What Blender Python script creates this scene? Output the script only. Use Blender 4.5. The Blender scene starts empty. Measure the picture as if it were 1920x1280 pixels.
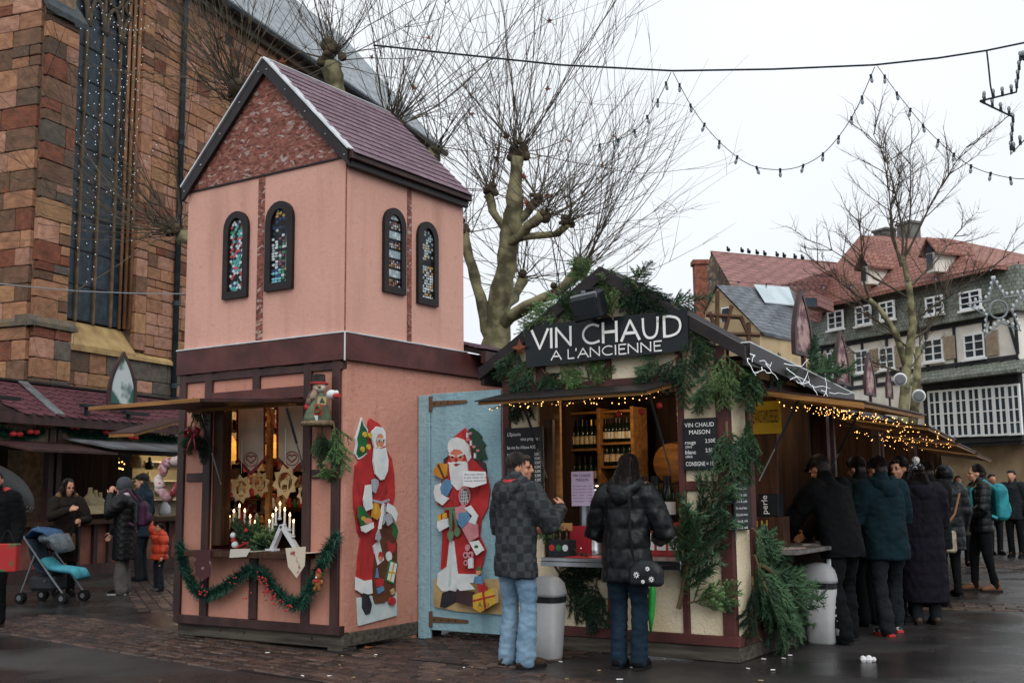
import bpy, bmesh, math, random
import numpy as np
from mathutils import Vector as V
R = math.radians
rnd = random.Random(7)
sc = bpy.context.scene
col = sc.collection

# ---------------------------------------------------------------- camera
FPX, EYE, PSI = 2080.0, 1.42, R(33.2)
PIT, ROLL = math.atan(283/FPX), 0.0105
CAM = V((0, 0, EYE))
_fh = V((-math.sin(PSI), math.cos(PSI), 0)); _rh = V((math.cos(PSI), math.sin(PSI), 0)); _up = V((0, 0, 1))
FW = _fh*math.cos(PIT)+_up*math.sin(PIT); _u0 = _up*math.cos(PIT)-_fh*math.sin(PIT)
RT = _rh*math.cos(ROLL)-_u0*math.sin(ROLL); UP = _u0*math.cos(ROLL)+_rh*math.sin(ROLL)
cd = bpy.data.cameras.new('camera'); cam = bpy.data.objects.new('camera', cd); col.objects.link(cam)
cd.sensor_width = 36; cd.lens = FPX/1920*36; cd.clip_start = .1; cd.clip_end = 3000
from mathutils import Matrix
cam.matrix_world = Matrix(((RT.x, UP.x, -FW.x, 0), (RT.y, UP.y, -FW.y, 0), (RT.z, UP.z, -FW.z, EYE), (0, 0, 0, 1)))
cd.dof.use_dof = True; cd.dof.focus_distance = 10.0; cd.dof.aperture_fstop = 5.6
sc.camera = cam

# ---------------------------------------------------------------- sky and sun (overcast)
w = bpy.data.worlds.new('World'); sc.world = w; w.use_nodes = True
nt = w.node_tree; N = nt.nodes; L = nt.links
for n_ in list(N): N.remove(n_)
SUN_EL, SUN_AZ = R(42), R(150)
out = N.new('ShaderNodeOutputWorld'); bg = N.new('ShaderNodeBackground'); bg.inputs[1].default_value = .1
sky = N.new('ShaderNodeTexSky'); sky.sky_type = 'NISHITA'; sky.sun_disc = False; sky.sun_elevation = SUN_EL; sky.sun_rotation = SUN_AZ
sky.dust_density = 6; sky.ozone_density = 1
hs = N.new('ShaderNodeHueSaturation'); hs.inputs['Saturation'].default_value = .25
L.new(sky.outputs[0], hs.inputs['Color'])
tc = N.new('ShaderNodeTexCoord'); sx = N.new('ShaderNodeSeparateXYZ'); L.new(tc.outputs['Generated'], sx.inputs[0])
mr = N.new('ShaderNodeMapRange'); L.new(sx.outputs[2], mr.inputs[0])
mr.inputs[1].default_value = 0; mr.inputs[2].default_value = 1; mr.inputs[3].default_value = 9.6; mr.inputs[4].default_value = 11.8
nz = N.new('ShaderNodeTexNoise'); nz.inputs['Scale'].default_value = 2.2; nz.inputs['Detail'].default_value = 4
L.new(tc.outputs['Generated'], nz.inputs['Vector'])
mr2 = N.new('ShaderNodeMapRange'); L.new(nz.outputs['Fac'], mr2.inputs[0]); mr2.inputs[1].default_value = .3; mr2.inputs[2].default_value = .7; mr2.inputs[3].default_value = .93; mr2.inputs[4].default_value = 1.06
mm = N.new('ShaderNodeMath'); mm.operation = 'MULTIPLY'; L.new(mr.outputs[0], mm.inputs[0]); L.new(mr2.outputs[0], mm.inputs[1])
cl = N.new('ShaderNodeVectorMath'); cl.operation = 'SCALE'; cl.inputs[0].default_value = (.94, .985, 1.04); L.new(mm.outputs[0], cl.inputs['Scale'])
mx = N.new('ShaderNodeMix'); mx.data_type = 'RGBA'; mx.inputs[0].default_value = .9
L.new(hs.outputs[0], mx.inputs[6]); L.new(cl.outputs[0], mx.inputs[7]); L.new(mx.outputs[2], bg.inputs[0]); L.new(bg.outputs[0], out.inputs[0])
sl = bpy.data.lights.new('sun', 'SUN'); so = bpy.data.objects.new('sun', sl); col.objects.link(so)
sl.energy = 1.5; sl.angle = R(50); sl.color = (1, .97, .93)
_sd = V((.70*math.cos(SUN_EL), -.71*math.cos(SUN_EL), math.sin(SUN_EL)))
so.rotation_euler = _sd.to_track_quat('Z', 'Y').to_euler()
sky.sun_rotation = math.atan2(_sd.x, _sd.y)
sc.view_settings.view_transform = 'Standard'; sc.view_settings.look = 'None'; sc.view_settings.exposure = .08; sc.view_settings.gamma = 1
sc.render.engine = 'CYCLES'; sc.cycles.use_denoising = True; sc.cycles.max_bounces = 6; sc.cycles.transparent_max_bounces = 12

# ---------------------------------------------------------------- helpers
def ray(x, y): return FW*FPX+RT*(x-960)-UP*(y-640)
def onG(x, y, z=0.0): d = ray(x, y); return CAM+d*((z-EYE)/d.z)
def onY(x, y, Y): d = ray(x, y); return CAM+d*(Y/d.y)
def onX(x, y, X): d = ray(x, y); return CAM+d*(X/d.x)
def onN(x, y, n, c): d = ray(x, y); return CAM+d*((c-CAM.dot(n))/d.dot(n))
def at(x, y, D): return CAM+ray(x, y)*(D/FPX)
def pj(p):
    q = V(p)-CAM; z = q.dot(FW); return (960+FPX*q.dot(RT)/z, 640-FPX*q.dot(UP)/z, z)
def rgb(h):
    h = h.lstrip('#'); c = [int(h[i:i+2], 16)/255 for i in (0, 2, 4)]
    return tuple(x/12.92 if x <= .04045 else ((x+.055)/1.055)**2.4 for x in c)
MATS = {}
def mt(name, c1, c2=None, sc_=6, rough=.7, bump=0, bsc=30, metal=0, emit=0, stretch=(1, 1, 1), rv=0, lo=.35, hi=.65, alpha=1, trans=0, spec=.22, r2=None, coord='Object', kind='noise', ecol=None, sheen=0, detail=6):
    if name in MATS: return MATS[name]
    m = bpy.data.materials.new(name); m.use_nodes = True; t = m.node_tree; N = t.nodes; L = t.links
    b = N['Principled BSDF']; c1 = rgb(c1) if isinstance(c1, str) else c1
    b.inputs['Base Color'].default_value = (*c1, 1); b.inputs['Roughness'].default_value = rough; b.inputs['Metallic'].default_value = metal
    b.inputs['Specular IOR Level'].default_value = spec
    if sheen: b.inputs['Sheen Weight'].default_value = sheen
    if trans: b.inputs['Transmission Weight'].default_value = trans
    if alpha < 1: b.inputs['Alpha'].default_value = alpha
    if emit:
        b.inputs['Emission Color'].default_value = (*(rgb(ecol) if ecol else c1), 1); b.inputs['Emission Strength'].default_value = emit
    tc = N.new('ShaderNodeTexCoord'); mp = N.new('ShaderNodeMapping'); mp.inputs['Scale'].default_value = stretch
    L.new(tc.outputs[coord], mp.inputs[0]); src = None
    if c2 is not None:
        c2 = rgb(c2) if isinstance(c2, str) else c2
        if kind == 'noise':
            n = N.new('ShaderNodeTexNoise'); n.inputs['Scale'].default_value = sc_; n.inputs['Detail'].default_value = detail; fac = n.outputs['Fac']
        elif kind == 'voronoi':
            n = N.new('ShaderNodeTexVoronoi'); n.inputs['Scale'].default_value = sc_; fac = n.outputs['Distance']
        elif kind == 'checker':
            n = N.new('ShaderNodeTexChecker'); n.inputs['Scale'].default_value = sc_; fac = n.outputs['Fac']
        elif kind == 'wave':
            n = N.new('ShaderNodeTexWave'); n.inputs['Scale'].default_value = sc_; n.inputs['Distortion'].default_value = 3; fac = n.outputs['Fac']
        L.new(mp.outputs[0], n.inputs['Vector'])
        k = N.new('ShaderNodeMapRange'); L.new(fac, k.inputs[0]); k.inputs[1].default_value = lo; k.inputs[2].default_value = hi
        x = N.new('ShaderNodeMix'); x.data_type = 'RGBA'; L.new(k.outputs[0], x.inputs[0]); x.inputs[6].default_value = (*c1, 1); x.inputs[7].default_value = (*c2, 1)
        src = x.outputs[2]
        if r2 is not None:
            q = N.new('ShaderNodeMapRange'); L.new(k.outputs[0], q.inputs[0]); q.inputs[3].default_value = rough; q.inputs[4].default_value = r2; L.new(q.outputs[0], b.inputs['Roughness'])
    if rv:
        oi = N.new('ShaderNodeObjectInfo'); of = N.new('ShaderNodeMath'); of.operation = 'MULTIPLY'; of.inputs[1].default_value = 60; L.new(oi.outputs['Random'], of.inputs[0]); L.new(of.outputs[0], mp.inputs['Location']); h = N.new('ShaderNodeHueSaturation')
        k = N.new('ShaderNodeMapRange'); L.new(oi.outputs['Random'], k.inputs[0]); k.inputs[3].default_value = 1-rv; k.inputs[4].default_value = 1+rv
        L.new(k.outputs[0], h.inputs['Value'])
        if src: L.new(src, h.inputs['Color'])
        else: h.inputs['Color'].default_value = (*c1, 1)
        src = h.outputs[0]
    if src: L.new(src, b.inputs['Base Color'])
    if bump:
        n = N.new('ShaderNodeTexNoise'); n.inputs['Scale'].default_value = bsc; n.inputs['Detail'].default_value = 5; L.new(mp.outputs[0], n.inputs['Vector'])
        bp = N.new('ShaderNodeBump'); bp.inputs['Strength'].default_value = bump; bp.inputs['Distance'].default_value = .02; L.new(n.outputs['Fac'], bp.inputs['Height']); L.new(bp.outputs[0], b.inputs['Normal'])
    MATS[name] = m; return m

class B:
    def __init__(s): s.v = []; s.f = []; s.mi = []; s.k = 0
    def add(s, vs, fs):
        n = len(s.v); s.v += [tuple(p) for p in vs]; s.f += [tuple(i+n for i in f) for f in fs]; s.mi += [s.k]*len(fs); return s
    def box(s, x0, x1, y0, y1, z0, z1):
        return s.obox(V(((x0+x1)/2, (y0+y1)/2, (z0+z1)/2)), V(((x1-x0)/2, 0, 0)), V((0, (y1-y0)/2, 0)), V((0, 0, (z1-z0)/2)))
    def obox(s, c, a, b, d, ch=0.0):
        c, a, b, d = V(c), V(a), V(b), V(d)
        if not ch:
            vs = [c+a*i+b*j+d*k for i in (-1, 1) for j in (-1, 1) for k in (-1, 1)]
            return s.add(vs, [(0, 1, 3, 2), (4, 6, 7, 5), (0, 4, 5, 1), (2, 3, 7, 6), (0, 2, 6, 4), (1, 5, 7, 3)])
        la, lb, ld = a.length, b.length, d.length; ch = min(ch, la*.45, lb*.45, ld*.45)
        ia, ib, id_ = a*(1-ch/la), b*(1-ch/lb), d*(1-ch/ld); vs = []; ix = {}
        for i in (-1, 1):
            for j in (-1, 1):
                for k in (-1, 1):
                    for q, p in enumerate((c+a*i+ib*j+id_*k, c+ia*i+b*j+id_*k, c+ia*i+ib*j+d*k)):
                        ix[(i, j, k, q)] = len(vs); vs.append(p)
        fs = []
        for q in range(3):
            for sg in (-1, 1):
                o = [t for t in range(3) if t != q]; l = []
                for (u, v_) in ((-1, -1), (1, -1), (1, 1), (-1, 1)):
                    key = [0, 0, 0]; key[q] = sg; key[o[0]] = u; key[o[1]] = v_; l.append(ix[(*key, q)])
                fs.append(tuple(l))
        for q in range(3):
            o = [t for t in range(3) if t != q]
            for u in (-1, 1):
                for v_ in (-1, 1):
                    l = []
                    for (sg, fq) in ((-1, o[0]), (-1, o[1]), (1, o[1]), (1, o[0])):
                        key = [0, 0, 0]; key[q] = sg; key[o[0]] = u; key[o[1]] = v_; l.append(ix[(*key, fq)])
                    fs.append(tuple(l))
        for i in (-1, 1):
            for j in (-1, 1):
                for k in (-1, 1): fs.append(tuple(ix[(i, j, k, q)] for q in range(3)))
        return s.add(vs, fs)
    def prism(s, pts, d):
        n = len(pts); d = V(d); vs = [V(p) for p in pts]+[V(p)+d for p in pts]
        return s.add(vs, [tuple(range(n))[::-1], tuple(range(n, 2*n))]+[(i, (i+1) % n, n+(i+1) % n, n+i) for i in range(n)])
    def quad(s, *p): return s.add(p, [tuple(range(len(p)))])
    def tube(s, pts, r, n=6, sx=1.0, ref=None, caps=True):
        pts = [V(p) for p in pts]; m = len(pts)
        if not hasattr(r, '__len__'): r = [r]*m
        vs = []; ref = V(ref) if ref else None; u = None
        for i, p in enumerate(pts):
            t = (pts[min(i+1, m-1)]-pts[max(i-1, 0)])
            t = t.normalized() if t.length > 1e-9 else V((0, 0, 1))
            if u is None:
                u = ref or (V((0, 0, 1)) if abs(t.z) < .9 else V((1, 0, 0)))
            u = (u-t*u.dot(t)); u = u.normalized() if u.length > 1e-6 else t.orthogonal().normalized(); b_ = t.cross(u)
            for k in range(n):
                a = 2*math.pi*k/n; vs.append(p+u*(math.cos(a)*r[i])+b_*(math.sin(a)*r[i]*sx))
        fs = [(i*n+k, i*n+(k+1) % n, (i+1)*n+(k+1) % n, (i+1)*n+k) for i in range(m-1) for k in range(n)]
        if caps: fs += [tuple(range(n))[::-1], tuple(range((m-1)*n, m*n))]
        return s.add(vs, fs)
    def ball(s, c, r, n=10, m=6):
        r = r if hasattr(r, '__len__') else (r, r, r); c = V(c); vs = [c+V((0, 0, r[2]))]
        for i in range(1, m):
            th = math.pi*i/m
            for k in range(n):
                a = 2*math.pi*k/n; vs.append(c+V((r[0]*math.sin(th)*math.cos(a), r[1]*math.sin(th)*math.sin(a), r[2]*math.cos(th))))
        vs.append(c-V((0, 0, r[2]))); fs = [(0, 1+k, 1+(k+1) % n) for k in range(n)]
        for i in range(m-2):
            for k in range(n): fs.append((1+i*n+k, 1+(i+1)*n+k, 1+(i+1)*n+(k+1) % n, 1+i*n+(k+1) % n))
        e = len(vs)-1; fs += [(e, 1+(m-2)*n+(k+1) % n, 1+(m-2)*n+k) for k in range(n)]
        return s.add(vs, fs)
    def lathe(s, c, prof, n=14, ax=(0, 0, 1)):
        ax = V(ax).normalized(); return s.tube([V(c)+ax*z for _, z in prof], [max(r_, 1e-4) for r_, _ in prof], n) if all(prof[i][1] < prof[i+1][1] for i in range(len(prof)-1)) else s._lathe(c, prof, n, ax)
    def _lathe(s, c, prof, n, ax):
        u = ax.orthogonal().normalized(); b_ = ax.cross(u); vs = []; m = len(prof)
        for r_, z in prof:
            for k in range(n):
                a = 2*math.pi*k/n; vs.append(V(c)+ax*z+u*(math.cos(a)*r_)+b_*(math.sin(a)*r_))
        return s.add(vs, [(i*n+k, i*n+(k+1) % n, (i+1)*n+(k+1) % n, (i+1)*n+k) for i in range(m-1) for k in range(n)]+[tuple(range(n))[::-1], tuple(range((m-1)*n, m*n))])
    def mesh(s, name, mats, org=(0, 0, 0), smooth=False, recalc=True):
        me = bpy.data.meshes.new(name); o = V(org)
        me.from_pydata([(p[0]-o.x, p[1]-o.y, p[2]-o.z) for p in s.v], [], s.f)
        for m in (mats if isinstance(mats, (list, tuple)) else [mats]): me.materials.append(m)
        if s.k or any(s.mi): me.polygons.foreach_set('material_index', s.mi)
        if recalc:
            bm = bmesh.new(); bm.from_mesh(me); bmesh.ops.recalc_face_normals(bm, faces=bm.faces); bm.to_mesh(me); bm.free()
        if smooth: me.polygons.foreach_set('use_smooth', [True]*len(me.polygons))
        me.update(); return me
    def build(s, name, mats, parent=None, smooth=False, bevel=0, recalc=True):
        if parent is not None: org = ORG[parent.name]
        else:
            a = np.array(s.v); org = V(((a[:, 0].min()+a[:, 0].max())/2, (a[:, 1].min()+a[:, 1].max())/2, a[:, 2].min()))
        o = bpy.data.objects.new(name, s.mesh(name, mats, org, smooth, recalc)); col.objects.link(o); ORG[o.name] = org
        if parent is not None: o.parent = parent
        else: o.location = org
        if bevel:
            q = o.modifiers.new('bevel', 'BEVEL'); q.width = bevel; q.segments = 1; q.limit_method = 'ANGLE'
        return o
ORG = {}
def tag(o, label=None, cat=None, group=None, kind=None):
    if label: o['label'] = label
    if cat: o['category'] = cat
    if group: o['group'] = group
    if kind: o['kind'] = kind
    return o
def thing(name, label, cat, loc, group=None):
    o = bpy.data.objects.new(name, None); col.objects.link(o); o.location = loc; o.empty_display_size = .2; ORG[o.name] = V(loc)
    return tag(o, label, cat, group)
def bx(parent, name, m, x0, x1, y0, y1, z0, z1, bevel=.004):
    b = B(); b.obox(V(((x0+x1)/2, (y0+y1)/2, (z0+z1)/2)), V((abs(x1-x0)/2, 0, 0)), V((0, abs(y1-y0)/2, 0)), V((0, 0, abs(z1-z0)/2)), bevel); return b.build(name, m, parent)
def rY(parent, name, m, l, t, r, b_, Y, proud=.03, back=.03, bevel=.004):
    """box on a facade plane Y, outlined by two corner pixels"""
    p, q = onY(l, t, Y), onY(r, b_, Y); return bx(parent, name, m, min(p.x, q.x), max(p.x, q.x), Y-proud, Y+back, min(p.z, q.z), max(p.z, q.z), bevel)
def rX(parent, name, m, l, t, r, b_, X, proud=.03, back=.03, bevel=.004):
    p, q = onX(l, t, X), onX(r, b_, X); return bx(parent, name, m, X-back, X+proud, min(p.y, q.y), max(p.y, q.y), min(p.z, q.z), max(p.z, q.z), bevel)
def polyY(parent, name, m, px, Y, th=.01):
    b = B(); b.prism([onY(x, y, Y) for x, y in px], (0, th, 0)); return b.build(name, m, parent)
def polyX(parent, name, m, px, X, th=.01):
    b = B(); b.prism([onX(x, y, X) for x, y in px], (-th, 0, 0)); return b.build(name, m, parent)
def inst(src, parent=None, loc=None, rot=None, scale=None, name=None):
    o = src.copy(); col.objects.link(o)
    if name: o.name = name
    if parent is not None: o.parent = parent
    if loc is not None: o.location = loc
    if rot is not None: o.rotation_euler = rot
    if scale is not None: o.scale = scale if hasattr(scale, '__len__') else (scale,)*3
    ORG[o.name] = V(loc) if loc is not None else ORG.get(src.name, V()); return o
def put(me, name, parent, M):
    """a shared mesh placed by a world matrix under parent"""
    o = bpy.data.objects.new(name, me); col.objects.link(o)
    if parent is not None:
        o.parent = parent; o.matrix_basis = Matrix.Translation(-ORG[parent.name]) @ M
        ORG[o.name] = ORG[parent.name]
    else: o.matrix_basis = M; ORG[o.name] = M.translation.copy()
    return o
def frame_m(o, x, y, z):
    return Matrix(((x[0], y[0], z[0], o[0]), (x[1], y[1], z[1], o[1]), (x[2], y[2], z[2], o[2]), (0, 0, 0, 1)))
TMP = bpy.data.scenes.new('workbench')
def evald(o):
    TMP.collection.objects.link(o); vl = TMP.view_layers[0]; vl.update(); r_ = bpy.data.meshes.new_from_object(o.evaluated_get(vl.depsgraph)); bpy.data.objects.remove(o); return r_
def text(parent, name, body, m, org, right, up, h, width=None, ext=.002, align='LEFT', bold=0.0, shear=0.0):
    c = bpy.data.curves.new(name, 'FONT'); c.body = body; c.size = 1; c.extrude = 0; c.align_x = align; c.offset = bold; c.shear = shear; c.resolution_u = 2
    t = bpy.data.objects.new('tmp', c); me = evald(t)
    a = np.array([v.co for v in me.vertices]) if len(me.vertices) else np.zeros((1, 3))
    s = h/.72; sxx = s if width is None else width/max(a[:, 0].max()-a[:, 0].min(), 1e-6)
    right, up = V(right).normalized(), V(up).normalized(); nrm = right.cross(up); off = ORG[parent.name] if parent else V()
    for v in me.vertices:
        x, y, _ = v.co; v.co = V(org)+right*(x*sxx)+up*(y*s)+nrm*ext-off
    me.materials.append(m); o = bpy.data.objects.new(name, me); col.objects.link(o)
    if parent: o.parent = parent; ORG[o.name] = off
    return o
# ================================================================ materials
BROWN = mt('brown_paint', '#46302d', '#2f2020', 5, .45, .15, 60, stretch=(1, 1, .3))
BROWN2 = mt('reddish_brown_paint', '#5a3431', '#432725', 4, .5, .15, 50)
DARKM = mt('dark_metal_trim', '#2b2526', '#1f1b1c', 6, .4)
WHITEM = mt('white_metal_trim', '#cfd2d4', '#b4b8bb', 6, .4, metal=.2)
CREAM = mt('cream_plaster', '#d8cbb0', '#c4b18d', 2.2, .85, .5, 38, lo=.45, hi=.75)
GREYWOOD = mt('weathered_base_board', '#5b554c', '#38342f', 3, .8, .4, 40, stretch=(.6, 6, 9))
YWOOD = mt('varnished_light_wood', '#9a6d3a', '#74502a', 4, .55, .2, 40, stretch=(.5, 5, 5))
DWOOD = mt('dark_stained_wood', '#4a2f1f', '#2c1b12', 4, .6, .2, 30, stretch=(5, 5, .5))
BLACK = mt('black_board', '#16191b', '#1f2326', 8, .45)
WHITEP = mt('white_lettering', '#e6e6e4', None, rough=.6)
INK = mt('dark_ink', '#2b2732', None, rough=.8)
STEEL = mt('brushed_steel', '#b9bcbf', '#8e9398', 4, .28, metal=1, stretch=(1, 1, .1))
CHROME = mt('chrome', '#c9ccd0', None, rough=.15, metal=1)
def osb(name, base, flake, dark, chips=0.0, amt=.3, bump=.5, grime=0.0):
    m = mt(name, base, None, rough=.75); t = m.node_tree; N = t.nodes; L = t.links; b = N['Principled BSDF']
    tc = N.new('ShaderNodeTexCoord'); fl = []
    for i, (s, rz) in enumerate((((20, 20, 11), .7), ((11, 11, 22), -.9), ((24, 24, 24), .2))):
        mp = N.new('ShaderNodeMapping'); mp.inputs['Scale'].default_value = s; mp.inputs['Rotation'].default_value = (rz, rz, rz*.5); L.new(tc.outputs['Object'], mp.inputs[0])
        n = N.new('ShaderNodeTexNoise'); n.inputs['Scale'].default_value = 1; n.inputs['Detail'].default_value = 3; n.inputs['Distortion'].default_value = .8; L.new(mp.outputs[0], n.inputs['Vector']); fl.append(n.outputs['Fac'])
    mxm = N.new('ShaderNodeMath'); mxm.operation = 'MAXIMUM'; L.new(fl[0], mxm.inputs[0]); L.new(fl[1], mxm.inputs[1])
    k = N.new('ShaderNodeMapRange'); L.new(mxm.outputs[0], k.inputs[0]); k.inputs[1].default_value = .58; k.inputs[2].default_value = .74; k.inputs[4].default_value = amt
    x = N.new('ShaderNodeMix'); x.data_type = 'RGBA'; L.new(k.outputs[0], x.inputs[0]); x.inputs[6].default_value = (*rgb(base), 1); x.inputs[7].default_value = (*rgb(flake), 1)
    k2 = N.new('ShaderNodeMapRange'); L.new(fl[2], k2.inputs[0]); k2.inputs[1].default_value = .42; k2.inputs[2].default_value = .3; k2.inputs[4].default_value = amt
    y = N.new('ShaderNodeMix'); y.data_type = 'RGBA'; L.new(k2.outputs[0], y.inputs[0]); L.new(x.outputs[2], y.inputs[6]); y.inputs[7].default_value = (*rgb(dark), 1)
    n4 = N.new('ShaderNodeTexNoise'); n4.inputs['Scale'].default_value = 1.3; n4.inputs['Detail'].default_value = 6; L.new(tc.outputs['Object'], n4.inputs['Vector'])
    k4 = N.new('ShaderNodeMapRange'); L.new(n4.outputs['Fac'], k4.inputs[0]); k4.inputs[1].default_value = .4; k4.inputs[2].default_value = .75; k4.inputs[4].default_value = .22+grime
    z = N.new('ShaderNodeMix'); z.data_type = 'RGBA'; L.new(k4.outputs[0], z.inputs[0]); L.new(y.outputs[2], z.inputs[6]); z.inputs[7].default_value = (*rgb(dark), 1); src = z.outputs[2]
    if chips:
        mp = N.new('ShaderNodeMapping'); mp.inputs['Scale'].default_value = (7, 7, 3); L.new(tc.outputs['Object'], mp.inputs[0])
        n5 = N.new('ShaderNodeTexNoise'); n5.inputs['Scale'].default_value = 1; n5.inputs['Detail'].default_value = 8; n5.inputs['Roughness'].default_value = .7; L.new(mp.outputs[0], n5.inputs['Vector'])
        k5 = N.new('ShaderNodeMapRange'); L.new(n5.outputs['Fac'], k5.inputs[0]); k5.inputs[1].default_value = chips; k5.inputs[2].default_value = chips+.025
        q = N.new('ShaderNodeMix'); q.data_type = 'RGBA'; L.new(k5.outputs[0], q.inputs[0]); L.new(src, q.inputs[6]); q.inputs[7].default_value = (.62, .6, .6, 1); src = q.outputs[2]
    mp = N.new('ShaderNodeMapping'); mp.inputs['Scale'].default_value = (5, 5, .55); L.new(tc.outputs['Object'], mp.inputs[0]); n6 = N.new('ShaderNodeTexNoise'); n6.inputs['Scale'].default_value = 1; n6.inputs['Detail'].default_value = 7; L.new(mp.outputs[0], n6.inputs['Vector'])
    k6 = N.new('ShaderNodeMapRange'); L.new(n6.outputs['Fac'], k6.inputs[0]); k6.inputs[1].default_value = .5; k6.inputs[2].default_value = .75; k6.inputs[4].default_value = .4+grime
    q6 = N.new('ShaderNodeMix'); q6.data_type = 'RGBA'; L.new(k6.outputs[0], q6.inputs[0]); L.new(src, q6.inputs[6]); q6.inputs[7].default_value = (*[v*.75 for v in rgb(dark)], 1); src = q6.outputs[2]
    L.new(src, b.inputs['Base Color'])
    ad = N.new('ShaderNodeMath'); L.new(fl[0], ad.inputs[0]); L.new(fl[1], ad.inputs[1])
    bp = N.new('ShaderNodeBump'); bp.inputs['Strength'].default_value = bump; bp.inputs['Distance'].default_value = .015; L.new(ad.outputs[0], bp.inputs['Height']); L.new(bp.outputs[0], b.inputs['Normal'])
    return m
PINK = osb('salmon_painted_board', '#ca9b8c', '#d4ac9f', '#ab796a', amt=.3, bump=.16)
PINKS = osb('salmon_board_chipped', '#bf8978', '#cb9d8f', '#946151', chips=.685, amt=.45, bump=.35, grime=.12)
PINKD = osb('salmon_infill', '#ba8472', '#c59484', '#946051', amt=.3, bump=.22)
OSBG = osb('bare_reddish_chipboard', '#83594f', '#a3938d', '#4a332d', amt=.85, bump=1.0)
t = OSBG.node_tree; N = t.nodes; L = t.links; tc = N.new('ShaderNodeTexCoord'); b = N['Principled BSDF']
wn = N.new('ShaderNodeTexNoise'); wn.inputs['Scale'].default_value = 5; L.new(tc.outputs['Object'], wn.inputs['Vector']); av = N.new('ShaderNodeVectorMath'); av.operation = 'MULTIPLY_ADD'; L.new(wn.outputs['Color'], av.inputs[0]); av.inputs[1].default_value = (.16, .16, .16); L.new(tc.outputs['Object'], av.inputs[2])
mp = N.new('ShaderNodeMapping'); mp.inputs['Rotation'].default_value = (0, .6, 0); mp.inputs['Scale'].default_value = (19, 19, 46); L.new(av.outputs[0], mp.inputs[0]); vo = N.new('ShaderNodeTexVoronoi'); vo.inputs['Scale'].default_value = 1; L.new(mp.outputs[0], vo.inputs['Vector'])
sp = N.new('ShaderNodeSeparateXYZ'); L.new(vo.outputs['Color'], sp.inputs[0]); rp = N.new('ShaderNodeValToRGB'); L.new(sp.outputs[0], rp.inputs[0]); rp.color_ramp.interpolation = 'CONSTANT'
for i_, (p_, c_) in enumerate(((0, '#75493f'), (.3, '#845348'), (.6, '#623c34'), (.74, '#8f6459'), (.9, '#9c8c86'))):
    e_ = rp.color_ramp.elements[i_] if i_ < 2 else rp.color_ramp.elements.new(p_); e_.position = p_; e_.color = (*rgb(c_), 1)
L.new(rp.outputs[0], b.inputs['Base Color'])
BLUE = osb('pale_blue_painted_board', '#87a7b1', '#9db8c0', '#5a7a86', amt=.35, bump=.5, grime=.05)
SHING = mt('purple_grey_shingle', '#7d6871', '#62505a', 30, .75, .3, 120, rv=.16)
SHINGD = mt('maroon_scallop_shingle', '#5a3239', '#45252b', 20, .6, .3, 90, rv=.15)

# ================================================================ ground
gm = mt('wet_asphalt', '#393532', None, rough=.5); t = gm.node_tree; N = t.nodes; L = t.links; b_ = N['Principled BSDF']
tc = N.new('ShaderNodeTexCoord')
def nzn(s, d=5): n = N.new('ShaderNodeTexNoise'); n.inputs['Scale'].default_value = s; n.inputs['Detail'].default_value = d; L.new(tc.outputs['Object'], n.inputs['Vector']); return n.outputs['Fac']
a1, a2, a3 = nzn(.7), nzn(70, 3), nzn(1.6, 6)
k = N.new('ShaderNodeMapRange'); L.new(a3, k.inputs[0]); k.inputs[1].default_value = .35; k.inputs[2].default_value = .7
x = N.new('ShaderNodeMix'); x.data_type = 'RGBA'; L.new(k.outputs[0], x.inputs[0]); x.inputs[6].default_value = (.015, .0145, .0145, 1); x.inputs[7].default_value = (.034, .029, .027, 1)
k2 = N.new('ShaderNodeMapRange'); L.new(a2, k2.inputs[0]); k2.inputs[1].default_value = .62; k2.inputs[2].default_value = .72; k2.inputs[4].default_value = .5
y = N.new('ShaderNodeMix'); y.data_type = 'RGBA'; L.new(k2.outputs[0], y.inputs[0]); L.new(x.outputs[2], y.inputs[6]); y.inputs[7].default_value = (.075, .07, .066, 1); L.new(y.outputs[2], b_.inputs['Base Color'])
k3 = N.new('ShaderNodeMapRange'); L.new(a1, k3.inputs[0]); k3.inputs[1].default_value = .4; k3.inputs[2].default_value = .62; k3.inputs[3].default_value = .16; k3.inputs[4].default_value = .55; b_.inputs['Specular IOR Level'].default_value = .42; L.new(k3.outputs[0], b_.inputs['Roughness'])
bp = N.new('ShaderNodeBump'); bp.inputs['Strength'].default_value = .4; bp.inputs['Distance'].default_value = .01; L.new(a2, bp.inputs['Height']); L.new(bp.outputs[0], b_.inputs['Normal'])
g = B(); n_ = 40
g.quad((-700, -300, 0), (700, -300, 0), (700, 1100, 0), (-700, 1100, 0)); tag(g.build('ground', gm), kind='structure')
PAV = [mt('brick_paver_%d' % i, c, d, 14, .5, .4, 60, rv=.22, r2=.3) for i, (c, d) in enumerate((('#463630', '#2c2320'), ('#523f37', '#362924'), ('#403530', '#292220'), ('#5a483f', '#3d302a')))]
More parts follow.
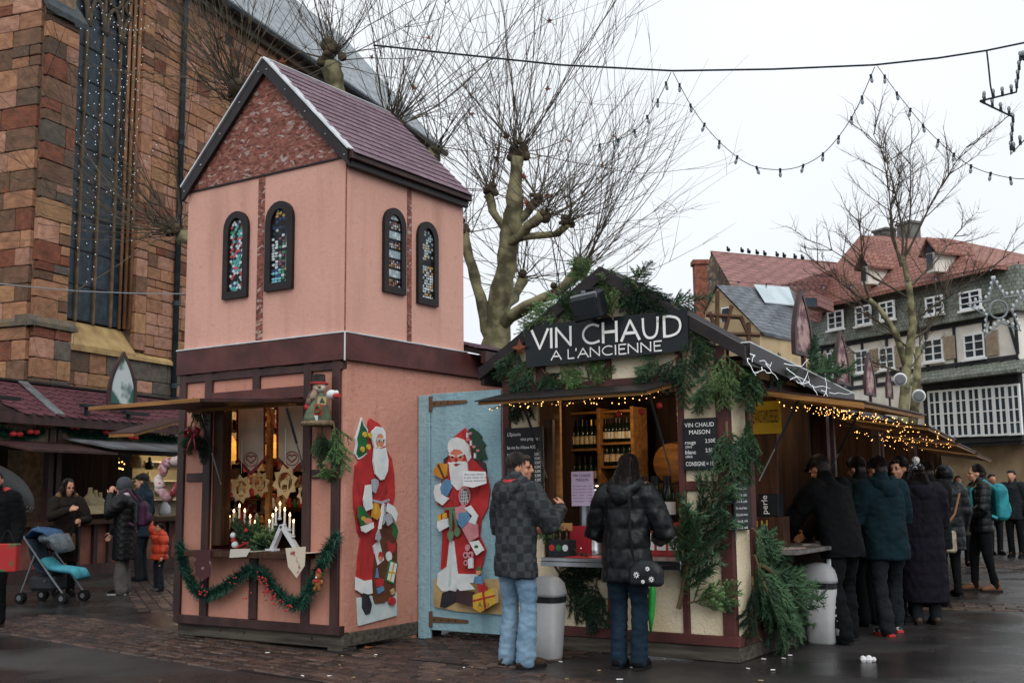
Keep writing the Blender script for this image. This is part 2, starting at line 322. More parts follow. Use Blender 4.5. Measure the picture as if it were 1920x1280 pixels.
def paved(name, polys, ang, bw=.21, bl=.21, cap=120):
    """brick pavers laid in running bond inside ground polygons; the nearest are single pieces"""
    base = tag(B().quad(*[(*p, .003) for p in polys]).build(name, mt('mortar_bed', '#1e1a18', None, rough=.6)), kind='structure')
    ca, sa = math.cos(ang), math.sin(ang); P = [(p[0]*ca+p[1]*sa, -p[0]*sa+p[1]*ca) for p in polys]
    def inside(u, v):
        r_ = False
        for i in range(len(P)):
            (x1, y1), (x2, y2) = P[i], P[i-1]
            if (y1 > v) != (y2 > v) and u < (x2-x1)*(v-y1)/(y2-y1)+x1: r_ = not r_
        return r_
    us, vs = [p[0] for p in P], [p[1] for p in P]; cells = []
    j = 0; v = min(vs)+bw/2
    while v < max(vs):
        u = min(us)+(bl/2 if j % 2 else 0)
        while u < max(us):
            if inside(u, v): 
                px = pj((u*ca-v*sa, u*sa+v*ca, 0))
                if -60 < px[0] < 1980 and px[1] < 1330: cells.append((px[2], u, v))
            u += bl
        v += bw; j += 1
    cells.sort(); ms = []
    for i in range(4):
        b = B(); b.obox((0, 0, -.02), (bl*.47, 0, 0), (0, bw*.46, 0), (0, 0, .032), .012); me = b.mesh('paver', PAV[i]); ms.append(me)
    rest = B()
    for i, (d_, u, v) in enumerate(cells):
        c = V((u*ca-v*sa, u*sa+v*ca, rnd.uniform(-.006, .005))); tx, ty = rnd.uniform(-.05, .05), rnd.uniform(-.05, .05)
        if i < cap:
            M = Matrix.Translation(c) @ Matrix.Rotation(ang+rnd.uniform(-.04, .04), 4, 'Z') @ Matrix.Rotation(tx, 4, 'X') @ Matrix.Rotation(ty, 4, 'Y')
            put(ms[rnd.randrange(4)], 'paver', base, M)
        else:
            rest.k = rnd.randrange(4); rest.obox(c+V((0, 0, -.02)), V((ca, sa, ty))*bl*.47, V((-sa, ca, tx))*bw*.46, (0, 0, .032), .012)
    if rest.v: tag(rest.build('far_pavers', PAV, base), kind='stuff')
paved('paving_strip', [(-12.6, 7.3), (-12.2, 8.55), (-7.2, 7.75), (-3.9, 7.55), (-3.9, 6.3), (-7.2, 6.6), (-9.0, 6.85)], R(-8), .13, .22, 150)
paved('paving_apron', [(-6.95, 7.80), (-5.0, 7.68), (-5.0, 9.6), (-6.95, 9.6)], R(2), .12, .22, 110)
paved('paving_band', [(-16, 12.4), (-15.4, 13.2), (-11.2, 9.95), (-11.6, 9.2)], R(-35), .15, .24, 60)
paved('paving_gutter', [(-4.0, 14.2), (-3.2, 13.9), (-.4, 14.7), (-.4, 15.5), (-3.6, 14.9)], R(14), .2, .3, 80)
paved('paving_row', [(-4.6, 21.4), (.5, 22.2), (.5, 23.4), (-4.6, 22.6)], R(8), .25, .35, 40)

# ================================================================ pink tower stall
YT, XT, XL = 7.81, -7.0, -9.24
tw = thing('chapel_stall', 'tall salmon pink chapel-shaped market stall with steep shingled gable roof', 'market stall', (-8.12, 8.8, 0))
def vb(root, name, m, Y, xl, xr, yref, yt, yb, proud=.03, back=.04):
    x0, x1 = onY(xl, yref, Y).x, onY(xr, yref, Y).x; c = (xl+xr)/2
    return bx(root, name, m, x0, x1, Y-proud, Y+back, onY(c, yb, Y).z, onY(c, yt, Y).z)
# upper storey walls
b = B(); b.box(XL, XT, YT, YT+.04, 2.9, 4.7); b.prism([(XL, YT+.0, 4.701), (XT, YT, 4.701), (-8.09, YT, 5.8)], (0, .04, 0))
b2 = B(); b2.box(XL, XT-.0, YT, YT+.04, 2.9, 4.66); b2.build('front_wall', PINK, tw)
b2 = B(); b2.prism([(XL-.02, YT-.012, 4.655), (XT+.02, YT-.012, 4.655), (-8.09, YT-.012, 5.84)], (0, .05, 0)); b2.build('gable', OSBG, tw)
bx(tw, 'gable_edge', DARKM, XL, XT+.01, YT-.018, YT-.002, 4.635, 4.654, .002)
bx(tw, 'side_wall', PINK, XT-.04, XT, YT+.04, 9.74, 2.9, 4.68)
bx(tw, 'far_side_wall', PINK, XL, XL+.04, YT+.04, 9.74, 2.9, 4.68)
bx(tw, 'rear_wall', PINK, XL+.04, XT-.04, 9.66, 9.70, 2.9, 4.6)
vb(tw, 'seam_strip', OSBG, YT, 483, 495, 480, 322, 637, .008, 0)
p, q = onX(763, 480, XT), onX(771, 480, XT)
bx(tw, 'seam_strip', OSBG, XT, XT+.008, p.y, q.y, 2.92, 4.62, .002)
bx(tw, 'corner_edge', mt('scuffed_corner', '#9a5c4a', '#6d4238', 30, .8), XT-.003, XT+.004, YT-.004, YT+.012, 2.95, 4.63, .002)
# brown band + white flashing
bx(tw, 'band', BROWN2, XL-.06, XT+.05, YT-.05, YT+.03, 2.67, 2.925)
bx(tw, 'band', BROWN2, XT-.03, XT+.05, YT+.032, 11.2, 2.67, 2.925)
bx(tw, 'flashing', WHITEM, XL-.065, XT+.056, YT-.056, YT+.0, 2.926, 2.94, .002)
bx(tw, 'flashing', WHITEM, XT-.0, XT+.056, YT+.002, 9.74, 2.926, 2.94, .002)
bx(tw, 'corner_flashing', WHITEM, XT+.045, XT+.058, YT-.058, YT-.045, 2.66, 2.926, .002)
# roof
RX, RZ, EZ, EXr, EXl = -8.09, 5.85, 4.68, -6.93, -9.27
ry0, ry1 = YT-.02, 9.74
for sgn, ex in ((1, EXr), (-1, EXl)):
    b = B(); b.prism([(RX, ry0, RZ), (ex, ry0, EZ), (ex-.0, ry0, EZ-.05), (RX, ry0, RZ-.055)], (0, ry1-ry0, 0)); b.build('roof_deck', DARKM, tw)
    dv = V((ex-RX, 0, EZ-RZ)).normalized(); nv = V((dv.z*-sgn, 0, dv.x*sgn)); nv = nv if nv.z > 0 else -nv
    b = B(); a0 = V((RX, ry0-.012, RZ+.015)); e0 = V((ex, ry0-.012, EZ+.0))
    b.prism([a0, e0, e0-V((0, 0, .135)), a0-V((0, 0, .155))], (0, -.035, 0)); b.build('barge_board', DARKM, tw)
    b = B(); b.obox((a0+e0)/2+V((0, .0, 0))+nv*.02, dv*((e0-a0).length/2), (0, .05, 0), nv*.008); b.build('verge_trim', WHITEM, tw)
    for tt in (.05, .28, .52, .76, .97):
        b = B(); b.lathe(a0.lerp(e0, tt)+V((0, -.036, -.07)), [(.011, 0), (.007, .008)], 6, (0, -1, 0)); b.build('bolt', STEEL, tw)
b = B(); b.obox(((RX+.0), (ry0+ry1)/2, RZ+.028), (.05, 0, -.03), (0, (ry1-ry0)/2, 0), (.006, 0, .008)); b.build('ridge_cap', WHITEM, tw)
bx(tw, 'fascia', DARKM, EXr-.05, EXr+.0, ry0+.02, ry1, EZ-.14, EZ-.055)
bx(tw, 'gutter', BROWN, EXr-.0, EXr+.045, ry0-.02, ry1+.01, EZ-.075, EZ+.0)
dv = V((EXr-RX, 0, EZ-RZ)); SL = dv.length; dv.normalize(); nv = V((-dv.z, 0, dv.x))
if nv.z < 0: nv = -nv
def shingles(root, org, al, dn, nv, W, H, cw, chh, m, scallop=False, ov=1.25, name='shingle', cap=300):
    al, dn, nv = V(al).normalized(), V(dn).normalized(), V(nv).normalized(); b = B(); hw, hh = cw*.485, chh*ov
    if scallop: pts = [(-hw, 0), (hw, 0), (hw, hh*.62), (hw*.45, hh), (-hw*.45, hh), (-hw, hh*.62)]
    else: pts = [(-hw, 0), (hw, 0), (hw, hh), (-hw, hh)]
    b.prism([(x, y, .004+.012*y/hh) for x, y in pts], (0, 0, .007)); me = b.mesh(name, m)
    nr, nc = int(H/chh+.5), int(W/cw+.5); k = 0; rest = []
    for r_ in range(nr):
        for c in range(nc+(r_ % 2)):
            u = (c+.5-(.5 if r_ % 2 else 0))*cw; u = min(max(u, cw*.3), W-cw*.3)
            M = frame_m(V(org)+al*u+dn*(r_*chh)+nv*(rnd.uniform(0, .002)), al, dn, nv) @ Matrix.Rotation(rnd.uniform(-.012, .012), 4, 'Z')
            if k < cap: put(me, name, root, M)
            k += 1
shingles(tw, (RX+.03, ry0+.03, RZ-.02+.012), (0, 1, 0), dv, nv, ry1-ry0-.05, SL-.04, .175, .118, SHING)
# lower rear house roof behind the tower
b = B(); b.prism([(-8.6, 9.76, 3.42), (-6.72, 9.76, 2.93), (-6.72, 9.76, 2.88), (-8.6, 9.76, 3.36)], (0, 1.6, 0)); b.build('rear_roof', DARKM, tw)
dr = V((1.88, 0, -.49)).normalized()
shingles(tw, (-7.9, 9.77, 3.245), (0, 1, 0), dr, (.25, 0, .97), 1.58, 1.2, .175, .118, SHING)
bx(tw, 'rear_eave', BROWN, -6.78, -6.71, 9.74, 11.36, 2.80, 2.93)
# lower storey: side wall, floor, ceiling, interior shell
bx(tw, 'side_wall', PINKS, XT-.03, XT, YT+.02, 11.2, .16, 2.67)
bx(tw, 'far_side_wall', PINKD, XL, XL+.03, YT+.04, 11.2, .16, 2.67)
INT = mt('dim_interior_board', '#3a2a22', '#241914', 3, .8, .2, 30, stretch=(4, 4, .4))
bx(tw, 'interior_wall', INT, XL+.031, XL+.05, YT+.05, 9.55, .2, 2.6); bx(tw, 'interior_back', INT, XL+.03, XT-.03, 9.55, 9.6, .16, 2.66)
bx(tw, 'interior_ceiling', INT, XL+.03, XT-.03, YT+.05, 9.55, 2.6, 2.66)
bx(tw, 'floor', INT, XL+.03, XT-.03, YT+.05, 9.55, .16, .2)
# timber frame on the front
for a in ((341, 353, 700, 690, 1165), (388, 401, 720, 690, 1165), (573, 587, 700, 678, 1175), (626, 641, 700, 674, 1182)):
    vb(tw, 'post', BROWN, YT, *a)
zt0, zt1 = 2.585, 2.66
bx(tw, 'top_rail', BROWN, XL, XT, YT-.027, YT+.04, zt0, zt1)
def hb(name, xl, xr, yl, yb, m=BROWN, proud=.026, yr=None):
    p0, p1 = onY(xl, yl, YT), onY(xl, yb, YT); x1 = onY(xr, yl, YT).x
    return bx(tw, name, m, p0.x, x1, YT-proud, YT+.04, p1.z, p0.z)
zl = onY(401, 737, YT).z; zlb = onY(401, 758, YT).z
bx(tw, 'lintel', BROWN2, onY(401, 740, YT).x, onY(573, 740, YT).x, YT-.034, YT+.04, zlb, zl)
vb(tw, 'stud', BROWN, YT, 477, 490, 710, 684, 733)
hb('rail', 353, 388, 887, 903); hb('rail', 587, 627, 880, 897)
hb('bottom_rail', 334, 641, 1150, 1166, proud=.036)
vb(tw, 'stud', BROWN, YT, 470, 484, 1100, 1045, 1160)
zs = onY(470, 1032, YT).z
x_l, x_r = onY(401, 740, YT).x, onY(573, 740, YT).x
for (x0, x1, z0, z1) in ((XL, x_l, .2, zt0), (x_r, XT, .2, zt0), (x_l, x_r, .2, zs-.02), (x_l, x_r, zl-.01, zt0)):
    bx(tw, 'panel', PINKD, x0+.002, x1-.002, YT+.0, YT+.022, z0, z1)
vb(tw, 'jamb', DWOOD, YT+.03, 402, 419, 900, 765, 1022, .02, .1)
bx(tw, 'sill', DWOOD, onY(362, 1028, YT-.1).x, onY(577, 1028, YT-.1).x, YT-.22, YT+.5, zs-.055, zs)
b = B(); b.obox((-8.12, YT+.06, .1), (1.12, 0, 0), (0, .04, 0), (0, 0, .075), .006); b.build('base_board', GREYWOOD, tw)
b = B(); b.obox((XT-.03, 9.3, .1), (.04, 0, 0), (0, 1.4, 0), (0, 0, .06), .006); b.build('base_board', GREYWOOD, tw)
for (x, y) in ((XT-.1, YT+.08), (XL+.15, YT+.1), (XT-.1, 9.2)):
    bx(tw, 'foot_block', GREYWOOD, x-.09, x+.09, y-.06, y+.14, 0, .035, .004)
for px in (413, 458, 585): 
    p = onY(px, 1180, YT+.02); b = B(); b.lathe((p.x, YT+.019, .1), [(.016, 0), (.01, .004)], 8, (0, -1, 0)); b.build('knot', DWOOD, tw)
# folding flap held by two struts
fl = thing('folding_flap', 'long thin folding shutter flap propped open above the candle display', 'shutter', (-8.2, 7.2, 2.27))
b = B(); b.prism([(-8.98, 7.80, 2.30), (-8.98, 6.5, 2.222), (-8.98, 6.5, 2.252), (-8.98, 7.80, 2.33)], (1.51, 0, 0)); b.build('panel', [BROWN], fl)
bx(fl, 'edge_strip', YWOOD, -8.98, -7.47, 6.484, 6.499, 2.218, 2.254, .002)
bx(fl, 'underside_batten', YWOOD, -8.95, -7.5, 7.60, 7.70, 2.262, 2.292, .003)
for a, c in (((376, 776), (414, 907)), ((538, 765), (571, 884))):
    e = onY(*c, YT-.03); s = V((e.x, 7.42, 2.27)); s = onX(a[0], a[1], e.x+.0)
    b = B(); b.tube([s, s.lerp(e, .55)], .012, 8); b.build('gas_strut', BLACK, fl); b = B(); b.tube([s.lerp(e, .55), e], .007, 8); b.build('strut_rod', STEEL, fl)

# ================================================================ blue gate
gt = thing('blue_gate', 'pale blue painted board gate between the pink stall and the mulled wine stall', 'gate', (-6.48, 8.94, 0))
gz = 2.41
bx(gt, 'hinge_post', BLUE, -6.985, -6.835, 8.915, 8.955, .0, gz-.005, .006)
bx(gt, 'door', BLUE, -6.828, -5.975, 8.92, 8.95, .09, gz+.005, .006)
for (y, w) in ((757, 70), (1160, 72)):
    p, q = onY(803, y, 8.9), onY(803+w, y-3, 8.9); r_ = B(); r_.prism([(p.x+.05, 8.917, p.z-.028), (q.x, 8.917, p.z-.016), (q.x+.012, 8.917, p.z), (q.x, 8.917, p.z+.016), (p.x+.05, 8.917, p.z+.028)], (0, -.008, 0)); h_ = r_.build('strap_hinge', mt('rusty_hinge', '#5d554b', '#7a5232', 30, .6, metal=.4), gt)
    bx(h_, 'hinge_plate', MATS['rusty_hinge'], p.x, p.x+.045, 8.905, 8.914, p.z-.075, p.z+.075, .002)
    for i in range(4):
        b = B(); b.lathe((p.x+.07+i*.085, 8.909, p.z), [(.009, 0), (.005, .006)], 6, (0, -1, 0)); b.build('bolt', DARKM, h_)

# ================================================================ mulled wine stall
YS, SXL, SXR = 8.94, -5.95, -3.64
st = thing('wine_stall', 'cream and brown timber-framed mulled wine stall with gabled front and fir branches', 'market stall', (-4.8, 10.2, 0))
ZV = V((0, 0, 1)); ap = V((-4.81, YS, 3.47)); 
def roofline(x): return 3.47-.62*abs(x-ap.x)
def gz_(x): return roofline(x)-.1
# gable infill in panels between studs
studs = [(SXL, onY(957, 700, YS).x), (onY(1007, 690, YS).x, onY(1023, 690, YS).x), (onY(1131, 690, YS).x, onY(1147, 690, YS).x), (onY(1269, 690, YS).x, onY(1280, 690, YS).x), (onY(1341, 690, YS).x, SXR)]
LZ0, LZ1 = onY(1140, 731, YS).z-.01, onY(1140, 718, YS).z+.03
for i in range(4):
    x0, x1 = studs[i][1], studs[i+1][0]; pts = [(x0, YS, 2.0 if i in (0, 3) else LZ1), (x1, YS, 2.0 if i in (0, 3) else LZ1), (x1, YS, gz_(x1))]
    if x0 < ap.x < x1: pts.append((ap.x, YS, gz_(ap.x)))
    pts.append((x0, YS, gz_(x0))); b = B(); b.prism(pts, (0, .03, 0)); b.build('gable_panel', CREAM, st)
for i, (x0, x1) in enumerate(studs):
    top = gz_((x0+x1)/2)-.02; z0 = .2 if i in (0, 3, 4) else LZ1; bx(st, 'post' if i in (0, 3, 4) else 'stud', BROWN2, x0, x1, YS-.03, YS+.05, z0, top)
bx(st, 'lintel', BROWN2, studs[0][1], studs[3][0], YS-.045, YS+.05, LZ0, LZ1)
bx(st, 'tie_beam', BROWN2, studs[3][1], studs[4][0], YS-.025, YS+.05, 1.42, 1.5)
# lower front
cz = .84
for x0, x1 in ((studs[0][1], onY(1141, 1100, YS).x), (onY(1155, 1100, YS).x, studs[3][0]), (studs[3][1], studs[4][0])):
    bx(st, 'panel', CREAM, x0, x1, YS+.0, YS+.03, .2, cz-.06 if x1 < studs[3][1] else 1.42)
bx(st, 'panel', CREAM, studs[3][1], studs[4][0], YS, YS+.03, 1.5, 1.999)
bx(st, 'panel', CREAM, studs[0][1], onY(1019, 900, YS).x, YS, YS+.03, cz-.06, 1.999); bx(st, 'inner_jamb', DWOOD, onY(1019, 900, YS).x+.002, onY(1036, 900, YS).x, YS+.01, YS+.06, cz, 2.1)
bx(st, 'stud', BROWN2, onY(1141, 1100, YS).x, onY(1155, 1100, YS).x, YS-.025, YS+.04, .2, cz-.05)
bx(st, 'bottom_rail', BROWN2, SXL, SXR+.03, YS-.04, YS+.06, .13, .215)
bx(st, 'base_board', GREYWOOD, SXL, SXR+.02, YS-.02, YS+.06, .005, .128)
ct = bx(st, 'counter', STEEL, onY(1016, 1040, YS-.28).x, studs[3][0]+.12, YS-.3, YS+.35, cz-.035, cz, .006)
bx(st, 'counter_front', STEEL, onY(1016, 1040, YS-.28).x, studs[3][0]+.12, YS-.304, YS-.296, cz-.075, cz-.037, .002)
# side
SYE = 11.6
bx(st, 'side_panel', CREAM, SXR-.03, SXR, YS+.05, 9.30, .2, 2.35); bx(st, 'side_post', BROWN2, SXR-.05, SXR+.025, 9.30, 9.42, .13, 2.4)
bx(st, 'side_beam', BROWN2, SXR-.05, SXR+.03, YS-.03, SYE, 2.3, 2.42)
bx(st, 'side_rail', BROWN2, SXR-.05, SXR+.032, YS+.062, SYE, .13, .215); bx(st, 'side_base', GREYWOOD, SXR-.05, SXR+.022, YS+.062, SYE, .005, .128)
bx(st, 'side_lower_wall', INT, SXR-.04, SXR-.005, 9.42, SYE, .2, .84); bx(st, 'side_post', BROWN2, SXR-.05, SXR+.025, SYE-.1, SYE, .215, 2.3)
bx(st, 'corner_strip', STEEL, SXR+.026, SXR+.034, YS-.03, YS-.02, 1.0, 1.75, .001)
bx(st, 'side_counter', mt('worn_counter_top', '#6d6a66', '#4d4a47', 8, .4), SXR-.3, SXR+.36, 9.45, SYE-.1, .86, .895)
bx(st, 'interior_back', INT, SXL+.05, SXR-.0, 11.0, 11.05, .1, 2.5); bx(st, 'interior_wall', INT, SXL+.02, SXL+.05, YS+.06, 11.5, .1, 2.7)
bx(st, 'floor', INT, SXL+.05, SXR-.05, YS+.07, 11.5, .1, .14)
bx(st, 'partition', DWOOD, -3.95, SXR-.06, 10.22, 10.26, .9, 2.3)
# roof
for sg in (-1, 1):
    ex = ap.x+sg*1.37; ez = roofline(ex); y0, y1 = YS-.07, YS+.42
    b = B(); b.prism([(ap.x, y0, 3.47), (ex, y0, ez), (ex, y0, ez-.05), (ap.x, y0, 3.415)], (0, y1-y0, 0)); b.build('roof_slab', mt('dark_roof_felt', '#2d2a2b', '#232022', 9, .8), st)
    b = B(); b.prism([(ap.x, y0-.002, 3.475), (ex, y0-.002, ez+.005), (ex, y0-.002, ez-.11), (ap.x, y0-.002, 3.345)], (0, -.03, 0)); b.build('barge_board', DARKM, st)
    bx(st, 'eave_board', DARKM, min(ex, ex-.04*sg), max(ex, ex-.04*sg), y0+.002, y1, ez-.16, ez-.052)
ea, eb = V((-3.42, YS-.03, 2.655)), V((-3.42, SYE+.3, 2.42))
b = B(); b.prism([ea, eb, eb-ZV*.15, ea-ZV*.15], (-.05, 0, 0)); b.build('side_eave', DARKM, st)
b = B(); b.prism([ea+ZV*.004, eb+ZV*.004, eb+ZV*.016, ea+ZV*.016], (-.08, 0, 0)); b.build('gutter_trim', WHITEM, st)
b = B(); b.prism([ea+V((-.05, .4, -.05)), eb+V((-.05, 0, -.03)), eb+V((-2.5, 0, -.03)), ea+V((-2.5, .4, -.05))], (0, 0, -.04)); b.build('low_roof', INT, st)
bx(st, 'interior_ceiling', INT, SXL+.05, SXR-.06, YS+.06, YS+.45, LZ0+.0, LZ0+.03)
# folding flaps
f2 = thing('folding_flap', 'folding shutter flap hung with fairy lights over the mulled wine counter', 'shutter', (-5.0, 8.6, 2.25))
fx0, fx1, fy, fz0, fz1 = -5.83, studs[3][0], 8.33, 2.215, LZ0+.0
b = B(); b.prism([(fx0, YS-.05, fz1), (fx0, fy, fz0), (fx0, fy, fz0+.03), (fx0, YS-.05, fz1+.03)], (fx1-fx0, 0, 0)); b.build('panel', YWOOD, f2)
b = B(); b.prism([(fx0-.02, YS-.05, fz1+.032), (fx0-.02, fy-.03, fz0+.03), (fx0-.02, fy-.03, fz0+.042), (fx0-.02, YS-.05, fz1+.045)], (fx1-fx0+.04, 0, 0)); b.build('cover_sheet', DARKM, f2)
p = V((onY(1020, 757, 8.6).x, 8.6, 2.30)); b = B(); b.tube([p, p+V((0, 0, .035)), p+V((.02, 0, .05)), p+V((.1, 0, .05)), p+V((.12, 0, .035)), p+V((.12, 0, 0))], .008, 6); b.build('handle', BLACK, f2)
for x in (onY(1030, 900, YS).x, studs[3][0]-.06):
    s, e = V((x, 8.5, 2.23)), V((x, YS-.04, 1.55)); b = B(); b.tube([s, s.lerp(e, .6)], .012, 8); b.build('gas_strut', BLACK, f2); b = B(); b.tube([s.lerp(e, .6), e], .007, 8); b.build('strut_rod', STEEL, f2)
f3 = thing('folding_flap', 'wide folding shutter flap over the queue along the stall side', 'shutter', (-3.1, 10.4, 2.2))
b = B(); b.prism([(SXR+.03, 9.38, 2.27), (-2.62, 9.38, 2.10), (-2.62, 9.38, 2.135), (SXR+.03, 9.38, 2.305)], (0, 2.1, 0)); b.build('panel', YWOOD, f3)
b = B(); b.prism([(SXR+.03, 9.36, 2.307), (-2.6, 9.36, 2.137), (-2.6, 9.36, 2.15), (SXR+.03, 9.36, 2.32)], (0, 2.14, 0)); b.build('cover_sheet', BROWN, f3)
b = B(); b.prism([(SXR+.06, 9.379, 2.262), (-2.62, 9.379, 2.085), (-2.62, 9.379, 2.134), (SXR+.06, 9.379, 2.30)], (0, -.016, 0)); b.build('edge_strip', YWOOD, f3)
for y in (9.5, 11.35):
    s, e = V((SXR+.42, y, 2.2)), V((SXR+.03, y, 1.5)); b = B(); b.tube([s, s.lerp(e, .6)], .012, 8); b.build('gas_strut', BLACK, f3); b = B(); b.tube([s.lerp(e, .6), e], .007, 8); b.build('strut_rod', STEEL, f3)
# ================================================================ church
TH = R(12.7); DV = V((-math.sin(TH), math.cos(TH), 0)); NV = V((DV.y, -DV.x, 0)); ZV = V((0, 0, 1))
CF = -14.64; CW = CF-3.2; CB = CW+1.5
STM = [mt('stone_%s' % n, a, b, 1.6, .92, 1.0, 7, rv=.16, lo=.3, hi=.72) for n, a, b in (('tan', '#a87c5f', '#7e5a45'), ('red', '#84513f', '#5a382c'), ('grey', '#655d54', '#48433e'), ('pink', '#b08672', '#86614f'), ('ochre', '#a8825f', '#7e5c45'), ('brown', '#7a5c4a', '#564235'), ('soot', '#4d433c', '#6a5444'))]
MORT = mt('lime_mortar', '#8a7560', '#67574a', 9, .95, .4, 40)
ch = thing('church', 'old sandstone church with tall leaded window, buttress and slate roof', 'church', NV*CW+DV*20)
def W(c, a, z): return NV*c+DV*a+ZV*z
def aN(x, y, c): return onN(x, y, NV, c).dot(DV)
stones = []
def lay(c, axis, nrm, org, u0, u1, z0, z1, hs, wr, wts, skip=None):
    z = z0; r_ = random.Random(int(z0*100+u0*10))
    while z < z1-.05:
        h = min(r_.choice(hs), z1-z); u = u0
        if z1-z-h < .12: h = z1-z
        while u < u1-.02:
            wd = r_.uniform(*wr); wd = u1-u if u1-u-wd < wr[0]*.6 else wd
            if h > .34 and wd < .5 and r_.random() < .3 : parts_ = ((0, .5), (.5, .5))
            else: parts_ = ((0, 1),)
            for f0, fh in parts_:
                c_ = org+axis*(u+wd/2)+ZV*(z+h*(f0+fh/2)); px = pj(c_)
                if -50 < px[0] < 1000 and px[1] < 760 and px[1] > -60 and not (skip and skip(px)):
                    stones.append((wd*h*fh/px[2]**2, c_+nrm*r_.uniform(-.012, .016), axis*(wd/2-.008), nrm*.07, ZV*(h*fh/2-.008), r_.choices(range(7), wts)[0]))
            u += wd
        z += h
# masonry core bodies
a_sill = aN(200, 640, CW); aj = aN(252, 300, CW); a_end = aN(815, 300, CW)
zt = onN(500, 62, NV, CW).z
core = B(); core.obox(W(CW-.3, (aj+.25+a_end)/2, zt/2), DV*((a_end-aj-.25)/2), NV*.26, ZV*(zt/2)); core.build('wall_core', MORT, ch)
zs0 = onN(200, 655, NV, CW).z; a_b1 = aN(135, 300, CB); a_b0 = aN(75, 300, CB)
core = B(); core.obox(W(CW-.3, (a_b0+aj)/2+.1, (zs0-.1)/2), DV*((aj-a_b0)/2+.15), NV*.26, ZV*((zs0-.1)/2)); core.build('wall_core', MORT, ch)
core = B(); core.obox(W((CW+CB)/2-.25, (a_b0+a_b1)/2, 7), DV*((a_b1-a_b0)/2-.03), NV*((CB-CW)/2+.2), ZV*7); core.build('buttress_core', MORT, ch)
hid = lambda p: 385 < p[0] < 850 and p[1] > 300+abs(p[0]-500)*.2
lay(CW, DV, NV, W(CW, 0, 0), aj+.55, a_end, zs0+.02, zt, (.2, .26, .3, .34), (.3, .65), (10, 1.6, .2, 9, 3, 2, .1), hid)
lay(CW, DV, NV, W(CW, 0, 0), aj+.13, aj+.55, zs0+.1, zt, (.4, .45, .5), (.42, .43), (8, 2, 0, 7, 6, 2, 0), hid)
lay(CW, DV, NV, W(CW+.02, 0, 0), a_b1-.3, a_end, 2.4, zs0-.16, (.3, .36, .42), (.4, .9), (3, 0, 9, 3, 2, 3, 1), hid)
zb = onN(95, 605, NV, CB).z
lay(CB, DV, NV, W(CB, 0, 0), a_b0, a_b1, zb, 11.2, (.36, .42, .46), (.4, .7), (3, 6, 1, 3, 1, 5, 3))
lay(CB, NV, -DV, W(CB-2.6, a_b0, 0), 0, 2.52, zb, 13, (.36, .42, .46), (.4, .85), (5, 4, .3, 6, .6, 7, .8))
lay(CB, DV, NV, W(CB+.12, 0, 0), a_b0-.12, a_b1+.0, 2.4, zb-.16, (.4, .46), (.45, .8), (2, 2, 5, 1, 3, 3, 3))
lay(CB, NV, -DV, W(CB-2.5, a_b0-.12, 0), 0, 2.55, 2.4, zb-.16, (.4, .46), (.5, .9), (3, 3, 4, 1, 4, 3, 2))
stones.sort(key=lambda s_: -s_[0]); ub = []
for i in range(7):
    b = B(); b.obox((0, 0, 0), (1, 0, 0), (0, 1, 0), (0, 0, 1), .09); ub.append(b.mesh('stone', STM[i]))
rest = B()
for i, (_, c, a, n_, z_, k_) in enumerate(stones):
    if i < 298: put(ub[k_], 'stone', ch, frame_m(c, a, n_, z_) @ Matrix.Rotation(rnd.uniform(-.012, .012), 4, 'Y'))
    else: rest.k = k_; rest.obox(c, a, n_, z_, .02)
if rest.v: tag(rest.build('small_stones', STM, ch), kind='stuff')
# ledges, sill, gutter
CAP = mt('weathered_ledge_stone', '#4f4d48', '#6a5c4a', 5, .85, .4, 25); SILL = mt('sandstone_sill', '#b59a6b', '#937750', 3, .85, .3, 20)
def ledge(c, a0, a1, z, pr, h, m, name):
    b = B(); b.prism([W(c-.3, a0, z-h*.5), W(c+pr, a0, z-h*.5), W(c+pr, a0, z-h*.1), W(c, a0, z+h*.5), W(c-.3, a0, z+h*.5)], DV*(a1-a0)); return b.build(name, m, ch)
ledge(CB+.1, a_b0-.25, a_b1+.12, zb-.04, .14, .22, CAP, 'buttress_ledge')
b = B(); b.prism([W(CB+.1, a_b0-.12, zb-.15), W(CB+.1, a_b0-.26, zb-.15), W(CB+.1, a_b0-.26, zb-.06), W(CB+.1, a_b0-.0, zb+.07)], NV*-2.6); b.build('buttress_ledge', CAP, ch)
zc = onN(120, 30, NV, CB).z
b = B(); b.prism([W(CB+.14, a_b0-.12, zc-.12), W(CB+.14, a_b0-.12, zc+.0), W(CB-1.6, a_b0-.12, zc+2.6), W(CB-1.6, a_b0-.12, zc+2.4)], DV*(a_b1-a_b0+.28)); b.build('buttress_cap', mt('slate_cap', '#3d4548', '#2c3235', 6, .55), ch)
zw0 = onN(200, 614, NV, CW-.3).z
b = B(); b.prism([W(CW-.35, a_b1-.3, zs0-.16), W(CW+.16, a_b1-.3, zs0-.16), W(CW+.16, a_b1-.3, zs0-.02), W(CW-.33, a_b1-.3, zw0)], DV*(aj-a_b1+.42)); b.build('window_sill', SILL, ch)
ledge(CW+.0, aj+.11, aN(345, 675, CW), zs0-.06, .16, .2, SILL, 'string_course')
for i, (da, dc) in enumerate(((0, -.28), (.055, -.17), (.11, -.06))):
    b = B(); b.tube([W(CW+dc, aj+da, zw0+.02), W(CW+dc, aj+da, zt)], .045, 8); b.build('jamb_moulding', STM[0 if i != 1 else 4], ch, True)
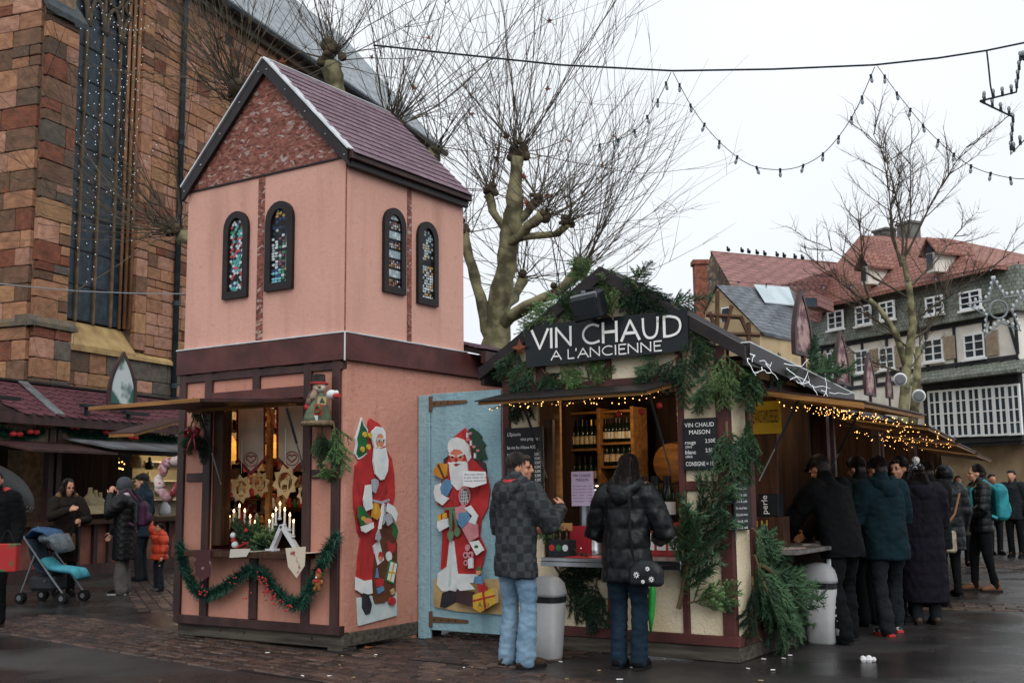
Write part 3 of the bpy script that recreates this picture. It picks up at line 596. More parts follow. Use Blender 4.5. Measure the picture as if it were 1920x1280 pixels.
# leaded window: 3 lights, mullions, bars, panes
GLS = mt('dark_leaded_glass', '#1d2a33', '#33454f', 5, .25, .5, 22, lo=.4, hi=.75, rv=.2); LEAD = mt('lead_bar', '#15181a', None, rough=.5)
CWI = CW-.32; ae = aN(243, 400, CWI); lw = (ae-aN(150, 400, CWI))/2.9; MUL = mt('sandstone_mullion', '#75634c', '#54463a', 4, .85)
a0w = ae-lw*4; nrow = 11; ph = (zt+1.0-zw0)/nrow*.84
for li in range(4):
    x0, x1 = a0w+lw*li+.05, a0w+lw*(li+1)-.05
    if li: b = B(); b.obox(W(CWI+.02, a0w+lw*li, (zw0+zt+2)/2), DV*.04, NV*.05, ZV*((zt+2-zw0)/2), .02); b.build('mullion', MUL, ch)
    for r_ in range(nrow):
        z0 = zw0+.05+r_*ph; b = B(); b.obox(W(CWI, (x0+x1)/2, z0+ph/2), DV*((x1-x0)/2), NV*.012, ZV*(ph/2-.012)); b.build('pane', GLS, ch)
        b = B(); b.obox(W(CWI+.02, (x0+x1)/2, z0), DV*((x1-x0)/2), NV*.014, ZV*.014); b.build('saddle_bar', LEAD, ch)
    zz = onN(200, 70, NV, CWI).z; b = B(); am = (x0+x1)/2
    for s_ in (-1, 1): b.tube([W(CWI+.06, am+s_*(x1-x0)/2*math.cos(t_), zz+.75*math.sin(t_)) for t_ in [i*math.pi/2/6 for i in range(7)]], .05, 6)
    b.tube([W(CWI+.06, am+.2*math.cos(t_), zz+1.0+.2*math.sin(t_)) for t_ in [i*math.pi/6 for i in range(13)]], .04, 6); b.build('tracery', CAP, ch, True)
b = B(); b.obox(W(CWI-.05, (a0w+ae)/2, (zw0+zt+2)/2), DV*(ae-a0w)/2, NV*.02, ZV*((zt+2-zw0)/2)); b.build('window_void', mt('church_darkness', '#0c0e10', None, rough=.9), ch)
# drainpipe
pa = aN(336, 400, CW+.15); PIPE = mt('zinc_pipe', '#3e4a50', '#2e373c', 4, .45, metal=.3)
b = B(); b.tube([W(CW+.15, pa, 2.2), W(CW+.15, pa, zt-.3), W(CW+.32, pa, zt+.05)], .075, 10); b.build('drainpipe', PIPE, ch, True)
for z in (4.1, 6.2, 8.3, 10.4): b = B(); b.tube([W(CW+.15, pa, z), W(CW+.15, pa, z+.12)], .095, 10); b.build('pipe_collar', PIPE, ch)
# roof
SLATE = mt('old_slate', '#99a1a6', '#6d7579', 3, .6, .8, 18, stretch=(1, 1, 3))
p0, p1 = onN(422, 2, NV, CW+.4), onN(661, 172, NV, CW+.4); ez = (p0.z+p1.z)/2
b = B(); b.prism([W(CW+.45, 14, ez-.0), W(CW+.45, 14, ez+.12), W(CW-4.2, 14, ez+5.6), W(CW-4.2, 14, ez+5.4)], DV*(a_end-14)); b.build('roof', SLATE, ch)
b = B(); b.tube([W(CW+.5, 14, ez-.05), W(CW+.5, a_end, ez-.05)], .12, 8); b.build('gutter', PIPE, ch)
b = B(); b.obox(W(CW+.12, (14+a_end)/2, ez-.22), DV*(a_end-14)/2, NV*.14, ZV*.12); b.build('cornice', CAP, ch)
p = onN(426, 75, NV, CW+.02); b = B(); b.tube([p-NV*.05, p+NV*.04], .22, 12); b.build('vent_hole', LEAD, ch)

# fairy light curtain on the church window
b = B(); b.tube([onN(x, y, NV, CW+1.75) for x, y in ((-20, 530), (60, 538), (150, 546), (250, 550), (345, 551))], .012, 5); tag(b.build('thin_cable', mt('pale_cable', '#8d9296', None, rough=.6)), 'thin pale cable strung across the church buttress', 'cable')
fl_ = thing('light_curtain', 'curtain of tiny white bulbs hanging over the church window', 'string lights', W(CW+.2, (a_b1+aj)/2, zs0))
wb, bb = B(), B(); rr = random.Random(5)
for i in range(9):
    x = 150+i*15; top = onN(x, -10, NV, CW+.15); bot = onN(x-12+rr.uniform(-12, 12), rr.uniform(330, 540), NV, CW+.15); pts = []
    for k in range(24):
        t_ = k/23; p = top.lerp(bot, t_)+DV*(.06*math.sin(k*.9+i)); pts.append(p)
        bb.ball(p+NV*.02, .0105, 5, 3)
    wb.tube(pts, .004, 3)
for (xa, ya, xb, yb, sg) in ((185, 10, 285, 45, 35), (245, 140, 150, 260, 20), (300, 260, 200, 360, 25)):
    A, Z = onN(xa, ya, NV, CW+.6), onN(xb, yb, NV, CW+.6); pts = [A.lerp(Z, k/14)-ZV*(sg/100*4*(k/14)*(1-k/14)) for k in range(15)]; wb.tube(pts, .004, 3)
    for p in pts: bb.ball(p, .0105, 5, 3)
wb.build('wire', mt('thin_wire', '#22262a', None, rough=.6), fl_); tag(bb.build('bulbs', mt('cold_white_bulb', '#dfe8ee', None, rough=.3, emit=.9), fl_), kind='stuff')

# ================================================================ jewellery stall in front of the church
ls = thing('jewellery_stall', 'long market stall with maroon scalloped roof and lit jewellery display', 'market stall', W(CF, 18, 0))
A0, A1 = 11.2, 21.4
e0 = onN(0, 772, NV, CF+.35); e1 = onN(335, 797, NV, CF+.35); r0 = onN(0, 712, NV, CF-1.1); r1 = onN(340, 754, NV, CF-1.1)
ezl, rzl = (e0.z+e1.z)/2, (r0.z+r1.z)/2
sd = (W(CF+.35, 0, ezl)-W(CF-1.1, 0, rzl)); SLn = sd.length; sdn = sd.normalized(); snv = sdn.cross(DV); snv = snv if snv.z > 0 else -snv
b = B(); b.prism([W(CF+.35, A0, ezl), W(CF-1.1, A0, rzl), W(CF-1.1, A0, rzl-.06), W(CF+.35, A0, ezl-.06)], DV*(A1-A0)); b.build('roof_deck', DARKM, ls)
b = B(); b.prism([W(CF-1.1, A0, rzl), W(CF-2.4, A0, ezl), W(CF-2.4, A0, ezl-.06), W(CF-1.1, A0, rzl-.06)], DV*(A1-A0)); b.build('rear_roof', DARKM, ls)
ash = aN(0, 740, CF-.4)-.3
shingles(ls, W(CF-1.1, ash, rzl+.004), DV, sdn, snv, A1-ash, SLn, .27, .235, SHINGD, True, cap=290)
b = B(); b.obox(W(CF-1.1, (A0+A1)/2, rzl+.03), DV*(A1-A0)/2, NV*.1, ZV*.02); b.build('ridge_cap', DARKM, ls)
pa_, pb_ = onN(38, 716, NV, CF-1.08), onN(112, 780, NV, CF+.36)
b = B(); b.obox((pa_+pb_)/2+snv*.035, (pb_-pa_)/2, DV*.11, snv*.012); b.build('roof_flashing', mt('lead_flashing', '#5d6164', '#8c9194', 3, .4, metal=.5), ls)
b = B(); b.obox(W(CF+.37, (A0+A1)/2, ezl-.09), DV*(A1-A0)/2, NV*.03, ZV*.09); b.build('fascia', BROWN, ls)
b = B(); b.obox(W(CF+.05, (A0+A1)/2, ezl-.36), DV*(A1-A0)/2, NV*.03, ZV*.17); b.build('header_board', mt('pale_header', '#8b7a64', '#6d5f50', 3, .8), ls)
b = B(); b.obox(W(CF+.1, (A0+A1)/2, ezl-.56), DV*(A1-A0)/2, NV*.05, ZV*.05); b.build('header_rail', BROWN, ls)
for px in (85, 100, 335):
    a = aN(px, 900, CF); b = B(); b.obox(W(CF+.06, a, (ezl-.2)/2), DV*.06, NV*.06, ZV*((ezl-.2)/2)); b.build('post', BROWN, ls)
zct = onN(300, 968, NV, CF).z
b = B(); b.obox(W(CF+.05, (A0+A1)/2, zct-.04), DV*(A1-A0)/2, NV*.3, ZV*.04); b.build('counter', DWOOD, ls)
for i, px in enumerate((140, 172, 200, 262, 312, 345)):
    a = aN(px, 1000, CF); b = B(); b.obox(W(CF+.06, a, zct/2-.04), DV*.05, NV*.04, ZV*(zct/2-.06)); b.build('stud', BROWN, ls)
b = B(); b.obox(W(CF, (A0+A1)/2, zct/2-.04), DV*(A1-A0)/2, NV*.03, ZV*(zct/2-.04)); b.build('lower_panel', mt('dull_pink_panel', '#8a5a4c', '#6d463b', 3, .8), ls)
b = B(); b.obox(W(CF+.06, (A0+A1)/2, .1), DV*(A1-A0)/2, NV*.06, ZV*.1); b.build('base_rail', BROWN, ls)
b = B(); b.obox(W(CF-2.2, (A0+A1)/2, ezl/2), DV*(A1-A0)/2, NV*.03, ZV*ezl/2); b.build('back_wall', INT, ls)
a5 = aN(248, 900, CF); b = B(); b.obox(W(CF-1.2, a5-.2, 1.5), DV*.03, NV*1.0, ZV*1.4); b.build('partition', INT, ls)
# lit display at the right end
DISP = mt('pale_display_cloth', '#a89b78', '#8d8062', 30, .8)
a6 = aN(300, 900, CF-.7); b = B(); b.obox(W(CF-1.2, a6+.55, 1.75), DV*.85, NV*.02, ZV*.75); b.build('display_back', DISP, ls)
for z in (1.35, 1.75, 2.15): b = B(); b.obox(W(CF-1.0, a6+.55, z), DV*.85, NV*.15, ZV*.015); b.build('display_shelf', mt('cream_shelf', '#cfc3a4', None, rough=.6), ls)
BUST = mt('cream_velvet_bust', '#c9bb98', '#b0a07b', 20, .9); 
def bust(c, s, m, lab):
    b = B(); b.lathe(V(c), [(.07*s, 0), (.09*s, .05*s), (.075*s, .12*s), (.03*s, .17*s), (.026*s, .24*s)], 10); o = b.build('necklace_bust', m, None, True); tag(o, lab, 'display bust', 'necklace busts on display'); return o
k_ = 0
for (px, py, s, m, lab) in ((256, 876, 1.6, BUST, 'cream bust on the top display shelf'), (280, 880, 1.1, BLACK, 'small black bust beside the cream bust'), (278, 906, 1.0, BUST, 'small cream bust on the middle display shelf'), (299, 930, 1.2, BUST, 'pale bust above the white bust at the display end'), (308, 965, 1.5, mt('white_velvet', '#c8ccd0', None, rough=.9), 'white bust on the counter end by the pink post'), (168, 950, 1.5, BUST, 'leftmost cream bust on the jewellery counter'), (178, 952, 1.4, BUST, 'second cream bust from the left on the counter'), (187, 954, 1.3, BUST, 'third cream bust on the counter beside the hooded woman')):
    bust(onN(px, py, NV, CF-.1 if py > 940 else CF-.85), s, m, lab)
b = B(); b.prism([onN(150, 950, NV, CF+.1), onN(196, 950, NV, CF+.1), onN(202, 962, NV, CF+.3), onN(156, 964, NV, CF+.3)], (0, 0, .03)); tag(b.build('display_tray', BUST), 'cream slanted jewellery tray on the stall counter', 'display tray')
# awning flaps of that stall
for i, (xa, xb, lab) in enumerate(((-40, 130, 'dark canvas awning flap above the umbrella'), (120, 345, 'dark awning flap with pale edge above the hooded woman'))):
    pa_, pb_ = onN(xa, 830, NV, CF+.12), onN(xb, 830, NV, CF+.12); zz = (pa_.z+pb_.z)/2
    b = B(); b.prism([V((pa_.x, pa_.y, zz)), V((pb_.x, pb_.y, zz)), V((pb_.x, pb_.y, zz))+NV*1.1-ZV*.2, V((pa_.x, pa_.y, zz))+NV*1.1-ZV*.2], (0, 0, .035)); tag(b.build('awning_flap', BROWN if i == 0 else mt('wet_awning', '#4a4344', '#6f7376', 2, .35)), lab, 'awning', 'flaps of the jewellery stall')
# pointed arch picture on the roof
def arch_sign(name, label, base, rt, h, wd, fr, pic, group=None, back=None):
    """pointed-arch framed picture standing on a roof; base centre, horizontal direction rt"""
    t = thing(name, label, 'arch ornament', base, group); rt = V(rt).normalized(); nn = ZV.cross(rt)
    def outl(w_, h_):
        L_ = [(-w_/2, 0)]+[(-w_/2*(1-(i/7)**1.9), h_*(.2+.8*i/7)) for i in range(8)]
        return [(x, y) for x, y in L_]+[(-x, y) for x, y in L_[-2::-1]]
    o_, i_ = outl(wd, h), outl(wd-.2*wd, h-.2*wd)
    f = B(); P3 = lambda q, off, dz=0: V(base)+rt*q[0]+ZV*(q[1]+dz)+nn*off
    n = len(o_)
    for off, flip in ((.025, 0), (-.025, 1)): f.add([P3(q, off) for q in o_]+[P3(q, off, .08*wd) for q in i_], [(k, (k+1) % n, n+(k+1) % n, n+k) for k in range(n)])
    f.add([P3(q, s_) for s_ in (.025, -.025) for q in o_], [(k, (k+1) % n, n+(k+1) % n, n+k) for k in range(n)])
    f.add([P3(q, s_, .08*wd) for s_ in (.025, -.025) for q in i_], [(k, (k+1) % n, n+(k+1) % n, n+k) for k in range(n)]); f.build('frame', fr, t)
    g_ = B(); g_.prism([P3(q, .012, .08*wd) for q in i_], nn*-.024); g_.build('picture', pic, t); return t
PIC1 = mt('grey_green_painted_picture', '#b9c0c0', '#2f5a50', 2.4, .5, lo=.45, hi=.55, detail=2)
pb0 = onN(228, 763, NV, CF+.1)
arch_sign('arch_ornament', 'pointed arch picture in dark frame standing on maroon stall roof', pb0, DV, 1.08, .82, BROWN, PIC1)
for i, (px, py) in enumerate(((5, 745), (178, 762), (255, 775))):
    p = onN(px, py, NV, CF+.3); b = B(); b.obox(p, DV*.35, NV*.05, ZV*.03); b.obox(p-ZV*.1-DV*.2, DV*.03, NV*.04, ZV*.1); b.build('roof_bracket', BLACK, ls)
# small rear stall flap with yellow edge seen left of the pink stall
e = thing('rear_flap', 'small tilted wooden flap with yellow edge left of the pink stall', 'shutter', onN(300, 810, NV, CF+2.2))
pa_, pb_ = onN(250, 818, NV, CF+2.4), onN(350, 790, NV, CF+2.0)
b = B(); b.prism([pa_, pb_, pb_+ZV*.05, pa_+ZV*.05], -NV*.5); b.build('panel', YWOOD, e)
b = B(); b.prism([pa_+ZV*.052+NV*.03, pb_+ZV*.052+NV*.03, pb_+ZV*.07+NV*.03, pa_+ZV*.07+NV*.03], -NV*.55); b.build('cover_sheet', BROWN, e)
# ================================================================ houses
TILE = mt('red_clay_tile', '#a2776b', '#86594f', 2.5, .8, .6, 8, stretch=(1, 1, 4)); TILE2 = mt('weathered_red_tile', '#a07570', '#86605c', 3, .8, .6, 9, stretch=(1, 1, 4))
def tile_rows(m, s):
    t = m.node_tree; N = t.nodes; L = t.links; tc = N.new('ShaderNodeTexCoord'); bk = N.new('ShaderNodeTexBrick'); bk.inputs['Scale'].default_value = s
    mp = N.new('ShaderNodeMapping'); mp.inputs['Rotation'].default_value = (R(90), 0, 0); L.new(tc.outputs['Object'], mp.inputs[0]); L.new(mp.outputs[0], bk.inputs['Vector'])
    bk.inputs['Color1'].default_value = (1, 1, 1, 1); bk.inputs['Color2'].default_value = (.72, .72, .72, 1); bk.inputs['Mortar'].default_value = (.35, .33, .33, 1); bk.inputs['Mortar Size'].default_value = .05; bk.inputs['Brick Width'].default_value = .5; bk.inputs['Row Height'].default_value = .5
    b = N['Principled BSDF']; src = b.inputs['Base Color'].links[0].from_socket; x = N.new('ShaderNodeMix'); x.data_type = 'RGBA'; x.blend_type = 'MULTIPLY'; x.inputs[0].default_value = .8
    L.new(src, x.inputs[6]); L.new(bk.outputs['Color'], x.inputs[7]); L.new(x.outputs[2], b.inputs['Base Color'])
tile_rows(TILE, 2.2); tile_rows(TILE2, 2.2)
MANS = mt('mossy_grey_shingle', '#868d84', '#686d64', 3, .8, .5, 8); tile_rows(MANS, 2.6)
SLATE2 = mt('blue_grey_slate', '#7a8087', '#5f656b', 3, .7, .4, 9); tile_rows(SLATE2, 2.6)
WPL = mt('white_plaster', '#e2dfd6', '#cfcbc0', 1.5, .9); YPL = mt('yellow_plaster', '#c9b38e', '#b59d78', 1.5, .9); TIM = mt('black_timber', '#23262a', '#2f3236', 2, .7)
WFR = mt('white_window_paint', '#e0e3e3', None, rough=.5); PANE = mt('far_window_glass', '#39464f', '#232c33', .6, .15, rv=.3); SHUT = mt('beige_shutter', '#a2927e', '#8d7e6b', 5, .7, rv=.1)
SAND = mt('sandstone_ground_floor', '#a08e72', '#836f56', 1.2, .85, .3, 8); BRICK = mt('chimney_brick', '#8d5a49', '#6e4337', 6, .9, .4, 20)
EH = V((.854, -.52, 0)).normalized(); NH = V((-EH.y*-1, 0, 0)); NH = V((EH.y, -EH.x, 0)); 
hp = at(1700, 900, 55); CH = hp.dot(NH)
def FH(x, y, off=0.0): return onN(x, y, NH, CH+off)
h1 = thing('timber_house', 'large half-timbered house with red hipped roof and shuttered windows', 'house', (hp.x, hp.y, 0))
def slab(root, name, m, pts, th=.25, n=None): 
    b = B(); b.prism(pts, (n or -NH)*th); return b.build(name, m, root)
zg = FH(1800, 828).z; zm0 = FH(1700, 621).z; zm1 = FH(1700, 540).z; xl, xr = FH(1512, 644), FH(1905, 600)
def SZ(p, z, off=0): return V((p.x, p.y, z))+NH*off
DH = 10.0
slab(h1, 'ground_floor_wall', SAND, [SZ(xl, -.5, -.6), SZ(xr, -.5, -.6), SZ(xr, zg, -.6), SZ(xl, zg, -.6)], DH)
slab(h1, 'timber_wall', WPL, [SZ(xl, zg), SZ(xr, zg), SZ(xr, zm0), SZ(xl, zm0)], DH)
slab(h1, 'mansard', MANS, [SZ(xl, zm0, .35)-EH*.4, SZ(xr, zm0, .35)+EH*.4, SZ(xr, zm1, -.2)+EH*.1, SZ(xl, zm1, -.2)-EH*.1], DH-.5)
slab(h1, 'jetty_beam', TIM, [SZ(xl, zg-.25, .2), SZ(xr, zg-.25, .2), SZ(xr, zg+.12, .2), SZ(xl, zg+.12, .2)], .3)
for f_ in (0.0, .5, 1.0):
    z = zg+(zm0-zg)*(.60+.0*f_)
z2 = FH(1800, 690).z
def beam(p, q, w_=.2, off=.04, name='timber'):
    d_ = (q-p); l_ = d_.length; d_.normalize(); s_ = d_.cross(NH); b = B(); b.obox((p+q)/2+NH*off, d_*(l_/2), s_*(w_/2), NH*.03); b.build(name, TIM, h1)
for z in (zm0-.12, FH(1800, 683).z, FH(1800, 702).z): beam(SZ(xl, z), SZ(xr, z))
sl_ = (xr-xl).length
for i in range(17):
    p = xl.lerp(xr, i/16); beam(SZ(p, FH(1800, 702).z+.1), SZ(p, FH(1800, 683).z-.1), .13, .042)
for i in (0, 2, 3, 5, 7, 8, 10, 12, 14, 16): p = xl.lerp(xr, i/16); beam(SZ(p, FH(1800, 683).z+.1), SZ(p, zm0-.2), .14, .041)
for i, j in ((1, 2), (4, 3), (14, 15), (16, 15)): beam(SZ(xl.lerp(xr, i/16), FH(1800, 683).z+.1), SZ(xl.lerp(xr, (i+j)/32), zm0-.2), .12, .039)
def hwin(root, l, b_, r, t, cols=2, rows=3, off=.05, fw=.07, shut=0, F=None, nrm=None, eh=None, sill=True):
    F = F or FH; nrm = nrm or NH; eh = eh or EH
    p, q = F(l, b_, off), F(r, t, off); w_ = (q-p).dot(eh); z0, z1 = p.z, q.z; f = B()
    P = lambda u, z, o=0: p+eh*u+ZV*(z-p.z)+nrm*o
    def bar(u0, u1, za, zb_): f.obox(P((u0+u1)/2, (za+zb_)/2), eh*((u1-u0)/2), nrm*.05, ZV*((zb_-za)/2))
    bar(0, fw, z0, z1); bar(w_-fw, w_, z0, z1); bar(fw, w_-fw, z0, z0+fw); bar(fw, w_-fw, z1-fw, z1)
    for i in range(1, cols): bar(w_*i/cols-fw*.45, w_*i/cols+fw*.45, z0+fw, z1-fw)
    for i in range(1, rows): f.obox(P(w_/2, z0+(z1-z0)*i/rows), eh*(w_/2-fw), nrm*.04, ZV*(fw*.3))
    wo = f.build('window', WFR, root); g_ = B(); g_.obox(P(w_/2, (z0+z1)/2, -.02), eh*(w_/2-.02), nrm*.015, ZV*((z1-z0)/2-.02)); g_.build('pane', PANE, wo)
    s_ = B(); sill and s_.obox(P(w_/2, z0-.06, .05), eh*(w_/2+.08), nrm*.09, ZV*.05); sill and s_.build('sill', WFR, wo)
    for sd_ in ((-1, 1) if shut == 3 else (-1,) if shut == 1 else (1,) if shut == 2 else ()):
        b = B(); uc = -w_*.29-.05 if sd_ < 0 else w_+w_*.29+.05; b.obox(P(uc, (z0+z1)/2, .0), eh*w_*.28, nrm*.03, ZV*((z1-z0)/2))
        for k in range(9): b.obox(P(uc, z0+(z1-z0)*(k+.5)/9, .03), eh*w_*.22, nrm*.012, ZV*(z1-z0)/9*.3)
        b.build('shutter', SHUT, root)
for i in range(7): hwin(h1, 1745+i*24.6, 821-.8*i, 1745+i*24.6+18.5, 731-2.1*i, 2, 4, .35, .09, sill=False)
pL, pR = FH(1738, 735), FH(1918, 720); slab(h1, 'bow_wall', TIM, [SZ(pL, zg-.1, .28), SZ(pR, zg-.1, .28), SZ(pR, FH(1800, 722).z+.2, .28), SZ(pL, FH(1800, 722).z+.2, .28)], .28)
zc_ = FH(1800, 722).z+.2; b = B(); b.prism([SZ(pL, zc_, .9)-EH*.5, SZ(pL, zc_+.12, .9)-EH*.5, SZ(pL, zc_+.65, .02)-EH*.5, SZ(pL, zc_, .02)-EH*.5], EH*((pR-pL).length+1)); b.build('canopy', MANS, h1)
for a in ((1733, 680, 1767, 632, 2, 3, .05, .08, 2), (1809, 674, 1845, 622, 2, 3, .05, .08, 2), (1553, 706, 1571, 659, 2, 3, .05, .08, 3), (1650, 694, 1676, 648, 2, 3, .05, .08, 3), (1605, 700, 1628, 654, 2, 3, .05, .08, 1)): hwin(h1, *a)
for a in ((1553, 620, 1580, 580), (1605, 612, 1632, 570), (1650, 602, 1676, 562), (1737, 592, 1767, 552), (1801, 583, 1838, 541)): hwin(h1, *a, 2, 3, .36, .08)
# hipped roof
eL, eR = SZ(FH(1525, 571), zm1, .55)-EH*.7, SZ(FH(1861, 508), zm1, .55)+EH*.7; zr = FH(1690, 443, -5).z
rL, rR = onN(1613, 441, NH, CH-4), onN(1778, 447, NH, CH-7); bL, bR = eL-NH*11.1, eR-NH*11.1
for nm, pts in (('roof_front', [eL, eR, rR, rL]), ('roof_hip', [bL, eL, rL]), ('roof_hip', [eR, bR, rR]), ('roof_rear', [bR, bL, rL, rR])):
    b = B(); b.prism(pts, (0, 0, -.18)); b.build(nm, TILE, h1)
for x in (1660, 1695, 1705):
    p = onN(x, 455, NH, CH-5.5); b = B(); b.obox(V((p.x, p.y, zr+.1)), EH*.5, NH*.4, ZV*.6); b.obox(V((p.x, p.y, zr+.75)), EH*.58, NH*.48, ZV*.07); b.build('chimney', mt('grey_chimney', '#6d6f6d', '#585753', 3, .9), h1) if x != 1695 else None
def on_roof(px, py, off=0.0):
    n_ = (eR-eL).cross(rL-eL).normalized(); n_ = n_ if n_.z > 0 else -n_; d_ = ray(px, py); return CAM+d_*((eL-CAM).dot(n_)/d_.dot(n_))+n_*off
for (l, b0, r, t) in ((1628, 535, 1652, 495), (1752, 512, 1778, 474)):
    p = on_roof((l+r)/2, b0); wd = (r-l)/48.; hh = .95; do = B(); f_ = p+NH*.6; do.obox(f_-NH*.7+ZV*hh/2, EH*wd/2, NH*.75, ZV*hh/2); d_ = do.build('dormer', WPL, h1)
    for s_ in (-1, 1): b = B(); b.prism([f_+NH*.25+ZV*(hh+.75), f_+NH*.25+EH*s_*(wd/2+.3)+ZV*(hh-.05), f_+NH*.25+EH*s_*(wd/2+.3)+ZV*(hh-.15), f_+NH*.25+ZV*(hh+.62)], -NH*2.6); b.build('dormer_roof', TILE, d_)
    b = B(); b.prism([f_+NH*.12-EH*wd/2+ZV*hh, f_+NH*.12+EH*wd/2+ZV*hh, f_+NH*.12+ZV*(hh+.6)], -NH*.1); b.build('dormer_gable', TIM, d_)
    b = B(); b.obox(f_+NH*.13+ZV*hh*.55, EH*wd*.3, NH*.03, ZV*hh*.36); b.build('dormer_window', PANE, d_)
# shop front glow
b = B(); pS, pE = FH(1760, 850, -.5), FH(1900, 850, -.5); slab(h1, 'shop_window', mt('lit_shop_window', '#c89a55', '#6b4a28', 1.5, .5, emit=.5, lo=.4, hi=.6), [SZ(pS, 1.2, -.45), SZ(pE, 1.2, -.45), SZ(pE, 2.7, -.45), SZ(pS, 2.7, -.45)], .1)
# second house, left of it
h2 = thing('red_roof_house', 'house with long red tiled roof and fieldstone gable behind the stall', 'house', at(1450, 930, 50))
D2 = 50
def sl3(root, name, m, pts, th=(0, .3, -.1)): b = B(); b.prism([at(*p) for p in pts], th); return b.build(name, m, root)
sl3(h2, 'roof', TILE2, [(1334, 472, 52), (1590, 496, 66), (1535, 600, 60), (1385, 560, 46)])
sl3(h2, 'ridge', TILE, [(1332, 470, 52), (1592, 494, 66), (1592, 499, 66), (1332, 476, 52)])
sl3(h2, 'gable_wall', mt('fieldstone', '#8c7c69', '#5e5348', 3.2, .95, 1, 5, kind='voronoi', lo=.1, hi=.5), [(1334, 473, 52.2), (1384, 560, 46.5), (1384, 940, 46.5), (1312, 940, 52), (1312, 545, 52)])
sl3(h2, 'wall', YPL, [(1384, 560, 46.4), (1512, 590, 57), (1512, 940, 57), (1384, 940, 46.4)])
b = B(); p = at(1316, 620, 50); hx = V((_rh.x, _rh.y, 0)); b.obox(V((p.x, p.y, at(1316, 532, 50).z/2)), hx*.27, _fh*.3, ZV*(at(1316, 494, 50).z/2)); zt_ = at(1316, 492, 50).z
b = B(); b.obox(V((p.x, p.y, zt_/2)), hx*.28, _fh*.3, ZV*(zt_/2)); b.obox(V((p.x, p.y, zt_+.05)), hx*.36, _fh*.38, ZV*.1); b.build('chimney', BRICK, h2)
sl3(h2, 'dormer', TILE2, [(1500, 572, 47), (1503, 552, 47), (1520, 545, 47), (1535, 552, 47), (1537, 575, 47)], (0, 2, 0)); sl3(h2, 'dormer_window', PANE, [(1507, 573, 46.9), (1508, 558, 46.9), (1530, 558, 46.9), (1531, 575, 46.9)], (0, .1, 0))
for k in range(9):
    p = at(1370+k*17+rnd.uniform(-5, 5), 472+k*1.9, 53); b = B(); b.ball(p+ZV*.1, (.1, .16, .1), 6, 4); b.ball(p+V((0, -.12, .2)), .055, 5, 3); tag(b.build('pigeon', BLACK), 'pigeon number %d from the left on the red roof ridge' % (k+1) if 0 else ('dark pigeon on the red roof ridge, %s from the left' % ('first second third fourth fifth sixth seventh eighth ninth'.split()[k])), 'pigeon', 'pigeons on the ridge')
h3 = thing('slate_roof_house', 'yellow timber-framed gable with blue grey slate roof below the red roof', 'house', at(1400, 930, 42))
sl3(h3, 'gable_wall', YPL, [(1345, 540, 44), (1425, 622, 42), (1425, 940, 42), (1322, 940, 45), (1322, 580, 45)])
sl3(h3, 'roof', SLATE2, [(1343, 534, 43.9), (1485, 543, 50), (1515, 640, 46), (1428, 622, 41.8)])
sl3(h3, 'roof', SLATE2, [(1343, 534, 43.9), (1485, 543, 50), (1470, 560, 55), (1318, 586, 45)])
rq = [at(1343, 534, 43.9), at(1485, 543, 50), at(1515, 640, 46), at(1428, 622, 41.8)]
bl_ = lambda u, v: (rq[0]*(1-u)+rq[1]*u)*(1-v)+(rq[3]*(1-u)+rq[2]*u)*v
b = B(); b.prism([bl_(u, v)+V((.05, -.15, .14)) for u, v in ((.45, .05), (.95, .05), (.95, .42), (.45, .42))], (0, -.02, .05)); b.build('skylight', mt('skylight_glass', '#b9c6cb', '#9fb0b6', 1, .15), h3)
sl3(h3, 'side_wall', YPL, [(1425, 622, 42), (1515, 640, 46), (1515, 940, 46), (1425, 940, 42)])
for a, c in (((1345, 545), (1345, 640)), ((1324, 590), (1390, 595)), ((1322, 625), (1425, 628)), ((1330, 585), (1345, 622)), ((1372, 572), (1358, 625)), ((1388, 592), (1404, 628)), ((1404, 604), (1404, 660))):
    b = B(); b.tube([at(*a, 41.7), at(*c, 41.7)], .09, 4); b.build('timber', mt('brown_timber', '#5d4533', '#47352a', 3, .8), h3)
b = B(); b.prism([at(1352, 605, 41.75), at(1367, 603, 41.75), at(1367, 575, 41.75), at(1352, 577, 41.75)], (0, .1, 0)); w_ = b.build('window', WFR, h3); b = B(); b.prism([at(1354, 603, 41.7), at(1365, 601, 41.7), at(1365, 577, 41.7), at(1354, 579, 41.7)], (0, .04, 0)); b.build('pane', PANE, w_)
h4 = thing('corner_house', 'narrow pale house with dark roof at the right edge behind the timber house', 'house', at(1900, 930, 75))
sl3(h4, 'roof', mt('dark_roof', '#4d4a47', '#5d5a55', 3, .8), [(1795, 452, 76), (1880, 480, 74), (1960, 540, 70), (1960, 560, 70), (1850, 540, 78)]); sl3(h4, 'wall', YPL, [(1850, 530, 74.5), (1960, 545, 70.5), (1960, 940, 70.5), (1850, 940, 74.5)], (0, 1, 0))
sl3(h4, 'dormer', mt('dark_dormer', '#3d3f42', None, rough=.8), [(1842, 478, 73.5), (1874, 470, 73.5), (1874, 500, 73.5), (1842, 500, 73.5)], (0, 2, 0))

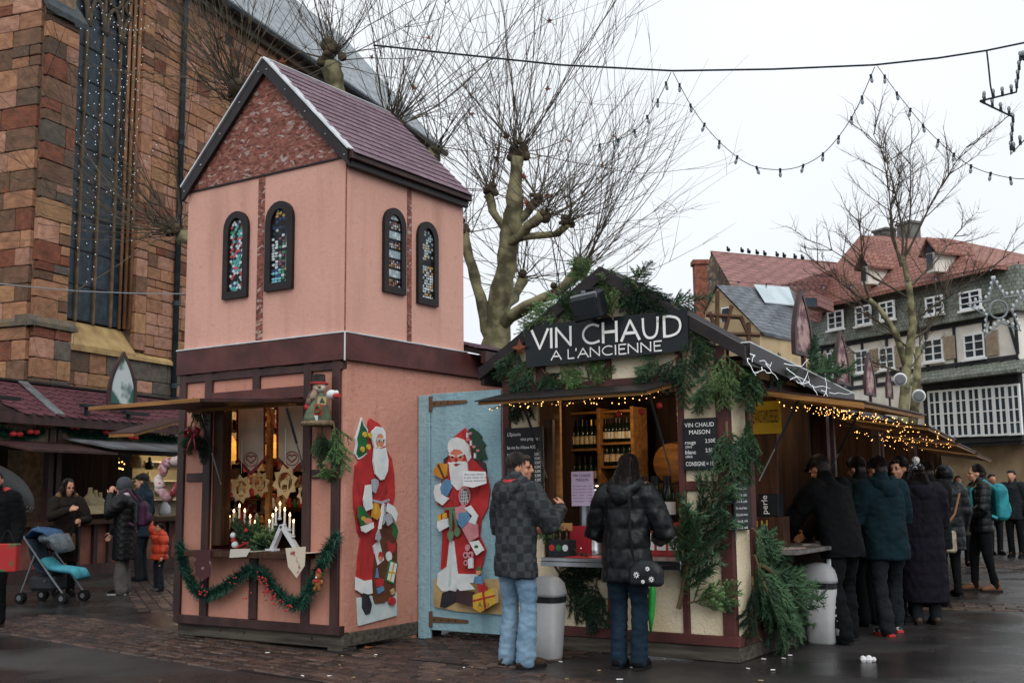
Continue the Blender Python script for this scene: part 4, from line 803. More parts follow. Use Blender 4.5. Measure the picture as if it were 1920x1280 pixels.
# ================================================================ trees
BARK = mt('plane_bark', '#8c8767', '#4f4b39', 4, .9, .5, 20, lo=.4, hi=.62, detail=3); TWIG = mt('dark_twig', '#5a5145', '#3d372f', 8, .9); KNOB = mt('knotty_bark', '#5d5240', '#37312a', 9, .95, 1, 18)
LEAF = mt('dead_leaf', '#8a5236', '#6b3a26', 12, .8, rv=.2)
def leaf_mesh():
    b = B(); pts = []
    for i in range(15):
        a = i/15*2*math.pi; r_ = (1.0 if i % 3 == 0 else .55)*(.8+.2*math.cos(a)); pts.append((r_*math.sin(a), r_*math.cos(a)))
    b.add([(0, 0, .1)]+[(x, y, .25*x*x-.15*abs(y)) for x, y in pts], [(0, 1+i, 1+(i+1) % 15) for i in range(15)]); return b.mesh('leaf', LEAF, recalc=False)
LME = leaf_mesh()
def shoot(b, p, d, ln, r0, rg, up=.5, n=9, kids=3):
    pts = [p]; d = d.normalized(); s = ln/n; cv = V((rg.uniform(-1, 1), rg.uniform(-1, 1), rg.uniform(-.5, .5)))*.07
    for i in range(n):
        d = (d+ZV*(up/n)+cv+V((rg.gauss(0, .075), rg.gauss(0, .075), rg.gauss(0, .075)))).normalized(); pts.append(pts[-1]+d*s)
    b.tube(pts, [r0*(1-.75*i/n) for i in range(n+1)], 4 if r0 > .012 else 3, caps=False)
    for k in range(kids):
        i = rg.randint(2, n-1); dd = (pts[i]-pts[i-1]).normalized()+V((rg.gauss(0, .5), rg.gauss(0, .5), rg.gauss(.1, .4)))
        shoot(b, pts[i], dd, ln*rg.uniform(.15, .4), r0*.5, rg, .25, 5, 0)
    return pts
def plane_tree(name, label, base, limbs, knobs, leaves, seed, rs=1.0, grp='pollarded plane trees', moss=True):
    rg = random.Random(seed); t = thing(name, label, 'tree', base, grp); b = B()
    for pts, rad in limbs:
        P = []; Rr = []
        for i in range(len(pts)-1):
            for k in range(4):
                f = k/4; P.append(V(pts[i]).lerp(V(pts[i+1]), f)+V((rg.gauss(0, .012), rg.gauss(0, .012), 0))); Rr.append((rad[i]*(1-f)+rad[i+1]*f)*rg.uniform(.72, .92))
        P.append(V(pts[-1])); Rr.append(rad[-1]); b.tube(P, Rr, 10)
    b.build('trunk', BARK, t, True); sb = B(); tips = []
    for (c, r_, ns, ln, bias) in knobs:
        kb = B()
        r_ *= .72
        for j in range(9): kb.ball(V(c)+V((rg.gauss(0, r_*.45), rg.gauss(0, r_*.45), rg.gauss(0, r_*.5))), r_*rg.uniform(.3, .7), 7, 5)
        kb.build('knob', KNOB, t, True)
        for j in range(ns):
            d = V((rg.gauss(0, .62), rg.gauss(0, .62), rg.gauss(.2, .5)))+V(bias)*rg.uniform(.2, 1.5); d.normalize(); d.z = max(d.z, -.1)
            pts = shoot(sb, V(c)+d*r_*.4+V((rg.gauss(0, .05), rg.gauss(0, .05), rg.gauss(0, .06))), d, ln*rg.choice((.3, .5, .7, .9, 1.1, 1.25))*rg.uniform(.85, 1.15), .0068*rs*rg.uniform(.6, 1.5), rg, rg.uniform(.1, 1.3), 11, rg.randint(2, 6)); tips.append(pts)
    sb.build('crown', TWIG, t, recalc=False)
    for j in range(leaves):
        pts = rg.choice(tips); p = rg.choice(pts[3:]); s = rg.uniform(.05, .085); M = Matrix.Translation(p) @ Matrix.Rotation(rg.uniform(0, 6), 4, 'Z') @ Matrix.Rotation(rg.uniform(.6, 2.2), 4, 'X') @ Matrix.Scale(s, 4); put(LME, 'leaf', t, M)
    return t
Rv = V((_rh.x, _rh.y, 0))
D1 = 15.5; A1_ = lambda x, y, dd=0: at(x, y, D1+dd); g0 = A1_(925, 640); 
plane_tree('plane_tree', 'large pollarded plane tree with mossy trunk between the two stalls', (g0.x, g0.y, 0),
  [([(g0.x, g0.y, -.1), A1_(925, 700), A1_(932, 610), A1_(945, 520), A1_(958, 440), A1_(965, 370), A1_(970, 295)], [.32, .27, .21, .18, .16, .14, .1]),
   ([A1_(925, 660), A1_(905, 575), A1_(885, 500), A1_(870, 430)], [.13, .1, .085, .07]),
   ([A1_(955, 440), A1_(925, 395), A1_(916, 365)], [.08, .07, .08]), ([A1_(962, 420), A1_(985, 402), A1_(1005, 378)], [.09, .07, .08]),
   ([A1_(955, 460), A1_(985, 430, -.3), A1_(1018, 402, -.5)], [.1, .08, .09]), ([A1_(962, 447), A1_(1010, 442, -.4), A1_(1045, 438, -.8), A1_(1064, 418, -.9)], [.07, .06, .055, .07]),
   ([A1_(935, 610), A1_(985, 575, -.5), A1_(1050, 545, -.8), A1_(1088, 505, -1)], [.12, .1, .08, .1]), ([A1_(930, 590), A1_(965, 560, .6), A1_(980, 525, 1)], [.1, .08, .09])],
  [(A1_(972, 283), .17, 56, 3.0, (0, 0, .9)), (A1_(918, 362), .14, 36, 2.4, (-.3, 0, .7)), (A1_(1005, 376), .13, 36, 2.5, (.3, .2, .8)), (A1_(1020, 400, -.5), .12, 36, 2.6, (.5, .3, .5)), (A1_(1065, 415, -.9), .12, 34, 2.4, tuple(Rv*.7+ZV*.7)), (A1_(1090, 500, -1), .16, 40, 2.3, tuple(Rv*.7+ZV*.7)), (A1_(980, 520, 1), .13, 36, 2.2, (0, 0, .3)), (A1_(872, 430), .12, 24, 2.0, (-.2, 0, .5)), (A1_(1040, 548, -.8), .1, 22, 1.9, tuple(Rv*.7+ZV*.2))], 22, 3)
D3 = 14.5; A2_ = lambda x, y, dd=0: at(x, y, D3+dd); g2 = A2_(520, 700, .3)
plane_tree('plane_tree', 'pollarded plane tree whose shoots cross the church window left of the pink tower', (g2.x, g2.y, 0),
  [([(g2.x, g2.y, -.1), A2_(520, 500, .3), A2_(505, 330, .3), A2_(470, 250, .2), A2_(448, 190)], [.25, .2, .16, .12, .1]), ([A2_(515, 520, .3), A2_(420, 480, .3), A2_(335, 440)], [.14, .1, .09])],
  [(A2_(446, 165), .2, 76, 3.0, tuple(-Rv*.45+ZV*.5)), (A2_(330, 432), .14, 66, 2.5, tuple(-Rv*1.0+ZV*.1)), (A2_(440, 190, .3), .12, 22, 2.2, tuple(-Rv*.8+ZV*.2))], 8, 8)
D4 = 15.5; A3_ = lambda x, y, dd=0: at(x, y, D4+dd); g3 = A3_(660, 700)
plane_tree('plane_tree', 'pollarded plane tree rising above the shingled roof of the pink tower', (g3.x, g3.y, 0),
  [([(g3.x, g3.y, -.1), A3_(655, 500), A3_(640, 300), A3_(626, 170), A3_(622, 120)], [.3, .24, .2, .17, .15]), ([A3_(655, 480), A3_(720, 330), A3_(735, 245)], [.15, .12, .1]), ([A3_(650, 430), A3_(760, 330), A3_(812, 285)], [.13, .1, .09])],
  [(A3_(622, 110), .24, 56, 2.6, (0, 0, .8)), (A3_(735, 232), .17, 60, 3.0, tuple(Rv*.3+ZV*.7)), (A3_(815, 282), .11, 22, 2.4, tuple(Rv*.7+ZV*.3))], 10, 21)
D5 = 30; A4_ = lambda x, y, dd=0: at(x, y, D5+dd); g4 = A4_(1690, 930)
def fine_limb(p, d, ln, r0, rg, b, depth):
    pts = shoot(b, p, d, ln, r0, rg, .35, 8, 0)
    if depth > 0:
        for i in range(2, 9):
            for s_ in (0, 1):
                if rg.random() < .75:
                    dd = (pts[i]-pts[i-1]).normalized()+V((rg.gauss(0, .6), rg.gauss(0, .6), rg.gauss(.1, .35))); fine_limb(pts[i], dd, ln*rg.uniform(.28, .5), r0*.45, rg, b, depth-1)
rg = random.Random(4); t5 = thing('bare_tree', 'slender bare tree in front of the half-timbered house', 'tree', (g4.x, g4.y, 0)); b = B()
b.tube([(g4.x, g4.y, -.1), A4_(1692, 800), A4_(1700, 690), A4_(1712, 610), A4_(1705, 540), A4_(1692, 480)], [.17, .15, .13, .11, .085, .06], 10); b.tube([A4_(1700, 690), A4_(1680, 625), A4_(1650, 580), A4_(1630, 560)], [.1, .09, .07, .05], 8)
b.tube([A4_(1710, 800, .5), A4_(1716, 760, .5), A4_(1722, 650, .5)], [.14, .13, .08], 8); b.build('trunk', BARK, t5, True); b = B()
for (x, y, dx, dz, ln) in ((1692, 480, 0, 1, 3.4), (1692, 490, -.5, .9, 3.2), (1692, 490, .5, .9, 3.4), (1700, 540, .9, .6, 3.0), (1705, 560, -.9, .55, 2.8), (1712, 600, .9, .5, 2.8), (1630, 560, -.6, .7, 2.3), (1650, 580, -.9, .3, 2.2), (1700, 650, -.8, .5, 2.2), (1706, 640, .9, .35, 2.4), (1695, 500, .2, 1, 3.2), (1690, 500, -.25, 1, 3.3), (1700, 700, -.9, .3, 1.9), (1702, 690, .9, .3, 1.9)):
    fine_limb(A4_(x, y), Rv*dx+ZV*dz+_fh*rg.uniform(-.5, .5), ln, .035, rg, b, 2)
b.build('crown', TWIG, t5, recalc=False)

# ================================================================ overhead cable, light strings, stars
CABM = mt('black_cable', '#1b242b', None, rough=.6); DC = 12.0
cb = B(); pts = [(700, 85), (850, 101), (1050, 122), (1262, 133), (1450, 130), (1640, 122), (1760, 109), (1850, 95), (1990, 66)]; cb.tube([at(x, y, DC) for x, y in pts], .011, 5); tag(cb.build('overhead_cable', CABM), 'black cable spanning the sky above the market', 'cable')
BUL = B(); BUL.lathe((0, 0, 0), [(.012, .03), (.013, 0), (.011, -.012)], 6, (0, 0, 1)); 
bm_ = B(); bm_.tube([(0, 0, .03), (0, 0, -.012)], .012, 6); bm_.k = 1; bm_.tube([(0, 0, -.013), (0, 0, -.03), (0, 0, -.05), (0, 0, -.058)], [.01, .016, .012, .003], 7)
BME = bm_.mesh('bulb', [CABM, mt('clear_bulb', '#8f9aa0', None, rough=.1, trans=.4)], smooth=False)
def swag(label, pix, D, n, grp='light strings hung from the cable'):
    t = thing('light_string', label, 'string lights', at(*pix[len(pix)//2], D), grp); P = []
    for i in range(len(pix)-1):
        p0, p1, p2, p3 = (V((*pix[max(min(j, len(pix)-1), 0)], 0)) for j in (i-1, i, i+1, i+2))
        for k in range(8):
            f = k/8; q = .5*((2*p1)+(p2-p0)*f+(2*p0-5*p1+4*p2-p3)*f*f+(3*p1-p0-3*p2+p3)*f**3); P.append(at(q.x, q.y, D))
    P.append(at(*pix[-1], D)); b = B(); b.tube(P, .0045, 4); b.build('wire', CABM, t); L_ = [0]
    for i in range(1, len(P)): L_.append(L_[-1]+(P[i]-P[i-1]).length)
    for k in range(n):
        s = L_[-1]*(k+.6)/n; i = max(j for j in range(len(L_)) if L_[j] <= s); p = P[i].lerp(P[min(i+1, len(P)-1)], (s-L_[i])/max(L_[min(i+1, len(P)-1)]-L_[i], 1e-6))
        put(BME, 'bulb', t, Matrix.Translation(p-ZV*.02) @ Matrix.Rotation(rnd.uniform(-.4, .4), 4, 'Y') @ Matrix.Scale(1.15, 4))
swag('deep swag of dark bulbs between the two cable knots', [(1262, 136), (1300, 205), (1345, 262), (1400, 306), (1450, 318), (1500, 312), (1550, 282), (1600, 215), (1640, 126)], DC, 13)
swag('swag of dark bulbs falling to the right edge', [(1645, 124), (1690, 185), (1745, 250), (1805, 302), (1860, 326), (1925, 335), (1985, 315)], DC, 11)
swag('short light string falling leftward into the bare twigs', [(1258, 136), (1235, 185), (1205, 230), (1170, 258), (1110, 275)], DC, 6)
def star(label, cx, cy, D, R_, r_, a0, bw, ring=False, hang=None):
    t = thing('star_ornament', label, 'star ornament', at(cx, cy, D), 'star lights'); P = []
    for k in range(10):
        a = R(a0+36*k); q = R_ if k % 2 == 0 else r_; P.append(at(cx+q*math.cos(a), cy-q*math.sin(a), D))
    b = B(); b.tube(P+[P[0]], .012*D/12, 5); b.build('frame', CABM if not ring else mt('grey_star_frame', '#7d8386', None, rough=.5), t)
    if ring: b = B(); b.tube([at(cx+17*math.cos(R(i*20)), cy-17*math.sin(R(i*20)), D) for i in range(19)], .012*D/12, 5); b.build('ring', MATS['grey_star_frame'], t)
    if hang: b = B(); b.tube([at(x, y, D) for x, y in hang], .009, 4); b.build('hanger', CABM, t)
    me = BME if not ring else WB
    for k in range(10):
        for j in range(bw):
            p = P[k].lerp(P[(k+1) % 10], (j+.5)/bw); put(me, 'bulb', t, Matrix.Translation(p+ZV*.03) @ Matrix.Rotation(R(180), 4, 'X') @ Matrix.Scale(D/12*(.8 if ring else 1.25), 4))
wb_ = B(); wb_.ball((0, 0, -.03), (.02, .02, .028), 7, 5); WB = wb_.mesh('bulb', mt('frosted_white_bulb', '#b4b9bb', None, rough=.3))
star('dark star frame with bulbs cut by the right edge of the picture', 1935, 200, DC, 98, 40, 174, 4, False, [(1850, 95), (1853, 120), (1857, 160), (1862, 185)])
star('white bulb star with ring in front of the timber house', 1872, 580, 24, 58, 25, 100, 4, True)
swag('white bulb string crossing in front of the timber house', [(1300, 520), (1420, 531), (1560, 535), (1690, 528), (1800, 512), (1930, 488)], 24, 12, 'light strings across the square')
# ================================================================ stained glass windows of the tower
FRM = mt('dark_window_frame', '#241d1d', '#1a1516', 6, .45)
GC = {k: mt('print_'+k, c, None, rough=.35, rv=0) for k, c in dict(w='#b9c3c6', t='#4d9a9a', r='#b04a4c', k='#14171b', b='#2b3f66', g='#3c7a58', y='#b08a4a', p='#6d4a5c', s='#8fa0a8', c='#6fb0be', d='#24313a', o='#a8683c').items()}; GK = list(GC)
def arch_pts(w_, h_, n=10): return [(-w_/2, 0), (w_/2, 0)]+[(w_/2*math.cos(math.pi*i/n), h_-w_/2+w_/2*math.sin(math.pi*i/n)) for i in range(n+1)]
def arched_window(root, bl, br, topz, rt, nn, style, seed):
    """dark arched frame around a printed stained-glass panel"""
    rt = V(rt); nn = V(nn); w_ = (br-bl).dot(rt); c = V(bl)+rt*w_/2; h_ = topz-bl.z; fw = w_*.2; rg = random.Random(seed)
    P = lambda q, o: c+rt*q[0]+ZV*q[1]+nn*o
    o_, i_ = arch_pts(w_, h_), [(x*(1-2*fw/w_), fw+(y)*(h_-2*fw)/h_) for x, y in arch_pts(w_, h_)]; n = len(o_); f = B()
    f.add([P(q, .035) for q in o_]+[P(q, .035) for q in i_], [(k, (k+1) % n, n+(k+1) % n, n+k) for k in range(n)])
    f.add([P(q, o) for o in (.035, .0) for q in o_], [(k, (k+1) % n, n+(k+1) % n, n+k) for k in range(n)]); f.add([P(q, o) for o in (.035, .008) for q in i_], [(k, (k+1) % n, n+(k+1) % n, n+k) for k in range(n)])
    wo = f.build('window', FRM, root); g = B(); iw, ih = w_-2*fw, h_-2*fw; g.k = GK.index('k'); g.prism([P(q, .006) for q in i_], nn*-.004)
    def ok(x, y): r_ = iw/2-.008; return abs(x) < r_ and fw+.01 < y < h_-fw-.01 and (y < h_-fw-r_ or x*x+(y-(h_-fw-r_))**2 < r_*r_)
    def cell(x, y, a, b_, col_, kind='q'):
        if not ok(x, y): return
        pts = [(x-a, y-b_), (x+a, y-b_), (x+a, y+b_), (x-a, y+b_)] if kind == 'q' else [(x, y-b_), (x+a, y), (x, y+b_), (x-a, y)] if kind == 'd' else [(x+a*math.cos(i*math.pi/4)*rg.uniform(.7, 1.1), y+b_*math.sin(i*math.pi/4)*rg.uniform(.7, 1.1)) for i in range(8)]
        g.k = GK.index(col_); g.quad(*[P(q, .0085+rg.uniform(0, .0005)) for q in pts])
    if style == 0:
        for j in range(30):
            for i in range(-3, 4):
                x, y = i*iw/5.4+(iw/10.8 if j % 2 else 0), fw+ih*(j+.5)/30; d_ = (j//2) % 6
                cell(x, y, iw/10, ih/40, rg.choice('wwrkk' if d_ in (2, 3) else 'ttwgk' if d_ in (0, 5) else 'rtwkb'), 'd' if d_ in (2, 3) else 'o')
    elif style == 1:
        for j in range(26):
            for i in range(-2, 3):
                x, y = i*iw/5+rg.uniform(-.006, .006), fw+ih*(j+.5)/26; v_ = (j+.5)/26
                c_ = rg.choice('cctbk') if v_ < .18 and i < 1 else rg.choice('ggwyk') if v_ < .2 else rg.choice('wwwsk') if v_ < .62 and i < 0 else rg.choice('pgkkw') if v_ < .62 else rg.choice('kswk') if i in (-1, 1) and v_ < .75 else rg.choice('kddkb') if v_ < .88 else rg.choice('wkyk')
                cell(x, y, iw/9, ih/46, c_, 'o')
    elif style == 2:
        for j in range(30):
            for i in range(-3, 4):
                x, y = i*iw/7, fw+ih*(j+.5)/30; q = j % 8
                cell(x, y, iw/15, ih/60, rg.choice('wss') if q in (4, 5, 6) else 'k' if q in (3, 7) else rg.choice('owpyks'), 'q' if q in (4, 5, 6) else 'o')
    else:
        for j in range(26):
            for i in range(-3, 4):
                x, y = i*iw/7, fw+ih*(j+.5)/26; v_ = (j+.5)/26
                c_ = rg.choice('wswkky') if v_ < .48 else 'k' if v_ < .53 else rg.choice('dsdsk') if abs(i) > 1 else rg.choice('wssyd') if v_ < .8 else rg.choice('sdd')
                cell(x, y, iw/12, ih/46, c_, 'o' if v_ > .5 or j % 2 else 'd')
    g.build('stained_panel', [GC[k] for k in GK], wo, recalc=False)
for (bl, br, tp, st_, sd_) in (((420, 563), (466, 556), (447, 397), 0, 1), ((499, 548), (551, 540), (528, 378), 1, 2)):
    arched_window(tw, onY(*bl, YT-.005), onY(*br, YT-.005), onY(*tp, YT-.005).z, (1, 0, 0), (0, -1, 0), st_, sd_)
for (bl, br, tp, st_, sd_) in (((716, 546), (757, 556), (734, 390), 2, 3), ((780, 568), (818, 576), (797, 416), 3, 4)):
    arched_window(tw, onX(*bl, XT+.005), onX(*br, XT+.005), onX(*tp, XT+.005).z, (0, 1, 0), (1, 0, 0), st_, sd_)

# ================================================================ painted Father Christmas boards
PC = {k: mt('paint_'+k, c, d, 7, .5, lo=.35, hi=.75) for k, (c, d) in dict(red=('#b23334', '#8c2426'), dred=('#83282a', '#a53536'), white=('#d3d6d4', '#b3bcc0'), skin=('#c48a68', '#b0735a'), rosy=('#b8604e', '#c98a72'), gold=('#c08a36', '#a06c28'), green=('#2c6b3e', '#1f4a2e'), dgreen=('#2f4a3c', '#213529'), brown=('#5d3a2a', '#452a1f'), black=('#1f1e22', '#35353c'), grey=('#9aa0a8', '#7f868e'), ice=('#a9b8ba', '#c2cccb'), yellow=('#c9a53c', '#b08c30'), blue=('#5f87a8', '#46698a'), tan=('#b39c72', '#8f7950'), pink=('#c0868c', '#a86a72'), sea=('#5f7f63', '#46604b'), sackd=('#3a2a2b', '#4d3638')).items()}
def ell(cx, cy, rx, ry, n=12): return [(cx+rx*math.cos(2*math.pi*i/n), cy+ry*math.sin(2*math.pi*i/n)) for i in range(n)]
def painted(root, P, nn, polys):
    for i, (nm, c, pts) in enumerate(polys):
        b = B(); b.prism([P(*q)+nn*(.0012*i) for q in pts], nn*(.016 if i == 0 else .017)); b.build(nm, PC[c], root)
s1 = thing('santa_board', 'painted wooden cut-out of a red-robed bearded gift bringer on the pink wall', 'painted board', onX(705, 1165, XT+.01))
P1 = lambda x, y: onX(655+x/3.12, 770+y/3.12, XT+.003)
painted(s1, P1, V((1, 0, 0)), [('base', 'ice', [(40, 1092), (270, 1060), (272, 1195), (48, 1255)]), ('tree_border', 'white', [(65, 38), (80, 82), (100, 108), (112, 160), (118, 235), (72, 272), (45, 285), (24, 252), (33, 200), (29, 160), (44, 110)]), ('tree', 'green', [(65, 50), (76, 88), (94, 112), (104, 160), (112, 228), (70, 262), (45, 275), (32, 248), (41, 200), (37, 160), (51, 112)]),
 ('robe', 'red', [(115, 45), (165, 75), (190, 110), (192, 200), (240, 280), (255, 380), (258, 500), (245, 560), (240, 640), (200, 660), (180, 700), (150, 760), (130, 900), (120, 1060), (30, 1050), (35, 980), (45, 850), (60, 740), (40, 700), (35, 650), (20, 560), (18, 470), (30, 320), (60, 280), (95, 250), (100, 120), (105, 60)]),
 ('robe_fold', 'dred', [(120, 420), (135, 520), (120, 700), (100, 950), (85, 960), (100, 700), (108, 520)]), ('robe_fold', 'dred', [(205, 400), (215, 480), (185, 520), (170, 500)]), ('robe_fold', 'dred', [(62, 720), (70, 850), (60, 960), (52, 960), (56, 830)]), ('robe_fold', 'dred', [(40, 330), (55, 420), (48, 500), (34, 430)]),
 ('fur_hem', 'white', [(28, 970), (75, 992), (120, 985), (125, 1065), (75, 1075), (28, 1045)]), ('boot', 'black', [(65, 1062), (100, 1072), (120, 1130), (110, 1180), (85, 1190), (65, 1150)]),
 ('sack', 'brown', [(175, 680), (235, 660), (268, 780), (265, 900), (255, 1070), (190, 1120), (140, 1125), (128, 1090), (130, 900), (135, 830), (150, 760)]), ('fir_sprig', 'green', [(240, 645), (262, 670), (272, 700), (262, 755), (240, 735)]), ('doll_box', 'white', [(125, 790), (160, 755), (188, 870), (150, 902)]), ('doll', 'red', ell(168, 850, 14, 30)), ('doll_face', 'skin', ell(166, 862, 9, 14)), ('teddy', 'dred', ell(232, 790, 24, 42)), ('teddy_head', 'brown', ell(236, 752, 16, 24)), ('card', 'white', ell(216, 850, 17, 30)),
 ('gift', 'green', [(218, 868), (268, 886), (242, 1014), (196, 992)]), ('gift_paper', 'white', [(224, 880), (262, 893), (240, 1002), (203, 984)]), ('ribbon', 'yellow', [(240, 885), (248, 888), (224, 996), (216, 992)]), ('ribbon', 'yellow', [(212, 935), (254, 942), (252, 952), (210, 946)]), ('elf', 'red', [(135, 985), (160, 975), (185, 985), (176, 1020), (140, 1030)]), ('elf_hat', 'blue', [(138, 975), (145, 915), (153, 975)]), ('elf_trousers', 'blue', [(140, 1035), (178, 1020), (184, 1045), (150, 1070)]), ('ball', 'red', ell(232, 1110, 20, 24)), ('patch', 'tan', [(220, 1050), (240, 1035), (245, 1065), (228, 1075)]),
 ('hood_fur', 'white', [(112, 120), (140, 92), (175, 100), (191, 130), (190, 200), (165, 220), (125, 215), (104, 150)]), ('face', 'skin', ell(157, 178, 25, 45)), ('beard', 'white', [(125, 215), (140, 222), (157, 208), (175, 222), (190, 215), (206, 290), (202, 350), (180, 400), (160, 405), (130, 370), (117, 300)]), ('mouth', 'rosy', ell(160, 219, 9, 4)), ('nose', 'rosy', ell(161, 198, 5, 10)), ('eye_white', 'white', ell(147, 174, 10, 7)), ('eye_white', 'white', ell(173, 174, 9, 7)), ('eye', 'black', ell(148, 175, 4, 5)), ('eye', 'black', ell(174, 175, 4, 5)), ('brow', 'white', [(135, 160), (158, 163), (157, 168), (136, 167)]), ('brow', 'white', [(164, 163), (184, 160), (184, 166), (165, 168)]),
 ('cuff', 'white', [(70, 435), (100, 430), (108, 570), (65, 587), (56, 520)]), ('glove', 'grey', [(105, 405), (122, 396), (140, 405), (143, 432), (125, 482), (108, 470)]), ('bell', 'gold', [(118, 528), (142, 545), (157, 600), (135, 637), (103, 620), (110, 570)]), ('bell_shine', 'yellow', [(122, 545), (132, 550), (128, 610), (116, 605)]),
 ('rope', 'grey', [(106, 516), (160, 530), (205, 514), (205, 526), (160, 544), (108, 530)]), ('rope', 'white', [(165, 538), (178, 545), (155, 690), (142, 690)]), ('rope', 'grey', [(170, 540), (182, 560), (178, 650), (166, 665)]), ('tassel', 'grey', [(130, 720), (142, 690), (154, 740), (140, 765), (124, 750)]), ('cuff', 'white', [(195, 538), (235, 562), (250, 600), (240, 652), (215, 610), (188, 588)]), ('glove', 'grey', [(190, 600), (212, 600), (222, 650), (192, 672), (180, 640)]),
 ('basket', 'green', [(22, 555), (50, 560), (70, 600), (95, 625), (90, 665), (35, 668), (20, 620)]), ('fruit', 'rosy', ell(74, 642, 24, 18)), ('fruit', 'yellow', ell(47, 628, 13, 14)), ('pocket_fur', 'white', [(35, 675), (105, 650), (108, 682), (60, 712), (40, 702)])]+[('tree_ball', 'yellow', ell(x, y, 10, 16)) for x, y in ((57, 140), (87, 145), (78, 212), (42, 226))])
s2 = thing('santa_board', 'painted wooden cut-out of a bearded gift bringer with bell on the blue gate', 'painted board', onY(878, 1150, 8.91))
P2 = lambda x, y: onY(800+x/3.46, 790+y/3.46, 8.912)
